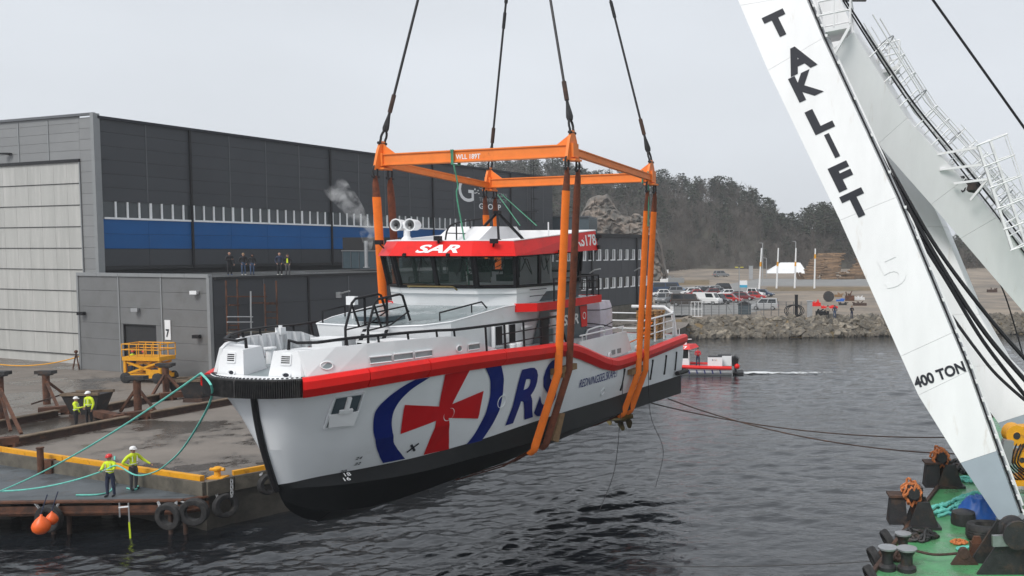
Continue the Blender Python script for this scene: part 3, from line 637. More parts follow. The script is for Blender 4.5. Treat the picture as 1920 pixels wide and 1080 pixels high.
m = MB(); m.tube([L(6.8,1.9,4.15),L(6.8,1.9,4.4),L(9.0,2.0,4.62),L(9.3,2.0,4.4)], .028, 5); m.tube([L(8.4,2.0,4.3),L(8.4,2.0,4.57)], .025, 5); ob('trunk_rail', m, M['black'], boat)
m = MB(); m.tube([L(7.4,-2.2,4.12),L(7.4,-2.2,4.5),L(6.1,-1.95,4.42),L(6.1,-1.95,4.03)], .028, 5); ob('trunk_rail', m, M['black'], boat)
m = MB(); m.tube([L(7.0,-1.55,4.08),L(7.0,-1.55,4.6)], .035, 6); m.box(L(6.98,-1.55,4.72), (.16,.34,.28)); ob('lamp_post', m, M['white'], boat)
m = MB(); m.tube([L(9.2,-1.0,5.06),L(9.1,-1.0,5.12),L(9.0,.9,5.12),L(9.15,.95,5.0)], .03, 6); ob('wiper_pipe', m, M['brass'], boat)
m = MB(); m.box(L(5.2,-2.75,3.85), (.2,.22,.22)); m.tube([L(5.2,-2.75,3.3), L(5.2,-2.75,4.02)], .06, 6); ob('winch_head', m, M['white'], boat)
# propellers
for p in (-.9, .9):
    c_ = L(20.6,p+1.2,-1.62) if p > 0 else L(22.0,p+1.7,-1.7); m = MB(); m.tube([c_+V((-1.6,0,.35)), c_+V((.12,0,0))], [.06,.09], 8); pr = ob('propeller_hub', m, M['brass'], boat, smooth=40)
    for k in range(4):
        t = k*pi/2+.5; u1 = V((0,math.cos(t),math.sin(t))); u2 = V((0,-math.sin(t),math.cos(t))); rows = []
        for i in range(5):
            r = .08+.36*i/4; wd_ = .13+.2*math.sin(pi*(i/4)*.85); rows.append([c_+u1*r+u2*(wd_*(j-1))*.85+V((.22*(j-1)*(1-.1*i),0,0)) for j in range(3)])
        m = MB(); m.grid(rows); ob('blade', m, M['brass'], pr, smooth=True, fix=False)
# ================================================================== setting: water, quay, shore
def watermat():
    m = bpy.data.materials.new('water'); m.use_nodes = True; t = m.node_tree; N = t.nodes; b = N['Principled BSDF']
    b.inputs['Base Color'].default_value = (.010,.012,.015,1); b.inputs['Roughness'].default_value = .035; b.inputs['IOR'].default_value = 1.62
    g = N.new('ShaderNodeNewGeometry'); prev = None; hs = None
    for sc, st_, dist, det in (((1.3,3.2,1), .8, .05, 3), ((5.0,9.0,1), .8, .016, 3)):
        mp = N.new('ShaderNodeMapping'); mp.inputs['Scale'].default_value = sc; mp.inputs['Rotation'].default_value = (0,0,.25)
        n = N.new('ShaderNodeTexNoise'); n.inputs['Scale'].default_value = 1; n.inputs['Detail'].default_value = det; n.inputs['Distortion'].default_value = .6
        t.links.new(g.outputs['Position'], mp.inputs[0]); t.links.new(mp.outputs[0], n.inputs['Vector'])
        bp = N.new('ShaderNodeBump'); bp.inputs['Strength'].default_value = st_; bp.inputs['Distance'].default_value = dist
        t.links.new(n.outputs[0], bp.inputs['Height'])
        if prev: t.links.new(prev.outputs[0], bp.inputs['Normal'])
        prev = bp
    t.links.new(prev.outputs[0], b.inputs['Normal']); return m
M['water'] = watermat()
mk('asphalt', (.175,.153,.133), .8, var=.2, scale=.35, dirt=(.075,.065,.056), dscale=.14, dlo=.49, dhi=.56, wet=.07, bump=.25, bscale=9)
mk('pier_deck', (.085,.098,.108), .6, var=.2, scale=.8, dirt=(.05,.055,.06), dscale=.5, dlo=.5, dhi=.62, wet=.3, bump=.3, bscale=14)
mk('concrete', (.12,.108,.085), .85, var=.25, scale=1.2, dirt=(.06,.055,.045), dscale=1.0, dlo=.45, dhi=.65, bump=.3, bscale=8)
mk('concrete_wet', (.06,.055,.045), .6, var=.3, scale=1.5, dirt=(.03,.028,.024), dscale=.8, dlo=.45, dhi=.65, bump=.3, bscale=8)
mk('gravel', (.25,.205,.16), .9, var=.22, scale=.12, dirt=(.15,.13,.11), dscale=.09, dlo=.45, dhi=.62, bump=.3, bscale=6)
mk('road', (.21,.21,.205), .8, var=.12, scale=.2)
mk('grass_dry', (.16,.115,.06), .95, var=.35, scale=.5, dirt=(.09,.075,.04), dscale=.3, bump=.5, bscale=5)
mk('clad_dark', (.050,.054,.061), .5, spec=.3, var=.06, scale=.4, rnd_obj=.05)
mk('clad_front', (.22,.225,.228), .5, var=.06, scale=.4, rnd_obj=.04)
mk('clad_annex', (.155,.158,.16), .5, var=.07, scale=.5, rnd_obj=.03, dirt=(.12,.12,.118), dscale=.7, dlo=.5, dhi=.8)
mk('clad_blue', (.001,.088,.28), .5, spec=.25, var=.07, scale=.5, rnd_obj=.05)
mk('clad_trim', (.10,.105,.115), .4, var=.05)
mk('trim_light', (.23,.24,.245), .4, var=.06)
mk('door_panel', (.42,.42,.40), .55, var=.08, scale=.8, streak=1, rnd_obj=.05, dirt=(.50,.49,.47), dscale=1.6, dlo=.5, dhi=.7)
mk('roof_felt', (.055,.058,.058), .8, var=.25, scale=.5, dirt=(.12,.125,.12), dscale=.35, dlo=.5, dhi=.65, wet=.25)
mk('core', (.02,.021,.023), .8)
mk('zinc', (.40,.41,.42), .4, .5, var=.1, scale=4)
def waves():
    """real wave relief where the water is near, a plain sheet just below it further out"""
    ys = [15.0]
    while ys[-1] < 128: ys.append(ys[-1]+max(.055, ys[-1]**2/13600*.85))
    ys = np.array(ys); tx = np.linspace(-1.05, .55, 640); X = ys[:,None]*tx[None,:]+0*ys[:,None]; Y = np.repeat(ys[:,None], len(tx), 1); Z = np.zeros_like(X); rg = np.random.default_rng(5)
    patch = .75+.5*np.sin(X*.13+1.3*np.sin(Y*.09))*np.sin(Y*.11+.8*np.sin(X*.07+2))
    for k in range(72):
        wl = .34*(2.6/.34)**(rg.random()**1.15); th = rg.normal(1.75, .55); kx, ky = math.cos(th)*2*pi/wl, math.sin(th)*2*pi/wl; am = .0039*wl**1.0*(.6+.8*rg.random())
        fade = np.clip((wl*900/np.maximum(Y,1)-8)/8, 0, 1) if wl < 1.2 else 1.0
        ph = kx*X+ky*Y+rg.random()*6.28+.5*np.sin(.21*X+.33*Y+k); Z += am*fade*(np.sin(ph)+.22*np.sin(2*ph))*(patch if wl < 2.5 else 1)
    n, mcol = X.shape; v = np.stack([X,Y,Z],2).reshape(-1,3); idx = np.arange(n*mcol).reshape(n,mcol)
    f = np.stack([idx[:-1,:-1],idx[:-1,1:],idx[1:,1:],idx[1:,:-1]],2).reshape(-1,4)
    o = len(v); v = np.concatenate([v, [[-900,-60,-.16],[900,-60,-.16],[900,900,-.16],[-900,900,-.16]]]); 
    me = bpy.data.meshes.new('water'); me.vertices.add(len(v)); me.vertices.foreach_set('co', v.astype(np.float32).ravel()); nf = len(f)+1
    me.loops.add(nf*4); me.loops.foreach_set('vertex_index', np.concatenate([f.ravel(), [o,o+1,o+2,o+3]]).astype(np.int32)); me.polygons.add(nf); me.polygons.foreach_set('loop_start', np.arange(nf, dtype=np.int32)*4)
    me.update(); me.validate(); me.shade_smooth(); me.materials.append(M['water']); w_ = bpy.data.objects.new('water', me); C.objects.link(w_); w_.location.z = -.5; return tag(w_, kind='structure')
wtr = waves()
QZ, PZ, WZ = 1.5, .95, -.5
# main quay: outline of its edge from the left, round the corner, back to the far shore
qa, qb, qc = gz(0,848,QZ), gz(385,905,QZ), gz(437,893,QZ)
qd = gz(520,878,QZ); qdir = (qd-qc).normalized()
far = V((-6.2,108.5,QZ)); qm = qc+qdir*9
left = qa+(qa-qb).normalized()*60
edge = [left, qa, qb, qc, qm, V((-12.5,70,QZ)), far]
m = MB(); pts = edge+[V((-6,125,QZ)),V((-40,200,QZ)),V((-150,200,QZ)),V((-150,60,QZ))]
m.add([V((p.x,p.y,QZ)) for p in pts], [tuple(range(len(pts)))]); tag(ob('quay', m, M['asphalt']), kind='structure')
m = MB()
for a, b in zip(edge, edge[1:]): m.quad(V((a.x,a.y,-2)), V((b.x,b.y,-2)), V((b.x,b.y,QZ-.002)), V((a.x,a.y,QZ-.002)))
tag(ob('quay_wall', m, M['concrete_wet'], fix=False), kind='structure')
# concrete lip along the edge
for k, (a, b) in enumerate(zip(edge[:5], edge[1:6])):
    d = (b-a).normalized(); n = V((d.y,-d.x,0)); m = MB()
    m.beam(a+n*.06+d*.03-V((0,0,.28)), b+n*.06-d*.03-V((0,0,.28)), .12, .6); o_ = tag(ob('quay_cap', m, M['concrete']), kind='structure')
# yellow kerb beams
kb = thing('kerb_beam', 'long yellow kerb beam along the quay edge beside the two rope handlers', 'kerb', qa.lerp(qb,.5)+V((0,0,.0)))
d = (qb-qa).normalized(); nin = V((-d.y,d.x,0))
cuts = [-40,-25,-12,0,4.6,9.2,(qb-qa).length-.35]
for a, b in zip(cuts, cuts[1:]):
    m = MB(); A = qa+d*a+nin*.16; B = qa+d*(b-.05)+nin*.16
    m.beam(A+V((0,0,.1)), B+V((0,0,.1)), .2, .2); ob('beam', m, M['yellow'], kb)
kb2 = thing('kerb_beam', 'short yellow kerb beam on the quay edge just behind the bow of the hanging ship', 'kerb', qc+qdir*2)
m = MB(); nin2 = V((-qdir.y,qdir.x,0)); m.beam(qc+qdir*.05+nin2*.16+V((0,0,.1)), qc+qdir*7+nin2*.16+V((0,0,.1)), .2, .2); ob('beam', m, M['yellow'], kb2)
# low pier in front
p0, p1, p2 = gz(0,940,PZ), gz(345,936,PZ), gz(392,928,PZ)
pl = p0+(p0-p1).normalized()*40; pd = gz(385,926,PZ)
m = MB(); q = [pl, p0, p1, p2, V((qb.x,qb.y,PZ)), V((qa.x,qa.y,PZ)), V((left.x,left.y,PZ))]; m.add(q, [tuple(range(7))])
m2 = [v-V((0,0,.1)) for v in q]; m.add(m2, [tuple(reversed(range(7)))]); tag(ob('pier_deck', m, M['pier_deck'], fix=False), kind='structure')
pf = thing('pier_beam', 'rusty brown steel fender beam along the front of the low pier', 'steel beam', p0.lerp(p1,.5)-V((0,0,.3)))
pe = [pl, p0, p1, p2]
m = MB()
for z, h, w_ in ((-.02,.07,.26),(-.24,.38,.1),(-.45,.06,.28)):
    for a, b in zip(pe, pe[1:]): m.beam(a+V((0,-.05,z-h/2+.03)), b+V((0,-.05,z-h/2+.03)), w_, h)
ob('beam', m, M['rust'], pf)
for px in (80,110,303,331):
    a = gz(px,942,PZ); m = MB(); m.tube([V((a.x,a.y+.5,-1.8)), V((a.x,a.y+.5,.6))], .085, 8)
    o_ = ob('pier_pile', m, M['rust_dark']); tag(o_, {80:'rusty pile under the pier just below the front orange buoy',110:'rusty pile under the pier right of the orange buoys',303:'rusty pile under the pier below the left tyre of three',331:'rusty pile under the pier between the left and middle tyres'}[px], 'pile', 'piles under the pier')
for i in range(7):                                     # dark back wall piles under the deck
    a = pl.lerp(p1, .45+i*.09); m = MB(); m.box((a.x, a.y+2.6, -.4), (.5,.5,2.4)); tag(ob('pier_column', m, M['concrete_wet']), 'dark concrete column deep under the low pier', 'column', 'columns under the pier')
# ------------------------------------------------------------------ big hangar
HA = math.radians(22.2); ub = V((math.sin(HA), math.cos(HA), 0)); vb = V((math.cos(HA), -math.sin(HA), 0)); UZ = V((0,0,1))
hc = V((-51.92,71.16,0)); HR = math.atan2(ub.y, ub.x)
hang = thing('hangar', 'huge dark grey shipyard hall with a blue band and window strip', 'hall', hc+V((0,0,QZ)))
def HP(u, v, z): return hc+ub*u+vb*v+V((0,0,z))        # along the side wall, along the front (v<0 is left), up
HT, HLn = 21.85, 64.6
m = MB(); m.add([HP(.12,-.12,QZ),HP(HLn,-.12,QZ),HP(HLn,-60,QZ),HP(.12,-60,QZ),HP(.12,-.12,HT-.1),HP(HLn,-.12,HT-.1),HP(HLn,-60,HT-.1),HP(.12,-60,HT-.1)], [(0,1,5,4),(1,2,6,5),(2,3,7,6),(3,0,4,7),(4,5,6,7)])
ob('wall_core', m, M['core'], hang)
PM = {}
def panel(key, wd, ht, m_, th=.08, g=.010):             # a shared panel mesh lying in local x (along) and z (up), face towards -y
    if key not in PM:
        mb = MB(); b = .005; x0, x1, z0, z1 = g/2, wd-g/2, g/2, ht-g/2
        mb.add([(x0,0,z0),(x1,0,z0),(x1,0,z1),(x0,0,z1),(x0+b,-th,z0+b),(x1-b,-th,z0+b),(x1-b,-th,z1-b),(x0+b,-th,z1-b)], [(4,5,6,7),(0,1,5,4),(1,2,6,5),(2,3,7,6),(3,0,4,7)])
        PM[key] = mesh_of('panel', mb, m_)
    return PM[key]
BAY = 3.88
rows_up = [15.05+i*1.13 for i in range(7)]
for i in range(17):
    u = i*BAY+.05; wd = min(BAY, HLn-u)
    for j in range(6): inst('wall_panel', panel(('hu', round(wd,2)), wd, 1.13, M['clad_dark']), hang, HP(u,-.04,rows_up[j]), (0,0,HR))
    if u < 46.4:
        for j in range(2): inst('blue_panel', panel(('hb', round(wd,2)), wd, 1.225, M['clad_blue']), hang, HP(u,-.04,11.15+j*1.225), (0,0,HR))
    else:
        for j in range(2): inst('wall_panel', panel(('hd', round(wd,2)), wd, 1.95, M['clad_dark']), hang, HP(u,-.04,11.15+j*1.95), (0,0,HR))
    inst('wall_panel', panel(('hl', round(wd,2)), wd, 1.4, M['clad_dark']), hang, HP(u,-.04,9.72), (0,0,HR))

    if i and i % 4 != 2:
        m = MB(); m.beam(HP(u,.06,15.07), HP(u,.06,HT-.15), .08, .04, vb); ob('joint_cover', m, M['clad_trim'], hang)
    if i % 4 == 2:
        m = MB(); m.beam(HP(u,.14,9.5), HP(u,.14,HT-.1), .16, .16, vb); ob('downpipe', m, M['black'], hang)
m = MB(); m.beam(HP(0,.12,HT-.02), HP(HLn,.12,HT-.02), .28, .22); ob('eaves', m, M['decal_black'], hang)
m = MB(); m.beam(HP(0,.1,9.57), HP(HLn,.1,9.57), .12, .3); ob('base_flashing', m, M['core'], hang)
m = MB(); m.beam(HP(.3,.07,13.66), HP(46.5,.07,13.66), .12, .16); ob('window_sill', m, M['white'], hang)
for i in range(12):
    m = MB(); m.add([HP(.3+i*BAY,-.06,13.74),HP(.3+min((i+1)*BAY,46.4),-.06,13.74),HP(.3+min((i+1)*BAY,46.4),-.06,15.05),HP(.3+i*BAY,-.06,15.05)], [(0,1,2,3)])
    win = ob('window', m, M['glass_grey'], hang)
    for k in range(4):
        u = .3+i*BAY+k*BAY/4
        if u < .5: continue
        m = MB(); m.beam(HP(u,.0,13.7), HP(u,.0,15.05), .17 if k == 0 else .12, .12, vb); ob('mullion', m, M['white'], win)
m = MB(); m.beam(HP(-.1,.0,QZ), HP(-.1,.0,HT+.25), .5, .4, vb); ob('corner_trim', m, M['trim_light'], hang)
# front: cladding over and beside the folding door
fd = 0
for v0, v1 in ((-33,-25.6),(-25.6,-21.3),(-21.3,-17.05),(-17.05,-15.4-.0)): pass
FR_ = math.atan2(vb.y, vb.x)
def FPn(key, v, wd, z, ht, m_): inst('wall_panel' if m_ != M['door_panel'] else 'door_panel', panel(key, wd, ht, m_), hang, HP(-.0,v,z), (0,0,FR_))
# the front plane starts at the corner (v=0) and runs to the left
for k in range(5):
    v = -2.05-4.05*(k+1)
    for j in range(5): FPn(('fu',), v, 4.05, 18.5+j*.74, .74, M['clad_front'])
    m = MB(); m.beam(HP(-.1,v,18.5), HP(-.1,v,HT), .14, .06, ub); ob('joint_cover', m, M['trim_light'], hang)
for j in range(23): FPn(('fs',), -2.05, 2.0, QZ+j*.885, .885, M['clad_front'])
m = MB(); m.beam(HP(-.14,0,HT+.22), HP(-.14,-40,HT+.42), .22, .2); ob('parapet', m, M['clad_trim'], hang)
m = MB(); m.beam(HP(-.12,-2.05,18.4), HP(-.12,-40,18.4), .2, .24); ob('door_head', m, M['black'], hang)
m = MB(); m.beam(HP(-.14,-2.1,QZ), HP(-.14,-2.1,18.3), .1, .08, ub); ob('door_jamb', m, M['trim_light'], hang)
for j in range(9):
    for k in range(9): FPn(('dp',), -2.15-1.75*(k+1), 1.75, 2.3+j*1.78, 1.78, M['door_panel'])
    m = MB(); m.beam(HP(-.1,-2.15,2.3+j*1.78), HP(-.1,-19,2.3+j*1.78), .07, .05); ob('door_seam', m, M['core'], hang)
m = MB(); m.add([HP(-.02,-2.15,QZ),HP(-.02,-40,QZ),HP(-.02,-40,2.3),HP(-.02,-2.15,2.3)], [(0,1,2,3)]); ob('door_skirt', m, M['door_panel'], hang)
m = MB(); lp = HP(-.4,-11.5,19.3); m.box(lp, (.9,.35,.14)); m.beam(lp, lp+ub*.4-V((0,0,.1)), .08); tag(ob('wall_lamp', m, M['black'], hang))
# lettering on the side wall
def wall_text(txt, u, z, wd, ht, m_, off=.02): return lettering('lettering', txt, HP(u,.06,z), ub, UZ, wd, ht, m_, hang, off, lift=.0)
wall_text('G', 43.6, 17.3, 3.0, 3.2, M['decal_white'], .0)
for t_, u, z, w_, h_ in (('GREEN',47.6,19.1,3.6,.62),('OCEAN',51.0,18.3,2.6,.55),('TECHNOLOGY',47.6,17.5,6.0,.55),('GROUP',47.6,16.5,4.6,.75)): wall_text(t_, u, z, w_, h_, M['decal_white'] if t_ == 'GROUP' else M['trim_light'])
for k in range(7):
    m = MB(); m.box(HP(46.7+rnd.random()*1.3,.09,18.4+rnd.random()*1.3), (.14,.14,.14)); ob('logo_dot', m, M['decal_white'], hang)
m = MB()                                                # caged wall ladder
for s_ in (0,.6): m.tube([HP(58.6+s_,.5,9.5), HP(58.6+s_,.5,24.5)], .05, 5)
for z in np.arange(10,24,.9): m.tube([HP(58.6,.5,z), HP(59.2,.5,z)], .03, 4)
for z in np.arange(12,24.5,1.6): m.tube([HP(58.6,.5,z), HP(58.5,1.3,z), HP(59.3,1.3,z), HP(59.2,.5,z)], .035, 4)
ob('wall_ladder', m, M['black'], hang)
for z in (12.5,16.5): m = MB(); m.box(HP(58.0,.7,z), (2.2,1.2,.1)); ob('ladder_landing', m, M['black'], hang)
# tall dark block behind the far end of the hall
a = gy(1025,407,134); b = gy(1098,422,134)
m = MB(); m.box2((a.x,134,QZ), (b.x+.5,142,a.z)); blk = thing('machine_house', 'small dark block rising behind the end of the big hall', 'building', ((a.x+b.x)/2,138,QZ)); ob('wall', m, M['panel_teal'], blk)
m = MB(); m.box(((a.x+b.x)/2,138,a.z+.1), (b.x-a.x+1,8.6,.2)); ob('roof_edge', m, M['clad_trim'], blk)
# ------------------------------------------------------------------ low annex and its roof
ac = V((-38.57,63.75,0)); AT = 9.0
ann = thing('annex', 'grey flat roofed annex with a roller door and 7 sign', 'workshop', ac+V((0,0,QZ)))
def AP(u, v, z): return ac+ub*u+vb*v+V((0,0,z))
AWd = 15.1
m = MB(); dz = AT+.25
m.add([AP(.1,-.1,QZ),AP(.1,-AWd+.1,QZ),AP(8,-AWd+.1,QZ),AP(8,-.1,QZ),AP(.1,-.1,AT),AP(.1,-AWd+.1,AT),AP(8,-AWd+.1,AT),AP(8,-.1,AT)], [(0,1,5,4),(1,2,6,5),(2,3,7,6),(3,0,4,7)])
m.add([AP(6,-.1,QZ),AP(46,-.1,QZ),AP(46,-14,QZ),AP(6,-14,QZ),AP(6,-.1,AT-.15),AP(46,-.1,AT-.15),AP(46,-14,AT-.15),AP(6,-14,AT-.15)], [(0,1,5,4),(1,2,6,5),(2,3,7,6),(3,0,4,7)])
ob('wall_core', m, M['core'], ann)
m = MB(); m.add([AP(.05,.05,AT-.02),AP(.05,-AWd,AT-.02),AP(8.2,-AWd,AT-.02),AP(46,-13.6,AT-.02),AP(46,.05,AT-.02)], [(0,1,2,3,4)]); ob('roof', m, M['roof_felt'], ann)
vj = [-AWd,-10.15,-5.25,0]
for k in range(3):
    wd = vj[k+1]-vj[k]
    for j in range(6):
        z = QZ+j*1.27
        if k == 1 and j < 3:                           # beside the door opening
            inst('wall_panel', panel(('a1',), .35, 1.27, M['clad_annex']), ann, AP(-.0,vj[k],z), (0,0,FR_)); inst('wall_panel', panel(('a2',), .75, 1.27, M['clad_annex']), ann, AP(-.0,vj[k+1]-.75,z), (0,0,FR_)); continue
        inst('wall_panel', panel(('af', round(wd,2)), wd, 1.27, M['clad_annex']), ann, AP(-.0,vj[k],z), (0,0,FR_))
    if k: m = MB(); m.beam(AP(-.11,vj[k],QZ), AP(-.11,vj[k],AT), .13, .05, ub); ob('joint_cover', m, M['trim_light'], ann)
m = MB(); m.beam(AP(-.1,-.0,QZ), AP(-.1,0,AT), .3, .26, ub); ob('corner_trim', m, M['trim_light'], ann)
m = MB(); m.beam(AP(-.08,-AWd,QZ), AP(-.08,-AWd,AT), .2, .14, ub); ob('corner_trim', m, M['trim_light'], ann)
for k in range(6): m = MB(); m.beam(AP(-.02,-AWd+k*2.52,AT+.12), AP(-.02,-AWd+k*2.52+2.49,AT+.12), .34, .26); ob('parapet_cap', m, M['trim_light'], ann)
z1 = QZ+3*1.27
m = MB(); m.add([AP(.45,-9.8,QZ+.9),AP(.45,-6.0,QZ+.9),AP(.45,-6.0,z1),AP(.45,-9.8,z1)], [(0,1,2,3)]); rd = ob('roller_door', m, M['clad_trim'], ann)
m = MB()
for a, b in ((AP(.2,-9.85,QZ),AP(.2,-9.85,z1)),(AP(.2,-5.95,QZ),AP(.2,-5.95,z1)),(AP(.2,-9.85,z1),AP(.2,-5.95,z1))): m.beam(a, b, .14, .5, ub)
ob('door_frame', m, M['core'], ann)
m = MB(); m.box(AP(-.14,-4.55,5.55), (.06,.06,.06)); c_ = AP(-.16,-4.6,5.0)
m = MB(); m.beam(AP(-.13,-4.6,4.25), AP(-.13,-4.6,5.75), .05, .62, vb); sg = ob('sign_board', m, M['white'], ann)
lettering('lettering', '7', AP(-.16,-4.78,4.45), vb, UZ, .38, .62, M['decal_black'], sg, .03, lift=.02)
for v, z, m_, r in ((-14.4,6.0,'black',0),(-7.9,6.45,'zinc',1),(-1.3,7.9,'white',0),(-1.2,4.65,'black',0)):
    m = MB(); c_ = AP(-.35,v,z); m.box(c_, (.5,.3,.26)); m.beam(c_, AP(-.08,v,z-.1), .1); o_ = ob('wall_lamp', m, M[m_], ann)
for i in range(11):                                    # side wall
    u = 0.1+i*4.2
    for j in range(3): inst('wall_panel', panel(('as', min(4.2,46-u)), min(4.2,46-u), 2.05, M['clad_dark']), ann, AP(u,.04,QZ+1.25+j*2.05), (0,0,HR))
    if i: m = MB(); m.beam(AP(u,.13,QZ+1.3), AP(u,.13,AT-.2), .07 if i % 2 else .16, .05 if i % 2 else .14, vb); ob('joint_cover' if i % 2 else 'downpipe', m, M['clad_trim'] if i % 2 else M['black'], ann)
    m = MB(); m.beam(AP(u+.01,.05,QZ+.62), AP(u+4.18,.05,QZ+.62), .12, 1.22); ob('plinth', m, M['concrete'], ann)
m = MB(); m.beam(AP(.2,.1,AT-.05), AP(46,.1,AT-.05), .3, .2); ob('roof_edge', m, M['core'], ann)
m = MB(); c_ = AP(11.5,.2,7.2); m.tube(crv([c_, c_+vb*.6+V((0,0,.2)), c_+vb*1.3+V((0,0,.35))], 3), .07, 6); m.box(c_, (.4,.3,.5)); ob('wall_lamp', m, M['zinc'], ann)
m = MB(); m.beam(AP(2.2,.14,3.9), AP(2.2,.14,4.5), .3, .05, vb); ob('notice_plate', m, M['white'], ann)
# ventilation housing and steaming flues on the roof
hv0, hv1 = gy(642,503,87.5), gy(720,504,85.5)
hv = thing('ventilation_house', 'dark ribbed ventilation housing on the annex roof', 'ventilation unit', (hv0+hv1)/2)
ax = ub
def HV(u, v, z): return hv0+ub*u+vb*v+V((0,0,z))
hw = (hv1-hv0).length; dxy = (hv1-hv0).normalized(); dn = V((-dxy.y,dxy.x,0))
def HQ(a, b, z): return hv0+dxy*a+dn*b+V((0,0,z))
m = MB(); m.add([HQ(0,0,0),HQ(hw,0,0),HQ(hw,2.5,0),HQ(0,2.5,0),HQ(0,0,1.75),HQ(hw,0,1.75),HQ(hw,2.5,1.75),HQ(0,2.5,1.75)], [(0,1,5,4),(1,2,6,5),(2,3,7,6),(3,0,4,7),(4,5,6,7)]); ob('lower_case', m, M['panel_teal'], hv)
m = MB(); m.add([HQ(-.1,.2,1.75),HQ(hw,.2,1.75),HQ(hw,2.4,1.75),HQ(-.1,2.4,1.75),HQ(-.1,.2,3.1),HQ(hw,.2,3.1),HQ(hw,2.4,3.1),HQ(-.1,2.4,3.1)], [(0,1,5,4),(1,2,6,5),(2,3,7,6),(3,0,4,7),(4,5,6,7)]); ob('upper_case', m, M['core'], hv)
for k in range(5): m = MB(); m.beam(HQ(k*hw/5+.1,-.03,.05), HQ(k*hw/5+.1,-.03,1.7), .05, .06, dn); ob('rib', m, M['clad_trim'], hv)
m = MB(); m.beam(HQ(-.02,-.05,1.76), HQ(hw,-.05,1.76), .06, .08); ob('seam', m, M['trim_light'], hv)
for px, nm in ((687,'thin pale flue pipe steaming beside the ventilation housing'),(715,'pale flue pipe next to the left orange sling on the annex roof')):
    p = gy(px,502,84); m = MB(); m.tube([p, p+V((0,0,2.6))], .17 if px < 700 else .3, 10); m.lathe(p, [(.3,0),(.3,.08),(0,.1)], 10); tag(ob('flue_pipe', m, M['zinc'], smooth=40), nm, 'flue pipe')
# ------------------------------------------------------------------ office block with two rows of windows
off = thing('office_block', 'long dark office block with white framed windows behind the stern of the ship', 'office building', AP(60,0,QZ))
OT = 13.1; U0, U1 = 40.0, 69.6
m = MB(); m.add([AP(U0,-.1,QZ),AP(U1,-.1,QZ),AP(U1,-12,QZ),AP(U0,-12,QZ),AP(U0,-.1,OT),AP(U1,-.1,OT),AP(U1,-12,OT),AP(U0,-12,OT)], [(0,1,5,4),(1,2,6,5),(2,3,7,6),(3,0,4,7),(4,5,6,7)]); ob('wall_core', m, M['core'], off)
zb = [(3.5,5.9),(5.9,7.35),(7.35,9.65),(9.65,11.15),(11.15,12.9)]; bw_ = 1.83
for i in range(16):
    u = U0+.2+i*bw_
    for k, (z0, z1) in enumerate(zb):
        if k in (1, 3):
            inst('wall_panel', panel(('o',k,'l'), .6, z1-z0, M['clad_dark']), off, AP(u,.04,z0), (0,0,HR))
            m = MB(); a = u+.62; b = u+bw_-.02
            m.add([AP(a,-.02,z0+.05),AP(b,-.02,z0+.05),AP(b,-.02,z1),AP(a,-.02,z1)], [(0,1,2,3)]); wn = ob('window', m, M['glass_dark'], off)
            m = MB(); m.beam(AP(a,.1,z0+.07), AP(b,.1,z0+.07), .2, .14); m.beam(AP(b-.07,.1,z0+.1), AP(b-.07,.1,z1), .2, .12, ub); m.beam(AP(b-.42,.02,z0+.1), AP(b-.42,.02,z1), .1, .1, ub); m.beam(AP(b-.42,.06,z1-.05), AP(b,.06,z1-.05), .1, .1); ob('window_frame', m, M['white'], wn)
        else: inst('wall_panel', panel(('o',k), bw_, z1-z0, M['clad_dark']), off, AP(u,.04,z0), (0,0,HR))
    m = MB(); m.beam(AP(u,.06,2.45), AP(u+bw_-.02,.06,2.45), .14, 1.95); ob('plinth', m, M['concrete'], off)
for u in (52.5, 64.6): m = MB(); m.beam(AP(u,.2,QZ), AP(u,.2,OT), .24, .2, vb); ob('downpipe', m, M['black'], off)
m = MB(); m.beam(AP(U0,.15,OT-.08), AP(U1+.1,.15,OT-.08), .5, .45); ob('eaves', m, M['core'], off)
for u in (51.8, 63.6): c_ = AP(u,.3,8.1); m = MB(); m.tube([c_, c_+vb*.7+V((0,0,.4)), c_+vb*1.6+V((0,0,.55))], .09, 6); ob('wall_lamp', m, M['zinc'], off)
m = MB(); m.beam(AP(67.7,.12,2.5), AP(67.7,.12,3.9), .9, .1, vb); ob('window_frame', m, M['white'], off)
# ================================================================== lifting frame, slings, hoist wires
FC = V((-8.655,36.05,15.017)); FY = .292; fu = V((math.sin(FY),math.cos(FY),0)); fp_ = V((math.cos(FY),-math.sin(FY),0))
def G(i, j, dz=0, du=0, dp=0): return FC+fu*(3.7*i+du)+fp_*(4.046*j+dp)+V((0,0,-.165*i+.048*j+dz))
fr = thing('lifting_frame', 'orange steel spreader frame lettered WLL 189T hanging above the ship', 'spreader frame', FC-V((0,0,.66)))
def fbeam(a, b, w_, h, nm='beam'):
    m = MB(); m.beam(a, b, w_*.7, h); d = (b-a).normalized()
    for z in (h/2-.02, -h/2+.02): m.beam(a+V((0,0,z)), b+V((0,0,z)), w_, .045)
    return ob(nm, m, M['orange'], fr)
bfront = fbeam(G(-1,-1,-.66,0,.15), G(-1,1,-.66,0,-.15), .34, .44, 'cross_beam'); fbeam(G(1,-1,-.68,0,.15), G(1,1,-.68,0,-.15), .34, .40, 'cross_beam')
fbeam(G(-1,-1,-.78,.2), G(1,-1,-.78,-.2), .22, .27, 'side_beam'); fbeam(G(-1,1,-.70,.2), G(1,1,-.70,-.2), .22, .27, 'side_beam')
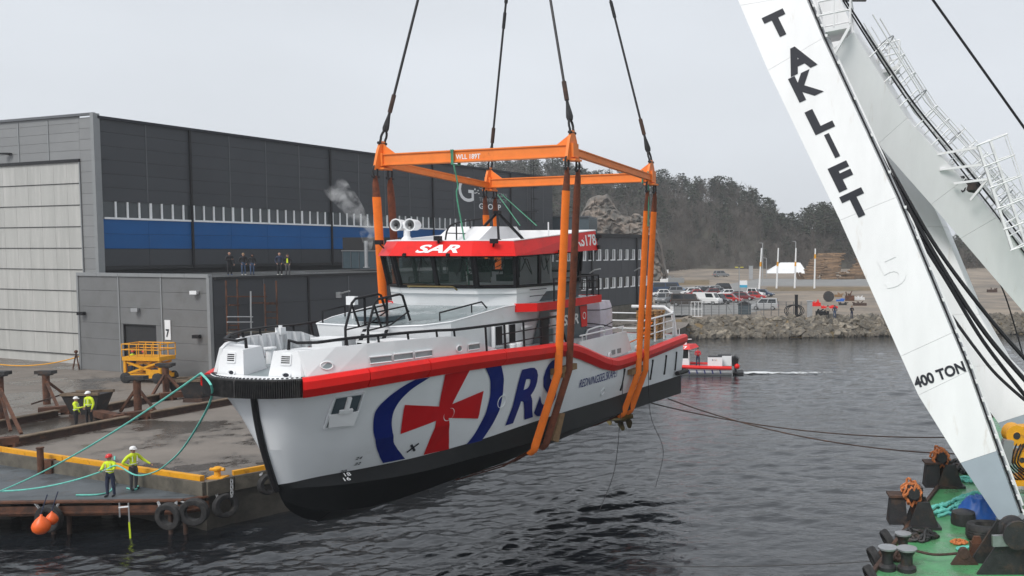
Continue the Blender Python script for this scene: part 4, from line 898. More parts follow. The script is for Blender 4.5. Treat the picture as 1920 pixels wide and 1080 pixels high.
for i in (-1, 1):
    for j in (-1, 1):
        m = MB()
        q = [G(i,j,.06,-.1), G(i,j,.06,.1), G(i,j,-.3,.28), G(i,j,-1.02,.5), G(i,j,-1.02,-.5), G(i,j,-.3,-.28)]
        m.prism([p-fp_*.05 for p in q], fp_*.1)
        g_ = [G(i,j,-.02), G(i,j,-.44,0,-j*.62), G(i,j,-.9,0,-j*.62), G(i,j,-.9)]
        m.prism([p-fu*.03 for p in g_], fu*.06)
        m.beam(G(i,j,-.66,-.2,0), G(i,j,-.66,.2,0), .3, .5, (0,0,1)); m.box(G(i,j,-1.0), (.5,.5,.07), Matrix.Rotation(-FY,3,'Z'))
        ob('corner_lug', m, M['orange'], fr)
o = G(-1,-1,-.66,-.122,3.35)
lettering('lettering', 'WLL 189T', o-V((0,0,.09)), fp_, V((0,0,1)), 1.05, .19, M['decal_white'], bfront, .02, lift=.006)
def shackle(c, up, wd, h, r, nm, par, side):
    side = V(side).normalized(); up = V(up).normalized(); m = MB()
    pts = [c-side*wd, c-side*wd+up*h*.35]+[c+up*h*.45+side*wd*1.15*math.cos(t)+up*h*.55*math.sin(t) for t in np.linspace(pi, 0, 9)]+[c+side*wd+up*h*.35, c+side*wd]
    m.tube(pts, r, 6); m.tube([c-side*(wd+r*2.2), c+side*(wd+r*2.2)], r*1.25, 8); m.ball(c-side*wd, r*1.6, 8); m.ball(c+side*wd, r*1.6, 8)
    return ob(nm, m, M['wire'], par, smooth=40)
HK = {-1: gy(934,-600,34.2), 1: gy(1004,-560,37.6)}
wl = {(-1,-1):'front left','x':''}
wire_lab = {(-1,-1):'dark hoist wire at the left front corner of the orange frame', (-1,1):'dark hoist wire at the raised front right corner of the frame', (1,1):'dark hoist wire at the right rear corner of the orange frame', (1,-1):'dark hoist wire dropping behind the WLL beam to the far left corner'}
sl_lab = {(-1,-1,-1):'orange round sling falling behind the foredeck at far left', (-1,-1,1):'brown round sling beside the orange one left of the wheelhouse',
 (-1,1,-1):'orange sling bent round the hull side beside the RS letters', (-1,1,1):'brown sling bent round the hull side beside the small ship lettering',
 (1,1,-1):'left one of two orange slings round the hull near the stern', (1,1,1):'right one of two orange slings round the hull near the stern',
 (1,-1,-1):'left one of two orange slings behind the wheelhouse roof', (1,-1,1):'right one of two orange slings behind the wheelhouse roof'}
for (i, j), lab in [(k, v) for k, v in wire_lab.items()]:
    t = thing('hoist_wire', lab, 'wire', G(i,j), group='hoist wires above the frame')
    d = (HK[i]-G(i,j)).normalized(); sd = fu
    shackle(G(i,j,-.02), d, .13, .5, .045, 'shackle', t, sd)
    a = G(i,j)+d*.45
    m = MB(); m.tube([a+d*k for k in (0,.12,.3,.62,.8,1.0)], [.1,.13,.11,.06,.05,.045], 8); ob('socket', m, M['wire'], t, smooth=40)
    m = MB(); m.tube([a+d*.75, a+d*1.45], .085, 8); ob('ferrule', m, M['rust_dark'], t, smooth=40)
    m = MB(); m.tube([a+d*.9, HK[i]], .05, 7); ob('wire', m, M['wire'], t, smooth=40)
    if i > 0 or j < 0: m = MB(); m.tube([a+d*7.0, a+d*8.0], .08, 8); m.tube([a+d*5.9, a+d*6.6], .075, 8); ob('coupling', m, M['wire'], t, smooth=40)
for i in (-1, 1):
    t = thing('hook_block', f"hook block high above the {'front' if i<0 else 'rear'} pair of hoist wires", 'hook', HK[i]); m = MB(); m.tube([HK[i]+V((.45*math.cos(a),0,.45*math.sin(a))) for a in np.linspace(.3, 5.2, 14)], [.1]*12+[.07,.03], 8); m.beam(HK[i]+V((0,0,.4)), HK[i]+V((0,0,2.2)), .7, .5); ob('hook', m, M['yellow'], t)
    m = MB(); m.tube([HK[i]+V((0,0,2.2)), HK[i]+V((-.3,0,9))], .06, 6); ob('wire', m, M['wire'], t)
def strap(mb, pts, w_, th):                              # soft round sling: flattened tube, wide across the way it lies
    P = [V(p) for p in pts]; rows = []
    for k, p in enumerate(P):
        d = (P[min(k+1,len(P)-1)]-P[max(k-1,0)]).normalized(); x = bu*.75+bpv*.45; x = (x-d*x.dot(d)).normalized(); y = d.cross(x)
        ww = w_ if not isinstance(w_, list) else w_[k]
        rows.append([p+x*ww*math.cos(a)+y*th*math.sin(a) for a in [2*pi*q/10 for q in range(11)]])
    mb.grid(rows); return mb
for (i, j, e), lab in sl_lab.items():
    brown = (i == -1 and e == 1)
    top = G(i,j,-1.05,e*.42); t = thing('round_sling', lab, 'sling', top, group='slings round the hull')
    shackle(top-V((0,0,.28)), (0,0,1), .11, .42, .04, 'shackle', t, fu)
    s0 = (top-V((BX,BY,0))); s_ = s0.dot(bu); ps = 1 if j > 0 else -1
    a = top-V((0,0,.3)); 
    lean = -.85 if i < 0 else -.5
    kz = 1.98 if i < 0 else 1.0
    p0_ = BW(s_,ps*3.66,kz); p1_ = BW(s_+lean,ps*3.12,-.70 if i < 0 else -.84); pts = [p0_.lerp(p1_, k) for k in (0,.06,.3,.6,.95,1)]+[BW(s_+lean*1.02,ps*2.95,-.84 if i < 0 else -.96)]
    und = [BW(s_+lean*1.02,ps*2.95,-.74 if i < 0 else -.9), BW(s_+lean*1.05,ps*1.88,-1.36), BW(s_+lean*1.05,0,-1.98)]
    b = a.lerp(pts[0], .105)
    m = MB(); strap(m, [a-V((0,0,-.06)), a-V((0,0,.25)), b], [.06,.12,.15], .07); ob('sheath', m, M['sling_brown'], t, smooth=50)
    m = MB(); strap(m, und, .1, .02); ob('keel_strap', m, M['sling_brown'], t, smooth=50)
    m = MB(); strap(m, [b, b.lerp(pts[0], .5), pts[0]-V((0,0,-.12))]+pts, .165 if not brown else .15, .07); ob('strap', m, M['sling_brown'] if brown else M['sling_orange'], t, smooth=50)
for s_, kz, lab in ((12.0,2.0,'wooden packing block under the front slings on the hull side'),(18.9,1.05,'wooden packing block under the rear slings on the hull side')):
    m = MB(); c_ = BW(s_,3.5,kz); Rm = Matrix.Rotation(pi/2-YAW,3,'Z'); m.box(c_, (1.7,.2,.22), Rm); m.box(c_+V((0,0,-.2)), (.5,.16,.18), Rm); tag(ob('packing_block', m, M['wood']), lab, 'block', 'packing blocks')
m = MB(); m.prism([BW(12.2,3.1,.3),BW(12.5,3.12,.25),BW(12.0,3.1,-.75),BW(11.6,3.08,-.6)], bpv*.14); tag(ob('edge_board', m, M['wood']), 'splintered edge board under the brown sling at the bottom edge', 'board')
m = MB(); m.tube([G(-1,-1,-.4,-.2,3.2)+V((0,0,.0)), G(-1,-1,-.42,.22,3.2), G(-1,-1,-.92,.22,3.22), G(-1,-1,-.92,-.2,3.22)], .035, 5, closed=True)
m.tube([G(-1,-1,-.4,-.22,3.28), G(-1,-1,-.42,.2,3.3), G(-1,-1,-.92,.2,3.3), G(-1,-1,-.92,-.22,3.28)], .035, 5, closed=True)
mk('rope_green', (.06,.24,.15), .8, var=.3, scale=5); mk('rope_turq', (.14,.52,.44), .75, var=.2, scale=6); mk('rope_orange', (.50,.16,.05), .8, var=.3, scale=8)
a = G(-1,-1,-.92,-.2,3.3); m.tube(crv([a, a+V((.15,0,-.8)), a+V((.1,0,-1.2)), a+V((.35,.1,-3.0)), a+V((.45,.2,-4.6))], 4), .03, 5); tag(ob('tag_line', m, M['rope_green']), 'thin green line tied round the front beam of the frame', 'rope', 'tag lines on the frame')
a = G(1,1,-.45,-.35); m = MB(); m.tube(crv([a, a+V((.03,-.1,-1.4)), a+V((0,-.1,-2.4))], 4), .03, 5); m.tube([G(1,1,-.4,-.25,-.3), G(1,1,-.95,-.25,-.3)], .04, 5); tag(ob('tag_line', m, M['rope_green']), 'thin green line hanging at the right rear corner of the frame', 'rope', 'tag lines on the frame')
a = G(1,-1,-1.2,0,.4); m = MB(); m.tube([a, BW(15.5,-.3,7.4)], .025, 5); m.tube([a+V((.2,0,0)), BW(16.0,.2,7.4)], .025, 5); tag(ob('tag_line', m, M['rope_green']), 'pair of pale lines from the far frame corner to the mast', 'rope', 'tag lines on the frame')
for pts, lab in (((BW(17.5,3.5,1.6), BW(17.0,3.5,-.8), BW(15.5,3.9,-2.6), BW(13.5,4.2,-3.6)),'thin dark line hanging from the hull behind the brown sling'), ((BW(20.2,3.5,1.4), BW(20.4,3.5,-1.2), BW(21.0,3.9,-3.0), BW(19.0,4.3,-4.2)),'thin dark line curling below the stern slings')):
    m = MB(); m.tube(crv(pts, 6), .014, 4); tag(ob('messenger_line', m, M['wire']), lab, 'line', 'lines hanging from the hull')
# ================================================================== floating crane: pontoon, boom legs, ladders
mk('deck_green', (.075,.28,.115), .35, var=.25, scale=1.2, dirt=(.13,.21,.13), dscale=1.1, dlo=.48, dhi=.68, wet=.12, bump=.25, bscale=5)
mk('crane_grey', (.30,.35,.39), .45, var=.06, scale=1)
mk('black_iron', (.022,.022,.024), .55, var=.4, scale=3, dirt=(.075,.045,.03), dscale=2.2, dlo=.52, dhi=.7, bump=.3)
mk('tarp_blue', (.015,.12,.48), .4, var=.2, scale=3)
DZ = 1.5
e0, e1, e2 = gz(1600,1120,DZ), gz(1700,985,DZ), gz(1800,858,DZ)
dd = (e2-e0).normalized(); b0 = e0-dd*8; b1 = e2+dd*22; rt = V((dd.y,-dd.x,0))
pon = thing('crane_pontoon', 'green decked pontoon of the floating crane at the lower right', 'pontoon', e1)
m = MB(); q = [b0, b1, b1+rt*18, b0+rt*18]; m.add(q+[p-V((0,0,2.2)) for p in q], [(0,1,5,4),(1,2,6,5),(2,3,7,6),(3,0,4,7)]); ob('side', m, M['black_iron'], pon)
m = MB(); m.add([p+V((0,0,.006)) for p in q], [(0,1,2,3)]); ob('deck', m, M['deck_green'], pon)
m = MB(); m.beam(b0+rt*.06+V((0,0,.07)), b1+rt*.06+V((0,0,.07)), .12, .14); ob('deck_edge', m, M['rust_dark'], pon)
crane = thing('crane_boom', 'tall white boom of the floating crane lettered TAKLIFT and 400 TON', 'crane boom', gz(1893,975,DZ))
def tilted(nm, L_, R_, back, cuts=None, mats=None, par=crane):
    """box girder: left and right edge of its near face from foot to head, pushed back"""
    out = []; back = V(back)
    for k in range(len(L_)-1):
        a, b, c, d = L_[k], R_[k], R_[k+1], L_[k+1]; g = .004
        up = ((d-a)+(c-b)).normalized()
        a, b, c, d = a+up*g, b+up*g, c-up*g, d-up*g
        q = [a,b,c,d]; m = MB(); m.add(q+[p+back for p in q], [(0,1,2,3),(7,6,5,4),(0,4,5,1),(1,5,6,2),(2,6,7,3),(3,7,4,0)])
        out.append(ob(nm, m, mats[k] if mats else M['crane_white'], par))
    return out
l1 = [(1876,980,28.0),(1801,868,28.4),(1722,741,28.9),(1689,668,29.2),(1575,413,30.3),(1440,132,31.5),(1388,10,32.0),(1150,-540,35.0),(1085,-690,36)]
r1_ = [(1912,966,28.0),(1868,846,28.4),(1815,696,28.9),(1785,624,29.2),(1680,370,30.3),(1542,72,31.5),(1508,-10,32.0),(1267,-560,35.0),(1190,-735,36)]
q0_, q1_, q2_ = gy(*l1[2]), gy(*r1_[2]), gy(*l1[7])
pn_ = (q1_-q0_).cross(q2_-q0_).normalized()
LP = [gp(p[0], p[1], q0_, pn_) for p in l1]; RP = [gp(p[0], p[1], q0_, pn_) for p in r1_]; BK = (.52,1.35,0)
secs = tilted('boom_section', LP, RP, BK, mats=[M['crane_grey']]+[M['crane_white']]*7)
fx = (RP[3]-LP[3]).normalized(); fy = (LP[5]-LP[3]); fy = (fy-fx*fy.dot(fx)).normalized(); fn = fx.cross(fy)
if fn.y > 0: fn = -fn
fx2 = (RP[2]-LP[2]).normalized()
def on_leg(px, py): return gp(px, py, LP[4], (RP[4]-LP[4]).cross(LP[5]-LP[4]).normalized())
for ch, px, py, w_, h_ in (('T',1458,46,.84,.95),('A',1497,111,1.05,.98),('K',1511,160,.95,.98),('L',1537,224,.76,.93),('I',1560,273,.19,.93),('F',1580,331,.72,.95),('T',1605,383,.84,.95)):
    c_ = on_leg(px, py); par = secs[5] if py < 90 else secs[4]
    lettering('lettering', ch, c_-fx*w_/2-fy*h_/2, fx, fy, w_, h_, M['decal_black'], par, .055, lift=.02)
lettering('lettering', '5', on_leg(1672,508)-fx*.4-fy*.55, fx, fy, .8, 1.1, M['crane_white'], secs[3], .01, lift=.02)
pl_ = lambda px, py: gp(px, py, LP[2], (RP[2]-LP[2]).cross(LP[3]-LP[2]).normalized())
o = pl_(1718,729); ux = (pl_(1813,696)-o).normalized(); uy = (pl_(1690,668)-LP[2]); uy = (uy-ux*uy.dot(ux)).normalized()
lettering('lettering', '400 TON', o, ux, uy, (pl_(1812,696)-o).length, .38, M['decal_black'], secs[2], .035, lift=.02)
bk = V(BK)
m = MB(); pts = [p+bk*.35+fx*.05 for p in RP]; m.tube(pts, .05, 6); ob('pipe', m, M['zinc'], crane)
m = MB(); m.tube([p+bk*.12+fx*.06 for p in RP], .035, 6); ob('cable', m, M['black'], crane)
m = MB(); m.tube([p+bk*.75+fx*.05 for p in RP], .04, 6); ob('pipe', m, M['crane_white'], crane)
for k in range(26):
    t = k/26*6.0; i = int(t); p = RP[i].lerp(RP[i+1], t-i); m = MB(); m.box(p+bk*.3+fx*.05, (.1,.5,.1)); ob('pipe_clip', m, M['crane_white'], crane)
# far leg
l2 = [(1965,950,33),(1872,793,34),(1796,690,34.6),(1742,590,35.0),(1664,425,35.6),(1500,60,37),(1290,-420,38)]
r2_ = [(2020,930,33),(1968,762,34),(1890,682,34.6),(1836,590,35.0),(1768,425,35.6),(1600,55,37),(1390,-425,38)]
L2 = [gy(*p) for p in l2]; R2 = [gy(*p) for p in r2_]
tilted('boom_section', L2, R2, (.6,1.5,0), mats=[M['crane_grey']]+[M['crane_white']]*5)
# back strut with its ladder
l3 = [(2200,900,37),(1920,586,35.4),(1801,447,34.6),(1746,383,34.2),(1646,270,33.5),(1530,118,32.6)]
r3_ = [(2270,815,37),(1985,530,35.4),(1868,408,34.6),(1806,338,34.2),(1700,222,33.5),(1600,60,32.6)]
L3 = [gy(*p) for p in l3]; R3 = [gy(*p) for p in r3_]
tilted('strut_section', L3, R3, (.5,1.2,.15))
b3 = V((.5,1.2,.15))
def mid3(t, off=.0, back=.5):
    t *= 4; i = min(int(t), 3); p = R3[1+i].lerp(R3[2+i], t-i); d = (R3[5]-R3[1]).normalized(); n = d.cross(V((0,1,0))).normalized(); n = n if n.x > 0 else -n
    return p+b3*back+n*off, d, n
lad = thing('caged_ladder', 'white ladder with safety hoops running up the crane strut', 'ladder', mid3(0)[0])
for bk_ in (.2,.75):
    m = MB(); m.tube([mid3(t, .35, bk_)[0] for t in np.linspace(0,1,9)], .045, 6); ob('stringer', m, M['crane_white'], lad)
for k in range(40):
    t = k/40; m = MB(); m.tube([mid3(t,.35,.2)[0], mid3(t,.35,.75)[0]], .02, 5); ob('rung', m, M['crane_white'], lad)
for k in range(8): t = (k+.5)/8; m = MB(); m.tube([mid3(t,0,.5)[0], mid3(t,.38,.5)[0]], .04, 5); ob('bracket', m, M['crane_white'], lad)
for k in range(16):
    t = .14+k*.053; a, d, n = mid3(t,.35,.2); b, _, _ = mid3(t,.35,.75); c_ = (a+b)/2; w_ = (b-a)*.62
    m = MB(); m.tube([c_-w_*math.cos(u)+n*.78*math.sin(u) for u in np.linspace(0,pi,10)], .028, 5); ob('hoop', m, M['crane_white'] if k % 3 else M['steel'], lad)
for off_, bk_ in ((.15,.95),(.15,.05)):
    m = MB(); m.tube([mid3(t, .95, bk_)[0] for t in np.linspace(0,1,9)], .03, 5); m.tube([mid3(t, .5, bk_)[0] for t in np.linspace(0,1,9)], .022, 5); ob('handrail', m, M['crane_white'], lad)
    for k in range(14): m = MB(); m.tube([mid3(k/14, 0, bk_)[0], mid3(k/14, .95, bk_)[0]], .026, 5); ob('rail_post', m, M['crane_white'], lad)
for k in range(13):
    t = .02+k*.05; a, d, n = mid3(t,.75,.1); m = MB(); m.tube([a+V((.0,-.45,0))*math.cos(u)+n*.62*math.sin(u)+V((.2,.4,0)) for u in np.linspace(0,pi,9)], .022, 5); ob('hoop', m, M['crane_white'], lad)
for k in (-.3,.3):
    m = MB(); m.tube([mid3(t,.75+.5,.1)[0]+V((.2,.4+k,0)) for t in np.linspace(.02,.64,8)], .018, 5); ob('cage_bar', m, M['crane_white'], lad)
for k in (-.5,0,.5):
    m = MB(); pts = []
    for t in np.linspace(.14,.93,9): a, d, n = mid3(t,.35,.2); b, _, _ = mid3(t,.35,.75); c_ = (a+b)/2; w_ = (b-a)*.62; pts.append(c_-w_*math.sin(k*2)+n*.78*math.cos(k*1.2))
    m.tube(pts, .018, 5); ob('cage_bar', m, M['crane_white'], lad)
def platform(nm, lab, a, b, dep, hgt, par=None, grate='steel'):
    t = thing(nm, lab, 'platform', (V(a)+V(b))/2); a = V(a); b = V(b); d = V(dep); q = [a, b, b+d, a+d]
    m = MB(); m.add([p for p in q]+[p-V((0,0,.14)) for p in q], [(0,1,2,3),(7,6,5,4),(0,4,5,1),(1,5,6,2),(2,6,7,3),(3,7,4,0)]); ob('floor', m, M['crane_white'], t)
    for k in range(4):
        p, r = q[k], q[(k+1) % 4]
        m = MB(); m.tube([p, p+V((0,0,hgt))], .04, 6); m2 = p.lerp(r, .5); ob('post', m, M['crane_white'], t)
        m = MB(); m.tube([m2, m2+V((0,0,hgt))], .03, 6); ob('post', m, M['crane_white'], t)
        for z in (.5, 1): m = MB(); m.tube([p+V((0,0,hgt*z)), r+V((0,0,hgt*z))], .035, 6); ob('rail', m, M['crane_white'], t)
    return t
t = platform('upper_platform', 'white railed platform between the crane legs at the top edge', gy(1533,56,32.2), gy(1594,44,32.2), (.3,1.6,0), 1.0)
m = MB(); a = gy(1592,52,32.2); m.beam(a, gy(1556,116,32.4), .1); m.beam(a+V((.1,.6,0)), gy(1578,120,32.9), .08); ob('brace', m, M['crane_white'], t)
t = platform('side_platform', 'small railed basket platform out on the right of the crane strut', gy(1646,132,33.8), gy(1686,122,33.8), (.2,1.0,0), .95)
m = MB(); m.beam(gy(1686,124,33.8), gy(1668,158,34), .07); ob('brace', m, M['crane_white'], t)
m = MB(); c_ = gy(1604,-14,33.9); m.box(c_, (.9,.7,.5)); m.lathe(c_+V((.2,-.6,.1)), [(.45,-.2),(.45,.2),(.2,.22),(0,.22)], 14, (.3,1,0)); tag(ob('sheave_house', m, M['black_iron']), 'dark sheave housing at the top of the crane legs by the upper platform', 'sheave')
# second caged ladder at the right edge
l4 = thing('caged_ladder', 'short caged ladder standing at the right edge of the photo beside the strut', 'ladder', gy(1870,380,33.5))
A0, A1 = gy(1834,272,33.5), gy(1898,468,33.5); B0_, B1_ = gy(1856,262,33.8), gy(1922,455,33.8)
for a, b in ((A0,A1),(B0_,B1_)): m = MB(); m.beam(a, b, .12, .1); ob('stringer', m, M['crane_white'], l4)
for k in range(9): m = MB(); m.tube([A0.lerp(A1,k/8), B0_.lerp(B1_,k/8)], .03, 5); ob('rung', m, M['crane_white'], l4)
for k in range(6):
    a = A0.lerp(A1,k/5); b = B0_.lerp(B1_,k/5); c_ = (a+b)/2; w_ = (b-a)*.55; n = V((.85,-.2,.3))
    m = MB(); m.tube([c_-w_*math.cos(u)*1.2+n*.95*math.sin(u) for u in np.linspace(0,pi,10)], .03, 5); ob('hoop', m, M['crane_white'], l4)
m = MB(); m.tube([(A0+B0_)/2+V((.85,-.2,.3))*.95, (A1+B1_)/2+V((.85,-.2,.3))*.95], .025, 5); m.tube([B0_+V((.5,-.15,.15)), B1_+V((.5,-.15,.15))], .02, 5); ob('cage_bar', m, M['crane_white'], l4)
br = thing('ladder_bridge', 'white walkway rails linking the strut with the right hand ladder', 'walkway', gy(1800,285,33.8))
for p, q in (((1742,292),(1836,276)),((1762,318),(1848,308)),((1788,344),(1852,336)),((1820,375),(1852,336))): m = MB(); m.beam(gy(*p,34.0), gy(*q,33.6), .09); ob('rail', m, M['crane_white'], br)
m = MB(); m.ball(gy(1818,352,34.6), (.5,.4,.35), 10); m.tube([gy(1805,345,34.3)+V((.12*math.cos(u),0,.3*math.sin(u))) for u in np.linspace(0,6,10)], .05, 5); tag(ob('hose_bundle', m, M['black_iron']), 'dark tangle of hoses where the walkway meets the strut', 'hoses')
for pts, r, lab in ((((1585,0,32.5),(1700,175,33.3),(1800,300,34),(1880,400,34.5),(1960,510,35)),.035,'thin black wire along the ladder, upper of two'),(((1580,0,32.6),(1690,172,33.4),(1790,302,34.1),(1870,405,34.6),(1950,515,35.1)),.03,'thin black wire along the ladder, lower of two'),
    (((1748,-2,33),(1925,246,33)),.05,'straight black stay wire crossing the top right corner'),
    (((1625,235,32.0),(1690,352,31.4),(1760,470,31),(1850,590,30.6),(1930,682,30.3)),.075,'uppermost thick black hose sagging along the crane leg'),
    (((1640,270,31.8),(1700,385,31.2),(1775,515,30.8),(1850,628,30.4),(1930,722,30.1)),.085,'second thick black hose sagging along the crane leg'),
    (((1660,310,31.7),(1710,420,31.1),(1780,535,30.7),(1845,642,30.3),(1930,752,30.0)),.07,'lowest long black hose sagging along the crane leg'),
    (((1784,592,30.4),(1830,655,30.1),(1870,704,29.9),(1935,762,29.7)),.06,'short black hose hanging beside the 400 TON lettering'),
    (((1870,520,36),(1890,570,36),(1925,690,36)),.03,'thin dark wire in the gap right of the far leg')):
    m = MB(); m.tube(crv([gy(*p) for p in pts], 6), r, 6); tag(ob('cable', m, M['black'], smooth=50), lab, 'cable', 'cables on the crane')
# ---- gear on the pontoon deck
def dk_(px, py): return gz(px, py, DZ)
def rope_heap(nm, lab, c, rx, ry, h, r, m_, n=90, seed=1, cat='rope', grp=None):
    R_ = random.Random(seed); pts = []
    for k in range(n):
        a = k*.55+R_.random()*.5; q = .35+.65*R_.random(); pts.append(V(c)+V((rx*q*math.cos(a), ry*q*math.sin(a), r+h*R_.random()*(1.1-q))))
    m = MB(); m.tube(crv(pts, 3), r, 5); return tag(ob(nm, m, m_, smooth=50), lab, cat, grp)
for k, (px, py, lab) in enumerate(((1778,912,'rear guide roller on the green deck with orange rope draped over it'),(1728,988,'front guide roller on the green deck with orange rope draped over it'))):
    c_ = dk_(px, py); t = thing('guide_roller', lab, 'roller', c_, group='guide rollers on the pontoon')
    m = MB(); 
    for s_ in (-.32,.32): m.prism([c_+V((-.55,s_,0)), c_+V((.55,s_,0)), c_+V((.2,s_,.95)), c_+V((-.2,s_,.95))], V((0,.07,0)))
    m.box(c_+V((0,.03,.06)), (1.2,.9,.1)); ob('bracket', m, M['black_iron'], t)
    m = MB(); m.lathe(c_+V((0,-.28,.55)), [(.0,-.02),(.34,-.02),(.34,.04),(.2,.08),(.2,.52),(.34,.56),(.34,.62),(0,.62)], 18, (0,1,0)); ob('roller', m, M['rust_dark'], t, smooth=35)
    h = c_+V((-.3,.1,1.2)); m = MB(); m.box(c_+V((-.2,.3,1.1)), (.5,.5,.5)); m.lathe(h-V((0,.3,0)), [(0,0),(.2,0),(.2,.4),(0,.4)], 14, (0,1,0)); ob('drum', m, M['black_iron'], t, smooth=35)
    R_ = random.Random(k); pts = [h+V((.26*math.cos(a)*(.7+.7*R_.random()), -.35+.035*a+.12*R_.random(), .30*math.sin(a)*(.7+.8*R_.random())-.08)) for a in np.linspace(0,24,90)]; m = MB(); m.tube(crv(pts,2), .045, 5); o_ = ob('orange_rope', m, M['rope_orange']); tag(o_, f"coil of orange rope over the {'rear' if k==0 else 'front'} guide roller", 'rope', 'orange rope coils')
    p_ = c_+V((-.75,.55,0)) if k else c_+V((-.65,.1,0)); t = thing('mooring_post', f"square black mooring post behind the {'rear' if k==0 else 'front'} guide roller", 'mooring post', p_, group='square mooring posts')
    m = MB(); m.add([p_+V((x*a,y*a,z)) for z, a in ((0,.32),(.95,.24)) for x, y in ((-1,-1),(1,-1),(1,1),(-1,1))], [(0,1,5,4),(1,2,6,5),(2,3,7,6),(3,0,4,7)]); ob('post', m, M['black_iron'], t); m = MB(); m.box(p_+V((0,0,.98)), (.66,.66,.07)); ob('cap', m, M['rust_dark'], t)
for px, py, s_, lab in ((1693,1032,.72,'black capstan on the pontoon edge near the rope net'),(1700,1062,.85,'flat topped grey capstan in the lower right, right of a pair'),(1664,1060,.8,'flat topped grey capstan in the lower right, left of a pair')):
    c_ = dk_(px, py+8); t = thing('capstan', lab, 'capstan', c_, group='capstans on the pontoon')
    m = MB(); m.lathe(c_, [(.34*s_,0),(.34*s_,.12),(.22*s_,.2),(.2*s_,.45),(.3*s_,.6),(.36*s_,.64)], 16); ob('body', m, M['black_iron'], t, smooth=35); m = MB(); m.lathe(c_, [(.36*s_,.642),(.36*s_,.69),(0,.7)], 16); ob('head', m, M['steel'], t, smooth=35)
def tyre(nm, lab, c, ax, R_, w_, par=None, grp=None, cat='tyre'):
    m = MB(); m.lathe(c, [(R_*.58,-w_*.42),(R_*.7,-w_*.5),(R_*.93,-w_*.46),(R_,-w_*.3),(R_,-w_*.12),(R_*.985,-w_*.1),(R_*.985,-w_*.06),(R_,-w_*.04),(R_,w_*.04),(R_*.985,w_*.06),(R_*.985,w_*.1),(R_,w_*.12),(R_,w_*.3),(R_*.93,w_*.46),(R_*.7,w_*.5),(R_*.58,w_*.42),(R_*.56,0),(R_*.58,-w_*.42)], 28, ax)
    return tag(ob(nm, m, M['rubber'], smooth=35), lab, cat, grp)
tyre('tyre', 'big black tyre lying flat on the green deck below the blue tarp', dk_(1852,1012)+V((0,0,.3)), (0,.1,1), .72, .5, grp='tyres on the pontoon')
tyre('tyre', 'black tyre hung over the pontoon edge left of the rope net', dk_(1676,1012)+V((-.2,0,.0)), (1,.2,.5), .36, .25, grp='tyres on the pontoon')
tyre('tyre', 'black tyre hung at the pontoon edge above the paired capstans', dk_(1652,1046)+V((-.2,0,.0)), (1,.2,.4), .36, .25, grp='tyres on the pontoon')
tyre('tyre', 'black tyre at the bottom edge of the photo on the pontoon', dk_(1640,1085)+V((-.1,0,.05)), (1,.2,.4), .36, .25, grp='tyres on the pontoon')
c_ = dk_(1806,982); m = MB(); m.lathe(c_, [(.42,0),(.44,.1),(.4,.42),(.3,.46),(0,.46)], 16); tag(ob('bollard', m, M['black_iron'], smooth=35), 'short round black bollard just left of the blue tarp', 'bollard')
def cloth_heap(c, rx, ry, h, seed, m_, nm, lab, cat):
    rows = []; 
    for i in range(19):
        r = []
        for j in range(27):
            u = -1+2*i/18; v = -1+2*j/26; d = max(0, 1-(u*u+v*v)**.5); n = NZ.noise(V((u*3+seed,v*3,1)))*.5+NZ.noise(V((u*7,v*7+seed,2)))*.3
            r.append(V(c)+V((v*rx*(1+.12*n), u*ry*(1+.15*n), max(.012, h*min(1, d*1.7)*(1+.6*n)))))
        rows.append(r)
    m = MB(); m.grid(rows); return tag(ob(nm, m, m_, smooth=60), lab, cat)
cloth_heap(dk_(1836,972), .95, .7, .8, 1, M['tarp_blue'], 'tarpaulin', 'crumpled blue tarpaulin at the foot of the white crane leg', 'tarp')
def laid_rope(pts, r, k, lab, seed):
    R_ = random.Random(seed); P = crv([dk_(*p) for p in pts], 8); m = MB(); n = len(P)
    line = []
    for q in range(k):
        seq = range(n) if q % 2 == 0 else range(n-1,-1,-1)
        for i in seq: d = (P[min(i+1,n-1)]-P[max(i-1,0)]).normalized(); s_ = V((-d.y,d.x,0)); line.append(P[i]+s_*((q-(k-1)/2)*r*2.1+.05*math.sin(i*.7+q)+R_.uniform(-.03,.03))+V((0,0,r+(.12 if 3 < i < n-3 else .02)*R_.random()+.10*(q % 3 == 1))))
    m.tube(line, r, 6); return tag(ob('rope_pile', m, M['rope_turq'], smooth=50), lab, 'rope')
laid_rope(((1745,966),(1772,960),(1800,950),(1830,938),(1852,934)), .06, 7, 'thick turquoise mooring rope laid in bights beside the blue tarp', 3)
rope_heap('rope_pile', 'thin pale turquoise rope loose on the deck below the yellow coil', dk_(1822,1036), .55, .5, .06, .03, M['rope_turq'], 40, 6)
rope_heap('rope_coil', 'small coil of yellow rope on the green deck', dk_(1798,1019), .3, .26, .14, .03, M['rope_orange'], 60, 7)
rope_heap('rope_pile', 'turquoise rope lying at the far end of the green deck', dk_(1812,902), .5, .5, .12, .05, M['rope_turq'], 40, 8)
rope_heap('net_heap', 'dark heap of netting and rope by the pontoon edge', dk_(1722,1010), .75, .5, .42, .05, M['black_iron'], 120, 9, 'net')
rope_heap('scrap_heap', 'dark heap of gear at the far end of the pontoon', dk_(1800,882), .8, .8, .5, .08, M['black_iron'], 90, 10, 'gear')
rope_heap('scrap_heap', 'rusty heap of gear at the pontoon edge between two tyres', dk_(1678,1046), .5, .4, .4, .06, M['rust_dark'], 80, 11, 'gear')
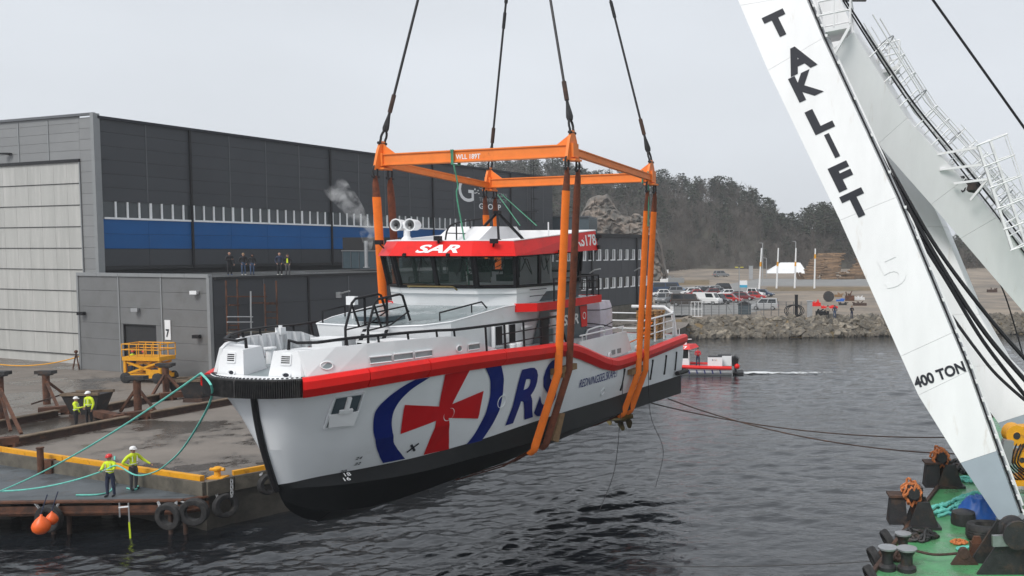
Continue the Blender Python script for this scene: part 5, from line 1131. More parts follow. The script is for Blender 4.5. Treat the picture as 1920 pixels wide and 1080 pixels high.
m = MB(); m.tube(crv([dk_(1700,1052)+V((0,0,.4)), dk_(1750,1058)+V((0,0,.3)), dk_(1802,1052)+V((0,0,.25))], 5), .04, 6); tag(ob('steel_wire', m, M['rust_dark']), 'rusty wire running from the capstan to the deck bracket', 'wire')
c_ = dk_(1808,1060); m = MB(); m.prism([c_+V((-.4,0,0)), c_+V((.45,0,0)), c_+V((.1,0,.45)), c_+V((-.1,0,.45))], V((0,.12,0))); m.lathe(c_+V((0,-.03,.36)), [(0,0),(.16,0),(.16,.2),(0,.2)], 12, (0,1,0)); tag(ob('deck_bracket', m, M['rust_dark']), 'rusty sheave bracket on the deck holding the steel wire', 'bracket')
c_ = dk_(1830,1046); m = MB(); m.box(c_+V((0,0,.25)), (.35,.3,.5)); m.prism([c_+V((-.3,-.1,0)),c_+V((.3,-.1,0)),c_+V((.1,-.1,.7)),c_+V((-.1,-.1,.7))], V((0,.1,0))); tag(ob('deck_lug', m, M['rust']), 'rusty upright lug on the deck left of the black winch', 'lug')
wn = dk_(1880,1078); t = thing('anchor_winch', 'big black iron winch frame in the lower right corner', 'winch', wn)
for s_ in (0,.9):
    m = MB(); m.prism([wn+V((-.75,s_,0)), wn+V((.9,s_,0)), wn+V((.75,s_,1.25)), wn+V((.1,s_,1.35))], V((0,.1,0))); ob('side_plate', m, M['black_iron'], t)
m = MB(); m.beam(wn+V((-.35,-.1,1.05)), wn+V((1.9,-.1,1.15)), .14, .32); ob('cross_beam', m, M['steel'], t)
for x in (.35,1.0): m = MB(); m.lathe(wn+V((x,-.25,1.25)), [(0,0),(.42,0),(.42,.1),(.3,.14),(.3,.5),(.42,.54),(.42,.64),(0,.64)], 22, (0,1,0)); ob('wheel', m, M['black_iron'], t, smooth=35)
m = MB(); m.prism([wn+V((.5,-.9,0)), wn+V((1.6,-.9,0)), wn+V((1.6,-.9,1.4))], V((0,.3,0))); ob('base', m, M['black_iron'], t)
ym = dk_(1925,985); t = thing('hydraulic_loader', 'yellow hydraulic machine at the right edge behind the crane foot', 'machine', ym)
m = MB(); m.box(ym+V((.6,.6,1.45)), (2.4,1.2,.16)); m.box(ym+V((.2,.6,2.2)), (.5,.5,1.5)); m.box(ym+V((.9,.7,.7)), (1.2,1.0,1.4)); ob('frame', m, M['yellow'], t)
m = MB(); m.beam(ym+V((-.45,.5,3.1)), ym+V((1.6,.5,3.2)), .5, .55); m.beam(ym+V((-.2,.45,2.3)), ym+V((.5,.45,3.0)), .3, .3); ob('arm', m, M['yellow'], t)
for x, z, r in ((-.35,3.1,.36),(.35,2.95,.3),(-.15,2.25,.28)): m = MB(); m.lathe(ym+V((x,.15,z)), [(r*.35,-.02),(r*.4,0),(r,.0),(r,.6),(0,.6)], 16, (0,1,0)); ob('pivot', m, M['yellow'], t, smooth=35); m = MB(); m.lathe(ym+V((x,.14,z)), [(0,0),(r*.38,0)], 12, (0,1,0)); ob('pin', m, M['black_iron'], t)
m = MB(); m.box(ym+V((-.72,.1,2.55)), (.34,.3,.85), Matrix.Rotation(.12,3,'Y')); ob('control_box', m, M['trim_light'], t)
for k in range(6): m = MB(); m.tube(crv([ym+V((-.75+.15*k,.2,2.9)), ym+V((-.85+.1*k,.0,2.2)), ym+V((-.5+.15*k,.1,1.7)), ym+V((-.2+.1*k,.3,1.5))], 4), .03, 5); ob('hose', m, M['black'], t)
c_ = dk_(1908,940); m = MB(); m.tube([c_+V((-.5,0,.5)), c_+V((1.3,0,.55))], .22, 10); m.box(c_+V((.3,-.2,.75)), (.5,.4,.4)); tag(ob('white_drum', m, M['crane_white']), 'white cylinder with a box on it at the right edge by the crane foot', 'cylinder')
m = MB(); m.box(gz(1900,985,DZ)+V((0,.3,.1)), (1.1,.9,.2)); tag(ob('foot_plate', m, M['crane_grey']), 'grey hinge plate under the crane leg foot', 'plate')
# ================================================================== far shore
mk('rock', (.19,.165,.13), .9, var=.35, scale=2.5, dirt=(.10,.095,.085), dscale=1.5, dlo=.45, dhi=.65, bump=.5, bscale=6, rnd_obj=.5)
mk('cliff', (.21,.17,.14), .9, var=.4, scale=.5, dirt=(.11,.105,.095), dscale=.3, dlo=.42, dhi=.58, bump=.9, bscale=1.2)
mk('hill_soil', (.055,.05,.042), .95, var=.4, scale=.15, dirt=(.05,.05,.035), dscale=.1, bump=.6, bscale=1)
mk('bark', (.10,.085,.07), .9, var=.3, scale=2); mk('twig', (.105,.092,.08), .95, var=.35, scale=.12)
mk('needles', (.034,.045,.027), .9, var=.5, scale=.35)
mk('log', (.15,.095,.055), .9, var=.45, scale=1.5, rnd_obj=.45)
mk('salt', (.75,.76,.77), .8, var=.05); mk('snow_bag', (.6,.6,.6), .7)
GZ = 1.8
def strip(nm, pts, z, m_): m = MB(); m.add([V((p.x,p.y,z)) for p in pts], [tuple(range(len(pts)))]); return tag(ob(nm, m, m_), kind='structure')
sh = [p+V((0,4.3,0)) for p in (V((-8,108.3,0)), V((-6,108.7,0)), V((1.4,110,0)), V((8.2,110,0)), V((19.4,112,0)), V((40,115,0)), V((70,122,0)), V((160,150,0)))]
m = MB(); top = [p+V((0,3.4,GZ)) for p in sh]; m.grid([[p+V((0,-.6,-1.6)) for p in sh],[p+V((0,.6,.1)) for p in sh],[p+V((0,2.4,GZ-.3)) for p in sh],top]); tag(ob('shore_bank', m, M['grass_dry']), kind='structure')
def yard(y): return GZ+max(0, y-180)*.025
def gs(px, py):                                        # on the yard, which climbs gently beyond the car park
    d = ray(px, py); y = 120.0
    while y < 330 and CAMZ+d.z/d.y*y > yard(y): y += .25
    return V((d.x/d.y*y, y, yard(y)))
m = MB(); q = [p+V((0,0,GZ-p.z)) for p in top]+[V((260,180,GZ)),V((-60,180,GZ)),V((-6.2,125,GZ))]; m.add(q, [tuple(range(len(q)))]); m.quad(V((-60,180,GZ)),V((260,180,GZ)),V((260,330,yard(330))),V((-60,330,yard(330)))); tag(ob('shore_ground', m, M['gravel'], fix=False), kind='structure')
strip('parking_lot', [gz(1236,592,GZ),gz(1400,588,GZ),gz(1452,577,GZ),gz(1440,560,GZ),gz(1410,555,GZ),gz(1225,555,GZ)], GZ+.006, M['road'])
def strip_s(nm, pts, dz, m_): m = MB(); m.add([gs(*p)+V((0,0,dz)) for p in pts], [tuple(range(len(pts)))]); tag(ob(nm, m, m_), kind='structure')
strip_s('parking_lot', [(1410,552),(1225,552),(1225,540),(1350,536),(1400,545)], .012, M['road'])
strip_s('access_road', [(1400,545),(1350,536),(1420,523),(1640,523),(1680,536),(1430,536)], .02, M['road'])
strip_s('verge', [(1425,546),(1440,538.5),(1690,538.5),(1690,545)], .03, M['grass_dry']); strip_s('verge', [(1238,527),(1330,525),(1330,534),(1238,535)], .03, M['grass_dry'])
m = MB(); m.add([V((-900,335,.9)),V((900,335,.9)),V((900,900,.9)),V((-900,900,.9))], [(0,1,2,3)]); tag(ob('far_ground', m, M['hill_soil']), kind='structure')
# stones of the bank
rv = thing('stone_bank', 'bank of broken stones along the water below the parking lot', 'stone bank', (8,112,.8))
RM = []
for k in range(8):
    bm = bmesh.new(); bmesh.ops.create_icosphere(bm, subdivisions=1, radius=.5)
    for v in bm.verts: v.co *= 1+.45*NZ.noise(v.co*2.3+V((k*9,0,0))); v.co.z *= .75
    me = bpy.data.meshes.new('stone'); bm.to_mesh(me); bm.free(); me.materials.append(M['rock']); RM.append(me)
def shore_at(x):
    for a, b in zip(sh, sh[1:]):
        if a.x <= x <= b.x: return a.y+(b.y-a.y)*(x-a.x)/(b.x-a.x)
    return 112
R_ = random.Random(3); bigs = []
for k in range(280):
    x = -6+R_.random()*30; t = R_.random(); s_ = .7+R_.random()**2*1.2
    if k > 255: x = 33+R_.random()*10
    inst('stone', RM[k % 8], rv, (x, shore_at(x)+.1+t*3.2, -.35+t*2.25), (R_.random()*6,R_.random()*.8,R_.random()*6), (s_*1.25,s_,s_*.8))
m = MB()
for k in range(1500):
    x = -7+R_.random()*52; t = R_.random(); s_ = .35+R_.random()*.5; c_ = V((x, shore_at(x)-.1+t*3.4, -.4+t*2.3)); me = RM[k % 8]; R3_ = Matrix.Rotation(R_.random()*6,3,'Z') @ Matrix.Rotation(R_.random()*2,3,'X')
    m.add([c_+R3_ @ (v.co*s_*1.3) for v in me.vertices], [tuple(p.vertices) for p in me.polygons])
ob('small_stones', m, M['rock'], rv, fix=False)['kind'] = 'stuff'
# ---- hill
sky_px = [(700,330,430),(845,318,430),(900,300,430),(960,292,420),(1010,291,410),(1060,298,390),(1110,308,360),(1200,322,335),(1250,322,325),(1340,336,320),(1400,350,315),(1432,366,310),(1450,390,308),(1470,410,305),(1496,414,305),(1520,390,300),(1560,384,300),(1600,392,300),(1680,420,300),(1800,452,300),(1920,476,300),(2050,480,300),(2300,485,300)]
sky_px = [(a, b, c_+35 if c_ < 340 else c_) for a, b, c_ in sky_px]
ridge = [(gy(px, py, Y).x, Y, gy(px, py, Y).z) for px, py, Y in sky_px]
def ridge_at(x, k):
    if x <= ridge[0][0]: return ridge[0][k]
    for a, b in zip(ridge, ridge[1:]):
        if a[0] <= x <= b[0]: t = (x-a[0])/(b[0]-a[0]); return a[k]+(b[k]-a[k])*t
    return ridge[-1][k]
def foot_at(x): return 296-50*max(0, min(1, (-x-12)/22))
def hill(x, y):
    f = foot_at(x); r = ridge_at(x, 1); H = max(1.5, ridge_at(x, 2)-9.5); t = (y-f)/(r-f)
    if t <= 0: return GZ-2.6
    n = NZ.noise(V((x*.05,y*.05,0)))*2.2+NZ.noise(V((x*.15,y*.15,3)))*1.0
    if t < 1: q = t**.8; return (yard(f) if x > -14 else GZ)-.3+(H-GZ-2)*(q*q*(3-2*q)*.6+q*.4)+n*min(1,t*3)
    return H-(y-r)*.12+n
m = MB(); xs = np.linspace(-210,230,111); ys = np.concatenate([np.linspace(244,385,56), np.linspace(393,520,14)])
m.grid([[V((x, y, hill(x,y))) for x in xs] for y in ys]); tag(ob('hill', m, M['hill_soil'], smooth=60, fix=False), kind='structure')
# ---- bare rock face behind the office block, and slabs lower on the slope
def face(px, py, y0): return gy(px, py, y0)
cl_top = [(1085,410),(1098,384),(1112,367),(1136,366),(1150,382),(1166,404),(1196,402),(1214,412),(1228,432),(1240,470),(1250,530)]
m = MB(); rows = []
for k in range(91):
    u = k/90*(len(cl_top)-1); i = min(int(u), len(cl_top)-2); a, b = cl_top[i], cl_top[i+1]; px = a[0]+(b[0]-a[0])*(u-i); py = a[1]+(b[1]-a[1])*(u-i)
    tp = gy(px, py, 238); rows.append([])
    for j in range(64):
        t = j/63; z = tp.z*(1-t)+0*t; p = V((tp.x, 238-10*t**.8, z)); n = NZ.noise(p*.16)*3.0+abs(NZ.noise(p*.4+V((5,0,0))))*2.6+NZ.noise(p*1.1)*1.1+abs(NZ.noise(p*2.3))*.9
        c_ = abs(NZ.noise(V((p.x*.45,p.z*.9,7))))*1.6
        rows[-1].append(p+V((n*.25,-n-c_ if j else -n*.3,NZ.noise(p*.5)*.9)))
    tp2 = rows[-1][0]+V((0,14,-3)); rows[-1].insert(0, tp2)
m.grid(rows); tag(ob('cliff', m, M['cliff'], fix=False), kind='structure')
# ---- trees
def bare_tree(R_, h):                                  # crossed ribbons of twigs: trunk first, then a fuzzy crown
    tr, tw = MB(), MB()
    tr.tube([V((0,0,-.5)), V((R_.uniform(-.2,.2),0,h*.4)), V((R_.uniform(-.4,.4),R_.uniform(-.3,.3),h*.8))], [.16,.12,.04], 4)
    for k in range(18):
        z = h*(.25+.6*R_.random()); a = R_.random()*6.3; l = h*.34*(1-.4*z/h)*(.6+R_.random()*.6); d = V((math.cos(a),math.sin(a),.9+R_.random()*.5)).normalized(); p = V((0,0,z)); e = p+d*l
        s_ = V((-d.y,d.x,0))*.05; tw.add([p-s_, p+s_, e], [(0,1,2)])
        for q in range(13):
            t = .25+.75*R_.random(); b = p.lerp(e, t); d2 = (d+V((R_.uniform(-1,1),R_.uniform(-1,1),R_.uniform(-.3,.9)))*.85).normalized(); l2 = l*.55*(.4+R_.random()); s2 = d2.cross(V((R_.uniform(-1,1),1,0))).normalized()*.035
            tw.add([b-s2, b+s2, b+d2*l2], [(0,1,2)])
    return tr, tw
def pine_tree(R_, h, n=260):
    tr, cr = MB(), MB(); tr.tube([V((0,0,-.5)), V((R_.uniform(-.2,.2),0,h*.5)), V((R_.uniform(-.3,.3),0,h*.95))], [.2,.15,.04], 5)
    tiers = [(h*(.22+.74*k/9), h*.25*math.sqrt(max(.08,1-((k-3.6)/6.2)**2))*(.7+R_.random()*.6), R_.random()*6.3) for k in range(10)]
    for k in range(n):
        z, r, a0 = R_.choice(tiers); a = a0+R_.choice((0,1.3,2.5,3.7,5))+R_.uniform(-.4,.4); q = r*(.25+.75*R_.random()**.6); c_ = V((math.cos(a)*q, math.sin(a)*q, z+R_.uniform(-.3,.35)+q*.12)); s_ = .26+R_.random()*.34
        u1 = V((R_.uniform(-1,1),R_.uniform(-1,1),R_.uniform(-.5,.5))).normalized()*s_; u2 = V((R_.uniform(-1,1),R_.uniform(-1,1),R_.uniform(-.4,.4))).normalized()*s_*.7
        cr.add([c_-u1, c_+u2, c_+u1, c_-u2], [(0,1,2,3)])
    return tr, cr
R_ = random.Random(21)
bares = [bare_tree(R_, 8+R_.random()*2) for _ in range(5)]; pines = [pine_tree(R_, 8+R_.random()*3) for _ in range(5)]
arr = lambda mb: (np.array([tuple(v) for v in mb.v]), mb.f)
ba = [(arr(a), arr(b)) for a, b in bares]; pa = [(arr(a), arr(b)) for a, b in pines]
acc = {'bark': ([],[],0), 'twig': ([],[],0), 'needles': ([],[],0)}; accv = {k: [] for k in acc}; accf = {k: [] for k in acc}; cnt = {k: 0 for k in acc}
def put(k, A, x, y, z, a, s_):
    v, f = A; c_, q = math.cos(a), math.sin(a); w_ = np.stack([(v[:,0]*c_-v[:,1]*q)*s_+x, (v[:,0]*q+v[:,1]*c_)*s_+y, v[:,2]*s_+z], 1)
    accv[k].append(w_); accf[k] += [tuple(i+cnt[k] for i in g) for g in f]; cnt[k] += len(v)
n_ = 0
while n_ < 2300:
    t = R_.random(); x = R_.uniform(-150,150); y = foot_at(x)+2+(ridge_at(x,1)-foot_at(x)+6)*t
    px = XC+F0*x/y
    if px < 830 or px > 2080: continue
    z = hill(x, y)
    pine = R_.random() < (.08+.5*max(0,t-.3)+.3*max(0, NZ.noise(V((x*.06,y*.06,9)))))
    if 1290 < px < 1420 and t < .3 and R_.random() < .5: continue
    k = R_.randrange(5); s_ = R_.uniform(.75,1.15)*(.75 if t < .2 else 1); a = R_.random()*6.3
    if pine: put('bark', pa[k][0], x,y,z,a,s_); put('needles', pa[k][1], x,y,z,a,s_)
    else: put('bark', ba[k][0], x,y,z,a,s_); put('twig', ba[k][1], x,y,z,a,s_)
    n_ += 1
while n_ < 3000:                                        # scrub low on the slope
    x = R_.uniform(-30,90); y = foot_at(x)+R_.random()*16; z = hill(x, y); k = R_.randrange(5); s_ = R_.uniform(.3,.55); put('twig', ba[k][1], x,y,z-1.0,R_.random()*6,s_); n_ += 1
for k, nm in (('bark','wood_trunks'),('twig','bare_woodland'),('needles','pine_woodland')):
    me = bpy.data.meshes.new(nm); me.from_pydata(np.concatenate(accv[k]).tolist(), [], accf[k]); me.materials.append(M[k]); o_ = bpy.data.objects.new(nm, me); C.objects.link(o_); tag(o_, kind='stuff')
pm = []
for k in range(4): a, b = pine_tree(R_, 10+R_.random()*2, 420); pm.append((mesh_of('trunk', a, M['bark'], fix=False), mesh_of('crown', b, M['needles'], fix=False)))
def pine(px, py, Y, s_, lab, grp):
    p = gy(px, py, Y); zt = hill(p.x, Y); t = thing('pine_tree', lab, 'tree', (p.x, Y, p.z), group=grp)
    k = R_.randrange(4); inst('trunk', pm[k][0], t, (p.x,Y,p.z), (0,0,R_.random()*6), (s_,s_,s_)); inst('crown', pm[k][1], t, (p.x,Y,p.z), (0,0,R_.random()*6), (s_*1.15,s_*1.15,s_))
for px, top_, Y, s_, lab in ((1246,318,322,.9,'dark pine on the ridge above the gap right of the orange frame'),(1278,326,320,.9,'pointed pine on the ridge right of the stern slings'),(1309,332,318,.95,'bushy pine on the ridge in the middle of the hill'),(1346,331,318,1.1,'tallest pointed spruce on the middle of the hill ridge'),(1386,348,315,1.0,'pine on the falling right end of the hill ridge'),(1412,358,312,1.05,'broad pine just inside the last pine of the ridge'),(1443,372,309,1.1,'last pine leaning out at the right end of the ridge'),
    (1508,392,262,1.0,'left pine of the clump beside the white crane leg'),(1526,384,258,1.1,'tall pine in the clump beside the white crane leg'),(1546,386,256,1.1,'pine at the heart of the clump beside the crane leg'),(1562,380,258,1.1,'pine half hidden by the crane leg under the letter T'),(1576,400,254,1.0,'low pine mostly hidden by the crane leg')):
    Y = Y+36 if Y > 300 else Y+52; p = gy(px, top_, Y); hgt = 11.5*s_; pine(px, 470-(p.z-hgt-CAMZ)*F0/Y, Y, s_, lab, 'pines on the skyline')
# ---- log piles
lgm = []
for k in range(3):
    mb = MB(); mb.tube([V((-2.6,0,0)), V((0,.04*k,0)), V((2.6,0,0))], [.24,.22,.19], 7); lgm.append(mesh_of('log', mb, M['log'], fix=False))
for px0, px1, py, Y, rows, lab in ((1500,1578,524,238,24,'big brown pile of logs behind the flagpoles'),(1584,1650,523,240,25,'second pile of logs partly behind the white crane leg')):
    a = gs(px0, py); b = gs(px1, py); t = thing('log_pile', lab, 'log pile', (a+b)/2, group='log piles'); n = int((b.x-a.x)/5.0)+1; R_ = random.Random(px0); q = 0
    for r in range(rows):
        for k in range(n):
            if q >= 150: break
            f = r/rows; x = a.x+2.6+k*5.1+r*.22*(1 if k == 0 else .5)+R_.uniform(-.5,.5)
            if x > b.x+2: continue
            inst('log', lgm[R_.randrange(3)], t, (x, a.y+r*.36+R_.uniform(-.1,.1), a.z+.2+r*.29), (0,R_.uniform(-.06,.06),R_.uniform(-.16,.16)), (R_.uniform(.8,1.1),R_.uniform(1,1.35),R_.uniform(1,1.3))); q += 1
    for k in range(12): inst('log', lgm[k % 3], t, (a.x+R_.uniform(-1,.6), a.y-.3-R_.random()*.4, a.z+.9), (0,pi/2-.35-R_.random()*.4,.2), (.42,.9,.9))
a = gs(1436,512.5); b = gs(1502,512.5); m = MB(); h = gy(1470,493,a.y).z; GB = a.z
m.add([V((a.x,a.y,GB)),V((b.x+2,a.y,GB)),V((b.x+2,a.y+14,GB)),V((a.x,a.y+14,GB)),V((a.x+5,a.y+4,h)),V((b.x,a.y+3,h)),V((b.x,a.y+10,h)),V((a.x+5,a.y+10,h))], [(0,1,5,4),(1,2,6,5),(2,3,7,6),(3,0,4,7),(4,5,6,7)]); tag(ob('white_heap', m, M['salt']), 'white covered heap left of the log piles', 'heap')
# ---- poles and lamps
for bx, by_, tx, ty, lab in ((1423.5,542,1428,465,'leaning white pole, leftmost of four in the yard'),(1456,541,1459.5,465,'white pole with a yellow band, second of four in the yard'),(1490,540.5,1492.5,465,'white pole, third of four in the yard'),(1527,541,1528.7,466,'white pole with yellow marks in front of the log pile')):
    a = gs(bx, by_); b = gy(tx, ty, a.y); t = thing('flagpole', lab, 'pole', a, group='white poles in the yard'); m = MB(); m.tube([a, b], [.22,.15], 8); ob('pole', m, M['white'], t); m = MB(); q = a.lerp(b, .55 if bx < 1500 else .75); m.tube([q, a.lerp(b, .66 if bx < 1500 else .86)], .22, 8); ob('band', m, M['yellow'], t)
for px, py, ty, lab in ((1430,533,456,'thin grey lamp post behind the leftmost white pole'),(1492,528,453,'thin grey lamp post behind the third white pole'),(1437,520,484,'short thin post left of the white heap'),(1577,500,453,'thin lamp post above the log piles')):
    a = gs(px, py); b = gy(px, ty, a.y); t = thing('lamp_post', lab, 'lamp post', a, group='thin lamp posts'); m = MB(); m.tube([a, b], .12, 6); ob('post', m, M['zinc'], t); m = MB(); m.beam(b, b+V((-.9,0,.1)), .25, .12); ob('lamp_head', m, M['zinc'], t)
a = gz(1386,572,GZ); b = gy(1386,502,a.y); t = thing('lamp_post', 'car park lamp post with two yellowish heads beside the small blue sign', 'lamp post', a); m = MB(); m.tube([a, b], .09, 6); m.beam(b+V((-.4,0,0)), b+V((.4,0,0)), .07); ob('post', m, M['zinc'], t)
mk('lamp_yellow', (.55,.5,.06), .5)
for s_ in (-.45,.45): m = MB(); m.box(b+V((s_,-.1,.08)), (.55,.3,.14)); ob('lamp_head', m, M['lamp_yellow'], t)
a = gs(1394,550); t = thing('sign', 'pale blue and white sign board by the car park entrance', 'sign', a); z0 = gy(1394,539,a.y).z; z1 = gy(1394,526,a.y).z; w_ = 1.6; m = MB(); m.box((a.x,a.y,(z0+z1)/2), (w_,.12,z1-z0)); bd = ob('board', m, M['white'], t); mk('sign_blue', (.03,.35,.55), .5); m = MB(); m.box((a.x,a.y-.08,z0+(z1-z0)*.18), (w_,.02,(z1-z0)*.36)); ob('blue_stripe', m, M['sign_blue'], bd)
for s_ in (-.6,.6): m = MB(); m.tube([V((a.x+s_,a.y+.1,a.z)), V((a.x+s_,a.y+.1,z0+.2))], .06, 5); ob('post', m, M['zinc'], t)
# ---- cars
mk('tyre', (.02,.02,.02), .8); mk('car_glass', (.02,.025,.03), .08); mk('headlight', (.6,.6,.6), .2)
for n_, c_ in dict(white=(.75,.75,.75), silver=(.42,.43,.44), grey=(.20,.21,.22), black=(.02,.021,.024), red=(.42,.02,.018), maroon=(.16,.02,.025), navy=(.025,.05,.10), brown=(.055,.045,.04), blue=(.06,.20,.42)).items(): mk('paint_'+n_, c_, .22, var=.03)
CARS = {}
def car_proto(kind, colr):
    K = (kind, colr)
    if K in CARS: return CARS[K]
    Ln, W_, H = dict(car=(4.3,1.75,1.45), suv=(4.6,1.85,1.75), van=(5.1,1.95,2.05), wagon=(4.6,1.8,1.5), pickup=(5.2,1.85,1.8), minivan=(4.2,1.75,1.8), bus=(6.5,2.1,2.3))[kind]
    h0 = .32; hb = H*.56; x0, x1 = -Ln/2, Ln/2
    low = [(x0,h0+.12),(x0+.08,h0),(x1-.1,h0),(x1,h0+.18),(x1-.05,hb-.22),(x1-.35,hb-.06 if kind in ('van','bus') else hb-.12)]
    cab = dict(car=(x0+.45,x0+1.0,x1-1.75,x1-1.0), suv=(x0+.12,x0+.5,x1-1.75,x1-1.15), van=(x0+.05,x0+.15,x1-1.15,x1-.55), bus=(x0+.05,x0+.15,x1-.8,x1-.4), wagon=(x0+.1,x0+.6,x1-1.75,x1-1.0), pickup=(x0+1.7,x0+1.95,x1-1.7,x1-1.15), minivan=(x0+.06,x0+.2,x1-1.5,x1-.75))[kind]
    low += [(cab[3],hb),(x0+.1,hb-.02),(x0,hb-.25)]
    def loft(poly, y0, y1): 
        m = MB(); n = len(poly); P = []
        for y, s_ in ((-y0,.0),(-y1,.0),(y1,.0),(y0,.0)): pass
        rings = []
        for y, ins in ((-W_/2+.0,.06),(-W_/2+.07,0),(W_/2-.07,0),(W_/2,.06)):
            cx = sum(p[0] for p in poly)/n; cz = sum(p[1] for p in poly)/n
            rings.append([V((cx+(p[0]-cx)*(1-ins*.6), y, cz+(p[1]-cz)*(1-ins))) for p in poly])
        vs = [p for r in rings for p in r]; fs = [(r*n+i, r*n+(i+1) % n, (r+1)*n+(i+1) % n, (r+1)*n+i) for r in range(3) for i in range(n)]+[tuple(reversed(range(n))), tuple(range(3*n,4*n))]
        m.add(vs, fs); return m
    pm_ = M['paint_'+colr]; body = mesh_of('body', loft(low, 0, 0), pm_, smooth=35)
    y0, y1 = W_/2-.1, W_/2-.24; A = [V((cab[0],y0,hb-.03)),V((cab[3],y0,hb-.03)),V((cab[2],y1,H)),V((cab[1],y1,H))]
    m = MB(); B_ = [V((p.x,-p.y,p.z)) for p in A]; m.add(A+B_, [(0,1,2,3),(7,6,5,4),(1,5,6,2),(0,3,7,4),(3,2,6,7)]); cabm = mesh_of('cabin', m, pm_)
    wins = []
    for S in (A, B_):
        n = (S[1]-S[0]).cross(S[3]-S[0]).normalized(); n = n if n.y*S[0].y > 0 else -n
        spans = ((.07,.48),(.52,.93)) if kind not in ('van','minivan') or colr in ('brown','silver') else ((.6,.93),)
        for u0, u1 in spans:
            m = MB(); m.add([P2(S[0],S[1],S[2],S[3],u,v)+n*.012 for u, v in ((u0,.16),(u1,.16),(u1,.88),(u0,.88))], [(0,1,2,3)]); wins.append(mesh_of('window', m, M['car_glass']))
    for e in ((A[1],B_[1],B_[2],A[2]),(A[0],B_[0],B_[3],A[3])):
        n = V((1,0,.3)) if e[0].x > 0 else V((-1,0,.3)); m = MB(); m.add([P2(*e,u,v)+n.normalized()*.014 for u, v in ((.07,.1),(.93,.1),(.93,.9),(.07,.9))], [(0,1,2,3)]); wins.append(mesh_of('window', m, M['car_glass']))
    m = MB(); m.lathe((0,0,0), [(0,-.11),(.2,-.11),(.31,-.1),(.33,-.04),(.33,.04),(.31,.1),(.2,.11),(0,.11)], 14, (0,1,0)); wm = mesh_of('wheel', m, M['tyre'], smooth=35)
    m = MB(); m.lathe((0,0,0), [(0,-.125),(.17,-.125),(.2,-.112)], 10, (0,1,0)); m.lathe((0,0,0), [(0,.125),(.17,.125),(.2,.112)], 10, (0,1,0)); rm_ = mesh_of('rim', m, M['zinc'])
    m = MB(); m.box((0,0,0), (.1,.36,.16)); hl = mesh_of('headlight', m, M['headlight'])
    m = MB(); m.box((0,0,0), (.08,.24,.2)); tl = mesh_of('tail_light', m, M['red'])
    CARS[K] = (body, cabm, wins, wm, rm_, hl, tl, Ln, W_, hb); return CARS[K]
def car(px, py, kind, colr, rot, lab):
    p = gs(px, py); t = thing('parked_car' if kind not in ('van','bus') else 'parked_van', lab, 'car' if kind not in ('van','bus') else 'van', p, math.radians(rot), 'vehicles on the parking lot', local=True)
    body, cabm, wins, wm, rm_, hl, tl, Ln, W_, hb = car_proto(kind, colr)
    inst('body', body, t, (0,0,0)); inst('cabin', cabm, t, (0,0,0))
    for w_ in wins: inst('window', w_, t, (0,0,0))
    for sx in (-1,1):
        for sy in (-1,1): wh = inst('wheel', wm, t, (sx*Ln*.31, sy*(W_/2-.08), .33)); inst('rim', rm_, wh, (0,0,0))
    for sy in (-1,1): inst('headlight', hl, t, (Ln/2-.06, sy*(W_/2-.3), hb-.25)); inst('tail_light', tl, t, (-Ln/2+.02, sy*(W_/2-.2), hb-.25))
for a in ((1249,550,'bus','navy',12,'dark blue minibus at the back left of the parking lot'),(1272,549,'car','blue',20,'small bright blue car behind the white cars'),(1240,556,'car','white',200,'white car at the left end of the parking lot'),(1243,568,'suv','grey',-100,'grey hatchback at the left edge of the parking lot beside the slings'),(1257,566,'car','black',-95,'black car between the grey hatchback and the brown van'),
    (1295,553,'wagon','white',200,'white estate car in the middle of the back row'),(1318,551,'car','black',205,'black car in the back row behind the white van'),(1334,549,'wagon','silver',205,'silver estate car in the back row under the trees'),(1351,546,'suv','black',205,'black off roader at the right end of the back row'),(1303,557,'car','red',200,'little red car between the white estate and the brown van'),(1333,554,'car','maroon',205,'dark red car behind the black car in the middle'),
    (1287,574,'van','brown',-4,'dark brown van at the front of the parking lot'),(1326,571,'van','white',-24,'white van with dark windows at the front of the parking lot'),(1347,570,'suv','black',-30,'black car parked between the white van and the red estate'),(1368,567,'wagon','red',-14,'bright red estate car beside the lamp post'),(1393,563,'wagon','maroon',-12,'dark red car parked right of the lamp post'),(1416,561,'car','red',-10,'low red car in front of the white pickup'),(1410,557,'pickup','white',-20,'white pickup at the right end of the parking lot'),(1432,556,'car','navy',-20,'dark blue car at the far right of the parking lot'),
    (1262,553,'suv','grey',195,'grey off roader in the back row beside the minibus'),(1310,549,'car','silver',200,'silver car in the back row left of the black one'),(1344,552,'car','grey',205,'grey car in the back row near the red estate'),(1380,560,'car','black',195,'black car half hidden behind the red estate'),(1362,556,'car','white',200,'white car between the back row and the red estate'),
    (1434,581,'minivan','silver',172,'silver small van standing alone by the wire fence'),(1352,519,'suv','grey',30,'distant grey car on the road below the hill')): car(*a)
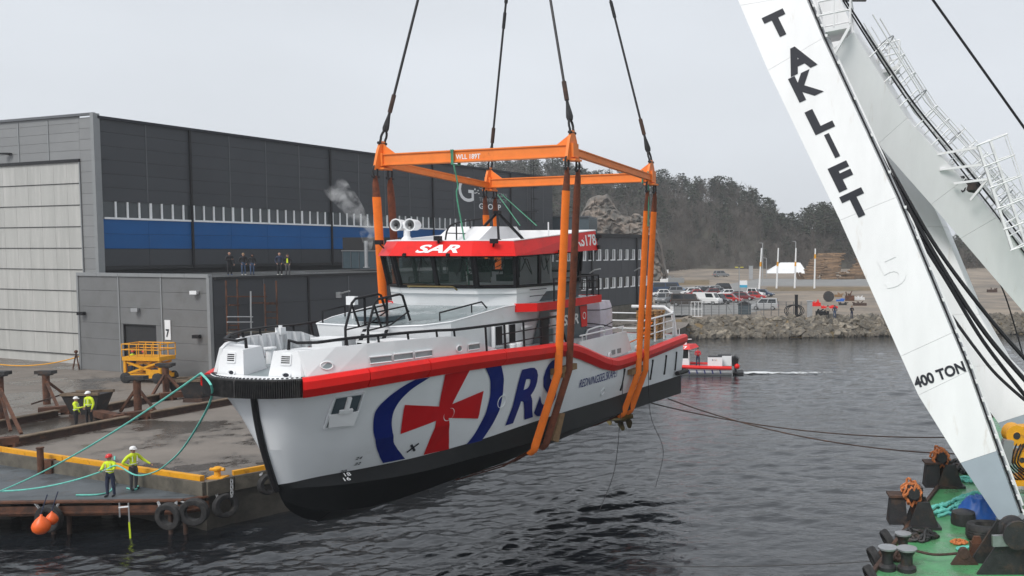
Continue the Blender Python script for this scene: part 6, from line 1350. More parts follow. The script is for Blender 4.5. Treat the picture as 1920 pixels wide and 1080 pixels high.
# ---- yard clutter
def yz(px, py): return gs(px, py)
hp = yz(1396,590); t = thing('garden_shed', 'small dark green shed with a pale roof edge by the fence', 'shed', hp); m = MB(); m.box(hp+V((0,.6,.75)), (1.8,1.3,1.5)); ob('wall', m, M['panel_teal'], t)
m = MB(); m.prism([hp+V((-1.1,-.2,1.45)), hp+V((1.1,-.2,1.45)), hp+V((0,-.2,1.95))], V((0,1.6,0))); ob('roof', m, M['black'], t)
for k in range(5): m = MB(); m.box(hp+V((-.75+.37*k,-.07,.72)), (.3,.03,1.35)); ob('board', m, M['panel_teal'], t)
c_ = yz(1554,566); r_ = .95; t = thing('cable_reel', 'round dark cable reel standing in the gravel yard', 'cable reel', c_)
for s_ in (0,.7): m = MB(); m.lathe(c_+V((0,s_,r_)), [(0,-.04),(r_,-.04),(r_,.04),(0,.04)], 22, (.15,1,0)); ob('flange', m, M['rust_dark'] if s_ else M['black_iron'], t)
m = MB(); m.lathe(c_+V((0,0,r_)), [(.55,0),(.55,.7)], 18, (.15,1,0)); ob('drum', m, M['wood'], t)
def clutter(px, py, d, m_, nm, lab, cat, h=0): 
    c_ = yz(px, py); R_ = random.Random(px); m = MB()
    m.box(c_+V((0,0,d[2]*.3)), (d[0],d[1],d[2]*.6)); 
    for k in range(5): a = c_+V((R_.uniform(-.5,.5)*d[0], R_.uniform(-.5,.5)*d[1], d[2]*.6)); m.beam(a, a+V((R_.uniform(-.6,.6),R_.uniform(-.3,.3),R_.uniform(.1,.5)*d[2])), .14)
    return tag(ob(nm, m, M[m_]), lab, cat)
clutter(1530,574,(1.5,.8,1.0),'red','red_crate','red plastic crates stacked near the grey gate post','crate'); clutter(1555,578,(2.6,.8,.5),'red','red_pipe_stack','low red stack left of the cable reel foot','stack')
clutter(1541,594,(1.7,1.1,1.3),'black','black_tub','black tub beside the two men on the far quay','tub'); clutter(1593,564,(1.6,1.0,1.6),'rust','rusty_bin','rusty iron bin right of the cable reel','bin')
clutter(1612,562,(1.8,.8,.7),'snow_bag','white_bags','white sacks lying right of the rusty bin','sacks'); clutter(1572,557,(1.5,.8,.8),'wood','timber_stack','small stack of timber behind the cable reel','timber'); clutter(1612,573,(2.2,.9,.7),'rust_dark','scrap_pile','dark scrap pile in the yard near the lone man','scrap'); clutter(1580,572,(1.3,.7,.5),'black_iron','scrap_pile','flat dark scrap below the rusty bin','scrap'); clutter(1575,565,(1.4,.7,.5),'navy' if 'navy' in M else 'tarp_blue','blue_bundle','small blue bundle between the reel and the rusty bin','bundle')
clutter(1268,530,(4,2,2.0),'trim_light','flatbed_load','pale load on a trailer at the back left of the yard','trailer load'); clutter(1247,529,(2.4,2,1.3),'white','parked_trailer','small white trailer left of the pale load','trailer')
for px, py, w_, h_, m_, nm, lab, cat in ((1493,594,.42,3.0,'black','gate_post','thick black post at the end of the wire fence','post'),(1518,595,.7,2.2,'zinc','gate_post','short grey post right of the thick black post','post'),(1408,524,1.1,3.6,'zinc','marker_pillar','pale pillar on the road below the hill','pillar'),(1251,512,.8,1.0,'white','notice_board','small white notice at the foot of the cliff','notice')):
    c_ = yz(px, py); m = MB(); m.box(c_+V((0,0,h_/2)), (w_,w_,h_)); m.box(c_+V((0,0,h_+.03)), (w_*1.2,w_*1.2,.08)); tag(ob(nm, m, M[m_]), lab, cat)
c_ = yz(1490,595); m = MB()
for k in range(3): m.tube([c_+V((-.3+k*.25+.95*math.cos(a)*1.2, k*.15, .85+.8*math.sin(a))) for a in np.linspace(0,2*pi,22)[:-1]], .06, 5, closed=True)
tag(ob('pipe_coil', m, M['black'], smooth=50), 'standing coil of black pipe behind the thick post', 'pipe coil')
mk('fence_grey', (.13,.135,.14), .6); fn_ = thing('wire_fence', 'grey wire mesh fence along the top of the stone bank', 'fence', yz(1380,592)); fp = [yz(x, 594-1.5*math.sin((x-1236)/280*pi)) for x in range(1236,1520,14)]
for k, p in enumerate(fp): m = MB(); m.tube([p, p+V((0,0,2.1))], .06, 5); ob('post', m, M['fence_grey'], fn_)
for k in range(1, len(fp)-1, 4): m = MB(); m.tube([fp[k]+V((0,0,1.7)), fp[k]+V((.9,.8,.05))], .035, 4); ob('brace', m, M['zinc'], fn_)
m = MB()
for a, b in zip(fp, fp[1:]):
    for z in np.linspace(.15,2.05,6): m.tube([a+V((0,0,z)), b+V((0,0,z))], .014, 3, cap=False)
    for t in np.linspace(0,1,8)[:-1]: m.tube([a.lerp(b,t)+V((0,0,.1)), a.lerp(b,t)+V((0,0,2.05))], .012, 3, cap=False)
ob('mesh_wire', m, M['fence_grey'], fn_, fix=False)['kind'] = 'stuff'
gt = yz(1306,595); t = thing('fence_gate', 'white framed gate panel in the wire fence below the brown van', 'gate', gt); m = MB()
for z in (.1,1.1,2.1): m.beam(gt+V((-.75,-.1,z)), gt+V((.75,-.1,z)), .07)
for x in (-.75,-.25,.25,.75): m.beam(gt+V((x,-.1,0)), gt+V((x,-.1,2.15)), .06)
ob('frame', m, M['white'], t)
# right of the crane: same yard seen between the legs
clutter(1860,548,(2,1,1.0),'rust_dark','scrap_pile','dark scrap seen in the gap between the white crane members','scrap')
# ---- haze over the harbour
def haze():
    m = bpy.data.materials.new('haze'); m.use_nodes = True; t = m.node_tree; t.nodes.clear(); o_ = t.nodes.new('ShaderNodeOutputMaterial'); v = t.nodes.new('ShaderNodeVolumePrincipled')
    v.inputs['Color'].default_value = (.93,.95,.98,1); v.inputs['Density'].default_value = .0004; v.inputs['Anisotropy'].default_value = .2; t.links.new(v.outputs[0], o_.inputs['Volume'])
    mb = MB(); mb.box2((-1000,-80,-4),(1000,560,75)); b = ob('haze', mb, m); tag(b, kind='stuff')
if HAZE: haze()
# ================================================================== people
mk('skin', (.42,.24,.17), .6, var=.05); mk('cloth_black', (.015,.015,.018), .85, var=.2, scale=6); mk('cloth_navy', (.02,.028,.06), .85, var=.2, scale=6); mk('jeans', (.045,.075,.14), .85, var=.25, scale=6)
mk('cloth_grey', (.07,.07,.075), .85, var=.2, scale=6); mk('cloth_tan', (.34,.29,.23), .85, var=.2, scale=6); mk('cloth_red', (.50,.02,.03), .75, var=.15, scale=6); mk('cloth_white', (.7,.7,.7), .8); mk('helmet_white', (.78,.78,.78), .3, var=.03); mk('helmet_red', (.62,.03,.03), .3, var=.03)
mk('hair_brown', (.05,.03,.02), .8, var=.3, scale=20); mk('hair_fair', (.25,.17,.09), .8, var=.3, scale=20); mk('shoe_pale', (.6,.6,.55), .7); mk('reflex', (.66,.68,.68), .35)
def person(loc, rot, lab, jacket='hivis', legs='cloth_navy', shoes='cloth_black', hat=None, hair=None, hood=False, vest=None, h=1.8, arms=('down','down'), lean=0, group=None, stride=.1):
    """one skinned body; arms: down, pocket, fold, forward, hip, rope"""
    s = h/1.8; t = thing('person', lab, 'person', loc, rot, group, local=True)
    Vv, E_, R_, tags = [], [], [], []
    def add(p, r, tg, par=None):
        Vv.append(V(p)*s); R_.append(r*s); tags.append(tg)
        if par is not None: E_.append((par, len(Vv)-1))
        return len(Vv)-1
    pel = add((0,0,.96), .135, 'l'); wa = add((0,.01+lean*.3,1.12), .135, 'j', pel); ch = add((0,.0+lean*.7,1.32), .165, 'j', wa); up = add((0,lean,1.46), .12, 'j', ch)
    nk = add((0,.02+lean,1.54), .058, 's', up); h1 = add((0,.035+lean,1.61), .082, 's', nk); h2 = add((0,.03+lean,1.69), .098, 's', h1); add((0,.02+lean,1.765), .062, 's', h2)
    hands = []
    for sd in (-1, 1):
        hp = add((sd*.1,0,.90), .105, 'l', pel); kn = add((sd*.115,.02+sd*stride*.2,.50), .072, 'l', hp); an = add((sd*.12,sd*stride*.3-.01,.12), .055, 'l', kn); hl = add((sd*.12,sd*stride*.3-.02,.055), .05, 'b', an); add((sd*.14,sd*stride*.3+.17,.045), .042, 'b', hl)
        mode = arms[0 if sd < 0 else 1]; x = sd
        el, wr = {'down':((x*.29,-.02,1.14),(x*.28,.08,.90)), 'pocket':((x*.32,-.06,1.14),(x*.2,.08,.97)), 'fold':((x*.28,.06,1.16),(-x*.06,.26,1.22)), 'forward':((x*.26,.14,1.18),(x*.14,.38,1.22)), 'hip':((x*.42,-.03,1.2),(x*.22,.06,1.06)), 'rope':((x*.38,.06,1.2),(x*.5,.28,1.02)), 'phone':((x*.26,.1,1.14),(x*.08,.27,1.3))}[mode]
        el = (el[0],el[1]+lean*.6,el[2]); wr = (wr[0],wr[1]+lean*.8,wr[2])
        sh_ = add((sd*.2,lean*.95,1.43), .082, 'j', up); e = add(el, .062, 'j', sh_); w_ = add(wr, .042, 'j', e); d = (V(wr)-V(el)).normalized(); hd = add(V(wr)+d*.07, .036, 's', w_); hands.append((V(wr)+d*.1, d, sd))
    me = bpy.data.meshes.new('sk'); me.from_pydata([tuple(v) for v in Vv], E_, []); o = bpy.data.objects.new('sk', me); C.objects.link(o)
    md = o.modifiers.new('s', 'SKIN'); md.use_smooth_shade = True
    for i, r in enumerate(R_): me.skin_vertices[0].data[i].radius = (r, r*(.72 if tags[i] == 'j' and i in (wa, ch, up, pel) else 1))
    me.skin_vertices[0].data[0].use_root = True
    o.modifiers.new('u', 'SUBSURF').levels = 1
    bm_ = bpy.data.meshes.new_from_object(o.evaluated_get(bpy.context.evaluated_depsgraph_get())); C.objects.unlink(o); bpy.data.objects.remove(o); bpy.data.meshes.remove(me)
    mb = MB(); mb.add([v.co for v in bm_.vertices], [tuple(p.vertices) for p in bm_.polygons]); bpy.data.meshes.remove(bm_)
    code = {'l':0,'j':1,'s':2,'b':3}
    def near(c):
        best = None
        for a, b in E_:
            A, B = Vv[a], Vv[b]; ab = B-A; u = max(0, min(1, (c-A).dot(ab)/max(ab.length_squared,1e-9))); dd = (c-(A+ab*u)).length/(R_[a]*(1-u)+R_[b]*u)
            if best is None or dd < best[0]: best = (dd, tags[a] if u < .5 else tags[b])
        return best[1]
    mb.m = [code[near(sum((V(mb.v[i]) for i in f), V())/len(f))] for f in mb.f]
    for c_, d, sd in hands:                             # fingers and thumb
        sx = d.cross(V((0,0,1))); sx = sx.normalized() if sx.length > .1 else V((1,0,0)); nn_ = sx.cross(d)
        for k, l in enumerate((.062,.075,.07,.055)): b = c_+sx*(.012*(k-1.5)*1.5); mb.tube([b*s, (b+d*l*.55)*s, (b+d*l*.9+nn_*-.02)*s], [.0105*s,.0095*s,.007*s], 5, k=2)
        b = c_-d*.03+sx*.03*sd; mb.tube([b*s, (b+sx*.025*sd+d*.025)*s, (b+sx*.028*sd+d*.055)*s], [.012*s,.011*s,.008*s], 5, k=2)
    hy = .03+lean
    mb.lathe(V((0,hy+.095,1.655))*s, [(.016*s,-.01),(.014*s,.015*s),(0,.03*s)], 6, (0,1,-.3), k=2)
    for sd in (-1,1): mb.ball(V((sd*.036,hy+.088,1.695))*s, .011*s, 6, k=4); mb.ball(V((sd*.1,hy-.01,1.675))*s, (.014*s,.03*s,.038*s), 6, k=2)
    mb.box(V((0,hy+.088,1.615))*s, (.045*s,.012*s,.01*s), k=5)
    ob('body', mb, [M[legs], M[jacket], M['skin'], M[shoes], M['cloth_black'], M['decal_red']], t, smooth=60)
    if jacket == 'hivis':
        m = MB(); 
        for z, rx, ry in ((1.10,.158,.118),): m.tube([V((rx*math.cos(a),ry*math.sin(a)+.01+lean*.3,z))*s for a in np.linspace(0,2*pi,19)[:-1]], .016*s, 4, closed=True)
        m.tube([V((.1,.14+lean,1.2))*s, V((.1,.125+lean,1.42))*s], .016*s, 4); m.tube([V((-.1,.14+lean,1.2))*s, V((-.1,.125+lean,1.42))*s], .016*s, 4); ob('reflective_band', m, M['reflex'], t)
    if vest: m = MB(); m.prism([V((-.07,.155,1.05))*s, V((.07,.155,1.05))*s, V((.05,.16,1.42))*s, V((-.05,.16,1.42))*s], V((0,.02,0))); ob('vest_front', m, M[vest], t)
    if hat:
        m = MB(); c_ = V((0,hy,1.715))*s; m.lathe(c_, [(.128*s,-.012*s),(.13*s,.0),(.122*s,.05*s),(.09*s,.1*s),(.04*s,.122*s),(0,.126*s)], 16); m.prism([c_+V((-.09,.1,-.005))*s, c_+V((.09,.1,-.005))*s, c_+V((.06,.17,-.015))*s, c_+V((-.06,.17,-.015))*s], V((0,0,.012))); ob('helmet', m, M[hat], t, smooth=40)
    if hair: m = MB(); m.ball(V((0,hy-.022,1.715))*s, (.105*s,.112*s,.095*s), 12); ob('hair', m, M[hair], t, smooth=True)
    if hood: m = MB(); m.lathe(V((0,hy+.05,1.68))*s, [(.09*s,.05*s),(.13*s,.03*s),(.145*s,-.05*s),(.12*s,-.14*s),(0,-.17*s)], 14, (0,1,0)); ob('hood', m, M[jacket], t, smooth=40)
    return t
def face_cam(p): return math.atan2(-p.x, -(0-p.y))+pi if False else math.atan2(p.x, p.y)*-1+pi      # local +y looks at the camera
def stand(px, py, z, turn=0, **k):
    p = gz(px, py, z); lab = k.pop('lab'); return person(p, face_cam(p)+math.radians(turn), lab, **k)
stand(208,931,PZ, turn=-35, lab='rope handler in yellow jacket and red helmet on the low pier', hat='helmet_red', legs='cloth_navy', arms=('forward','forward'), h=1.74, group='people handling ropes')
stand(251,918,PZ, turn=35, lab='rope handler in yellow jacket and white helmet turned aside on the low pier', hat='helmet_white', legs='cloth_grey', arms=('rope','hip'), h=1.82, group='people handling ropes')
stand(143,803,QZ, turn=70, lab='shorter worker in yellow jacket and white helmet beside the black hopper', hat='helmet_white', legs='cloth_black', arms=('down','forward'), h=1.68, group='people among the cradles')
stand(168,797,QZ, turn=-50, lab='taller worker in yellow jacket in front of the black hopper', hat='helmet_white', legs='cloth_black', arms=('down','pocket'), h=1.84, group='people among the cradles')
stand(250,699,QZ, turn=20, lab='worker with a red helmet behind the left side of the scissor lift', hat='helmet_red', arms=('down','forward'), h=1.75, group='people behind the scissor lift')
stand(271,700,QZ, turn=-20, lab='worker with a red helmet in dark clothes behind the scissor lift', jacket='cloth_red', hat='helmet_red', arms=('down','down'), h=1.75, group='people behind the scissor lift')
for px, lab, k in ((431,'bald man in black with folded hands, leftmost on the annex roof',dict(hair=None,arms=('down','fold'),shoes='jeans',h=1.9)),(457,'man in black jacket and jeans, second from left on the roof',dict(hair='hair_fair',legs='jeans',shoes='shoe_pale',arms=('pocket','pocket'))),(473,'person in a dark hooded parka, middle of the roof group',dict(hood=True,legs='jeans',arms=('pocket','pocket'),h=1.72)),
    (525,'bald man in navy jacket with white shoes on the annex roof',dict(jacket='cloth_navy',shoes='shoe_pale',arms=('pocket','pocket'),h=1.86)),(540,'person with a bright green scarf under a dark jacket on the roof',dict(hair='hair_brown',vest='hivis',legs='cloth_grey',arms=('pocket','pocket'),h=1.72))):
    k = dict(jacket='cloth_black', legs='cloth_black') | k; stand(px, 516, AT, turn=15 if px < 500 else -10, lab=lab, group='onlookers on the annex roof', **k)
stand(1552,597,GZ, turn=150, lab='man in a pale jacket beside the black tub on the far quay', jacket='cloth_tan', legs='cloth_black', hair='hair_brown', arms=('down','pocket'), group='people on the far quay')
stand(1565,597,GZ, turn=190, lab='man in dark jacket and jeans on the far quay', jacket='cloth_navy', legs='jeans', hair='hair_brown', arms=('pocket','pocket'), group='people on the far quay')
stand(1597,598,GZ, turn=20, lab='lone person in dark clothes holding a phone on the far quay', jacket='cloth_black', legs='cloth_navy', hair='hair_fair', arms=('phone','phone'), group='people on the far quay')
# ================================================================== gear on and along the quay
def rope(nm, pts, r, m_, lab, cat='rope', grp=None): m = MB(); m.tube(pts, r, 6); return tag(ob(nm, m, m_, smooth=50), lab, cat, grp)
fb = BW(1.15,-1.45,3.12)
rope('mooring_line', sag(fb, gz(0,921,PZ+.35), .25, 18), .028, M['rope_turq'], 'turquoise line pulled straight from the bow down to the left edge', grp='turquoise bow lines')
hr = gz(251,918,PZ)+V((-.5,-.25,1.02)); hl_ = gz(208,931,PZ)+V((.1,-.35,1.2))
e_ = [gy(398,730,22.2), gy(384,775,25), gy(345,838,28.5), gy(318,866,30.5), gy(290,885,32.4), gy(255,891,34.0), gy(220,873,34.9)]
rope('mooring_line', crv([fb]+e_+[hl_], 5), .03, M['rope_turq'], 'slack turquoise line hanging from the bow to the rope handlers', grp='turquoise bow lines')
rope('mooring_line', sag(hl_, gz(0,921,PZ+.3), .2, 12), .035, M['rope_turq'], 'turquoise line from the red helmeted handler to the left edge', grp='turquoise bow lines')
rope('rope_end', crv([gz(262,886,PZ)+V((0,-.15,.5)), gz(263,905,PZ)+V((0,-.1,.06)), gz(255,919,PZ)+V((0,0,.04)), gz(238,917,PZ)+V((0,0,.04))], 5), .035, M['rope_turq'], 'loose turquoise rope end curled at the white helmeted handler')
rope('rope_end', crv([gz(216,880,PZ)+V((0,0,.6)), gz(212,915,PZ)+V((0,0,.05)), gz(190,928,PZ)+V((0,0,.04)), gz(143,930,PZ)+V((0,0,.04))], 5), .035, M['rope_turq'], 'loose turquoise rope end lying left of the red helmeted handler')
yy = gz(317,950,PZ).y-.25
for px, py, Y, r, ax, lab in ((317,968,yy,.54,(.12,1,.08),'left tyre of three hung on the corner of the low pier'),(364,960,yy+.1,.54,(-.15,1,.06),'middle tyre of three hung on the corner of the low pier'),(423,948,gz(423,893,QZ).y-.75,.5,(.75,-.5,.1),'right tyre of three hung round the quay corner'),(503,908,gz(503,880,QZ).y-.8,.44,(.8,-.5,.05),'tyre on the quay wall just behind the bow of the ship'),(92,972,gz(92,940,PZ).y-.25,.55,(.1,1,.05),'tyre hung on the pier behind the orange buoys')):
    c_ = gy(px, py, Y); tyre('tyre_fender', lab, c_, ax, r, .3, grp='tyre fenders along the quay')
    tops = {317:(300,334),364:(344,382),423:(400,437),503:(497,512),92:(68,116)}[px]; zt = QZ if px in (423,503) else PZ
    for tx in tops:
        m = MB(); a = gz(tx, 893 if px == 423 else 876 if px == 503 else 938, zt)+V((0,-.12,-.02)); b = c_+V((.3 if tx > px else -.3, -.05, .38)); n = 7
        for k in range(n):
            p = a.lerp(b, (k+.5)/n); d = (b-a)/n*.62; s_ = V((.045,0,0)) if k % 2 else V((0,.045,0)); m.tube([p-d-s_, p+d-s_, p+d+s_, p-d+s_], .018, 4, closed=True)
        nm = {317:'left tyre of the three',364:'middle tyre of the three',423:'tyre at the quay corner',503:'tyre just behind the bow',92:'tyre with the orange buoys'}[px]
        tag(ob('chain', m, M['zinc']), f"{'right' if tx > px else 'left'} chain holding the {nm}", 'chain', 'chains of the tyre fenders')
mk('buoy_orange', (.85,.13,.015), .4, var=.12, scale=3, dirt=(.15,.05,.03), dscale=3.5, dlo=.62, dhi=.72)
for px, py, r, dy, lab in ((77,987,.31,-.62,'front orange teardrop buoy hanging below the pier edge'),(97,974,.22,-.12,'second orange buoy half inside the hung tyre')):
    c_ = gy(px, py, yy+dy); m = MB(); m.lathe(c_, [(0,-r),(r*.5,-r*.87),(r*.87,-r*.5),(r,0),(r*.9,r*.4),(r*.62,r*.85),(r*.28,r*1.2),(r*.14,r*1.35),(r*.14,r*1.5),(0,r*1.5)], 18, (.05,.0,1)); t = tag(ob('buoy', m, M['buoy_orange'], smooth=True), lab, 'buoy', 'orange buoys'); m = MB(); m.tube([c_+V((0,0,r*1.45)), c_+V((.05,.3,r*1.45+.7))], .02, 5); ob('lanyard', m, M['cloth_navy'], t)
lp = gz(239,941,PZ)+V((0,-.22,0)); t = thing('ladder', 'narrow aluminium ladder hanging from the pier edge into the water', 'ladder', lp); m = MB(); m.tube([lp+V((-.17,0,.02)), lp+V((-.17,0,-.55))], .03, 5); m.tube([lp+V((.19,0,.02)), lp+V((.23,0,-1.75))], .03, 5)
ob('stringer', m, M['zinc'], t); m = MB(); m.beam(lp+V((-.19,0,-.16)), lp+V((.21,0,-.12)), .06, .05); ob('rung', m, M['white'], t); m = MB(); m.tube([lp+V((.2,0,-.75)), lp+V((.22,0,-1.4))], .036, 5); ob('marked_section', m, M['hivis'], t)
bp_ = gz(408,896,QZ); m = MB(); m.lathe(bp_, [(.16,0),(.13,.06),(.12,.28),(.2,.36),(.2,.42),(.1,.48),(0,.49)], 14); m.tube([bp_+V((-.3,0,.36)), bp_+V((.3,0,.36))], .07, 8); m.box(bp_+V((0,0,.03)), (.7,.5,.06)); tag(ob('bollard', m, M['yellow'], smooth=40), 'small yellow bollard at the quay corner', 'bollard')
rp_ = gz(77,888,PZ); m = MB(); m.tube([rp_, rp_+V((0,0,1.15))], .13, 10); m.lathe(rp_+V((0,0,1.15)), [(.16,0),(.16,.05),(0,.05)], 10); m.beam(rp_+V((.35,.1,0)), rp_+V((.35,.1,.62)), .3, .3); tag(ob('steel_post', m, M['rust'], smooth=40), 'short rusty steel post at the kerb left of the rope handlers', 'post')
# slipway cradle
def q_(px, py, dz=0): return gz(px, py, QZ)+V((0,0,dz))
def ibeam(a, b, w_, h, par, nm='flange'):
    m = MB(); m.beam(a+V((0,0,.03)), b+V((0,0,.03)), w_, .06); m.beam(a+V((0,0,h/2)), b+V((0,0,h/2)), w_*.3, h-.1); ob('web', m, M['rust_dark'], par); m = MB(); m.beam(a+V((0,0,h-.02)), b+V((0,0,h-.02)), w_, .06); ob(nm, m, M['wood'] if False else M['rail_top'], par)
mk('rail_top', (.16,.115,.075), .7, var=.3, scale=3, dirt=(.05,.03,.02), dscale=2)
for a, b, lab in (((30,836),(240,794),'front left length of the rusty cradle rail nearest the kerb'),((282,786),(440,757),'front right length of the rusty cradle rail ending under the bow'),((-20,806),(108,782),'rear left length of rusty cradle rail at the left edge'),((195,772),(312,748),'rear right length of rusty cradle rail behind the workers')):
    A, B = q_(*a), q_(*b); t = thing('cradle_rail', lab, 'steel beam', (A+B)/2, group='rails of the slipway cradle'); ibeam(A, B, .42, .42, t, 'top_flange')
for a, b, lab in (((72,781),(140,775),'rusty cross beam under the left cradle post'),((150,778),(225,795),'rusty cross beam between the two workers and the middle post'),((222,792),(285,784),'rusty cross block under the middle cradle post'),((300,752),(400,742),'rusty cross beam behind the bow end of the cradle'),((-10,842),(34,836),'rusty beam end at the left edge above the kerb')):
    A, B = q_(*a), q_(*b); m = MB(); m.beam(A+V((0,0,.32)), B+V((0,0,.32)), .5, .36); m.box(A.lerp(B,.2)+V((0,0,.1)), (.5,.4,.2)); m.box(A.lerp(B,.8)+V((0,0,.1)), (.5,.4,.2)); tag(ob('cradle_beam', m, M['rust']), lab, 'steel beam', 'cross beams of the cradle')
for px, py, ty, lab, br_ in ((88,758,696,'left rusty cradle post with a flat head, before the annex',((130,752),(108,768))),(259,778,706,'middle rusty cradle post with a flat head and braces',((226,778),(292,777))),(312,742,682,'right rusty cradle post in front of the scissor lift',((285,748),(345,744))),(2,800,697,'rusty cradle post cut by the left edge of the photo',((40,820),(20,815)))):
    A = q_(px, py); h = gy(px, ty, A.y).z-QZ; t = thing('cradle_post', lab, 'post', A, group='posts of the slipway cradle'); m = MB(); m.tube([A, A+V((0,0,h-.1))], .2, 10); ob('column', m, M['rust'], t, smooth=40)
    m = MB(); m.beam(A+V((-.52,0,h-.06)), A+V((.52,0,h-.06)), .5, .2); m.beam(A+V((-.35,0,h-.2)), A+V((.35,0,h-.2)), .35, .1); ob('head', m, M['black_iron'], t)
    for b in br_: m = MB(); m.beam(q_(*b)+V((0,0,.2)), A+V((0,0,h*.72)), .13); ob('brace', m, M['rust'], t)
def hopper(px, py, w_, h, lab):
    A = q_(px, py); t = thing('keel_block', lab, 'keel block', A, group='black keel blocks'); m = MB(); x, y = w_/2, .6
    m.add([A+V(p) for p in ((-x*.6,-y*.6,.1),(x*.6,-y*.6,.1),(x*.6,y*.6,.1),(-x*.6,y*.6,.1),(-x,-y,h),(x,-y,h*1.04),(x,y,h*1.04),(-x,y,h))], [(0,1,5,4),(1,2,6,5),(2,3,7,6),(3,0,4,7),(4,5,6,7),(0,3,2,1)]); ob('body', m, M['black_iron'], t)
    m = MB(); m.beam(A+V((-x*1.02,-y,h+.05)), A+V((x*1.02,-y,h*1.04+.05)), .16, .14); m.beam(A+V((-x*1.02,y,h+.05)), A+V((x*1.02,y,h*1.04+.05)), .16, .14); m.beam(A+V((-x*.9,-y,h+.08)), A+V((x*.4,y,h+.1)), .14); ob('top_timber', m, M['rail_top'], t)
    m = MB(); m.box(A+V((0,0,.12)), (w_*.7,1.0,.24)); ob('base', m, M['rust_dark'], t)
hopper(166,783,2.1,1.35,'big black wedge shaped keel block behind the two workers'); hopper(370,752,1.7,1.3,'black keel block between the scissor lift and the bow of the ship'); hopper(340,738,1.2,.9,'small black keel block beside the right cradle post')
m = MB(); m.tube([q_(60,770)+V((0,0,.4)), q_(125,752)+V((0,0,.5))], .05, 6); tag(ob('pry_bar', m, M['rust_dark']), 'thin dark bar lying against the left cradle post', 'bar')
# scissor lift
sp0 = gz(281,716,QZ); t = thing('scissor_lift', 'yellow scissor lift platform standing before the roller door', 'scissor lift', sp0)
lx = V((.99,-.14,0)); ly = V((.14,.99,0)); SZ = sp0.y/F0
W2 = 39*SZ
def LQ(x, y, z): return sp0+lx*x+ly*y+V((0,0,z))
m = MB(); m.beam(LQ(-W2,0,.5), LQ(W2,0,.5), 1.3, .28); m.box(LQ(W2*.55,-.5,.75), (1.0,.3,.4)); ob('chassis', m, M['yellow'], t)
for x in (-W2*.85, W2*.85):
    for y in (-.7,.7): m = MB(); m.lathe(LQ(x,y,.38), [(0,-.14),(.28,-.14),(.38,-.1),(.38,.1),(.28,.14),(0,.14)], 16, ly); ob('wheel', m, M['rubber'], t, smooth=35)
PH = 72*SZ-.6; pz = 1.6
for y in (-.55,.55):
    for a, b in ((-1,1),(1,-1)): m = MB(); m.beam(LQ(a*W2*.85,y,.65), LQ(b*W2*.85,y,pz-.1), .14); m.beam(LQ(a*W2*.85,y+.12,1.25), LQ(b*W2*.4,y+.12,pz-.1), .1) ; ob('scissor_arm', m, M['yellow'], t)
for x in (-W2*.93,W2*.93): m = MB(); m.beam(LQ(x,-.6,.5), LQ(x,-.6,pz), .16); ob('corner_leg', m, M['yellow'], t)
m = MB(); m.beam(LQ(-W2,0,pz+.16), LQ(W2,0,pz+.16), 1.5, .28); ob('platform', m, M['yellow'], t)
for y in (-.74,.74):
    for z in (.5,.9): m = MB(); m.tube([LQ(-W2,y,pz+.3+z), LQ(W2,y,pz+.3+z)], .04, 5); ob('guard_rail', m, M['rail_yellow'] if 'rail_yellow' in M else M['yellow'], t)
    for k in range(6): m = MB(); x = -W2+2*W2*k/5; m.tube([LQ(x,y,pz+.3), LQ(x,y,pz+1.2)], .035, 5); ob('guard_post', m, M['yellow'], t)
for x in (-W2,W2):
    for z in (.5,.9): m = MB(); m.tube([LQ(x,-.74,pz+.3+z), LQ(x,.74,pz+.3+z)], .04, 5); ob('guard_rail', m, M['yellow'], t)
# scaffold by the annex wall
sc0 = AP(2.6,1.2,QZ); t = thing('scaffold', 'rusty scaffold frame against the dark annex wall behind the bow', 'scaffold', sc0)
for k, (px, ty) in enumerate(((427,526),(448,524),(499,532),(521,526))):
    p = wp = gp(px, 640, AP(0,.9 if k < 2 else 1.1,0), vb); b = gp(px, ty, AP(0,.9,0), vb); m = MB(); m.tube([V((p.x,p.y,QZ)), V((p.x,p.y,b.z))], .06, 6); ob('standard', m, M['rust'], t)
for x0, x1, y in ((427,500,556),(430,448,572),(499,521,570),(427,448,610),(499,521,596),(499,521,585),(430,450,618),(427,521,640),(470,520,568)):
    m = MB(); m.beam(gp(x0,y,AP(0,1.0,0),vb), gp(x1,y,AP(0,1.0,0),vb), .1); ob('ledger', m, M['rust'], t)
m = MB(); m.beam(gp(430,624,AP(0,1.3,0),vb), gp(520,622,AP(0,1.3,0),vb), .6, .12); ob('plank', m, M['concrete'], t)
m = MB(); m.tube([gp(470,546,AP(0,1.9,0),vb), gp(471,660,AP(0,1.9,0),vb)], .055, 6); ob('pale_pole', m, M['zinc'], t)
for y in (594,604): m = MB(); m.tube([gp(426,y,AP(0,1.9,0),vb), gp(474,y,AP(0,1.9,0),vb)], .045, 6); ob('pale_tube', m, M['zinc'], t)
a = gz(0,688,QZ)+V((0,0,.2)); b = AP(-.15,-AWd-.1,QZ+1.0); m = MB(); m.tube(sag(a, b, .35, 14), .05, 6); tag(ob('barrier_rope', m, M['yellow']), 'yellow and black barrier rope sagging before the pale folding door', 'rope')
p = AP(-.3,-AWd-.2,QZ); m = MB(); m.beam(p+V((-.3,0,0)), p+V((0,0,1.3)), .07); m.beam(p+V((.2,0,0)), p+V((0,0,1.3)), .07); m.ball(p+V((0,0,1.4)), .14, 8); tag(ob('barrier_post', m, M['rust']), 'thin rusty trestle at the left corner of the annex', 'trestle')
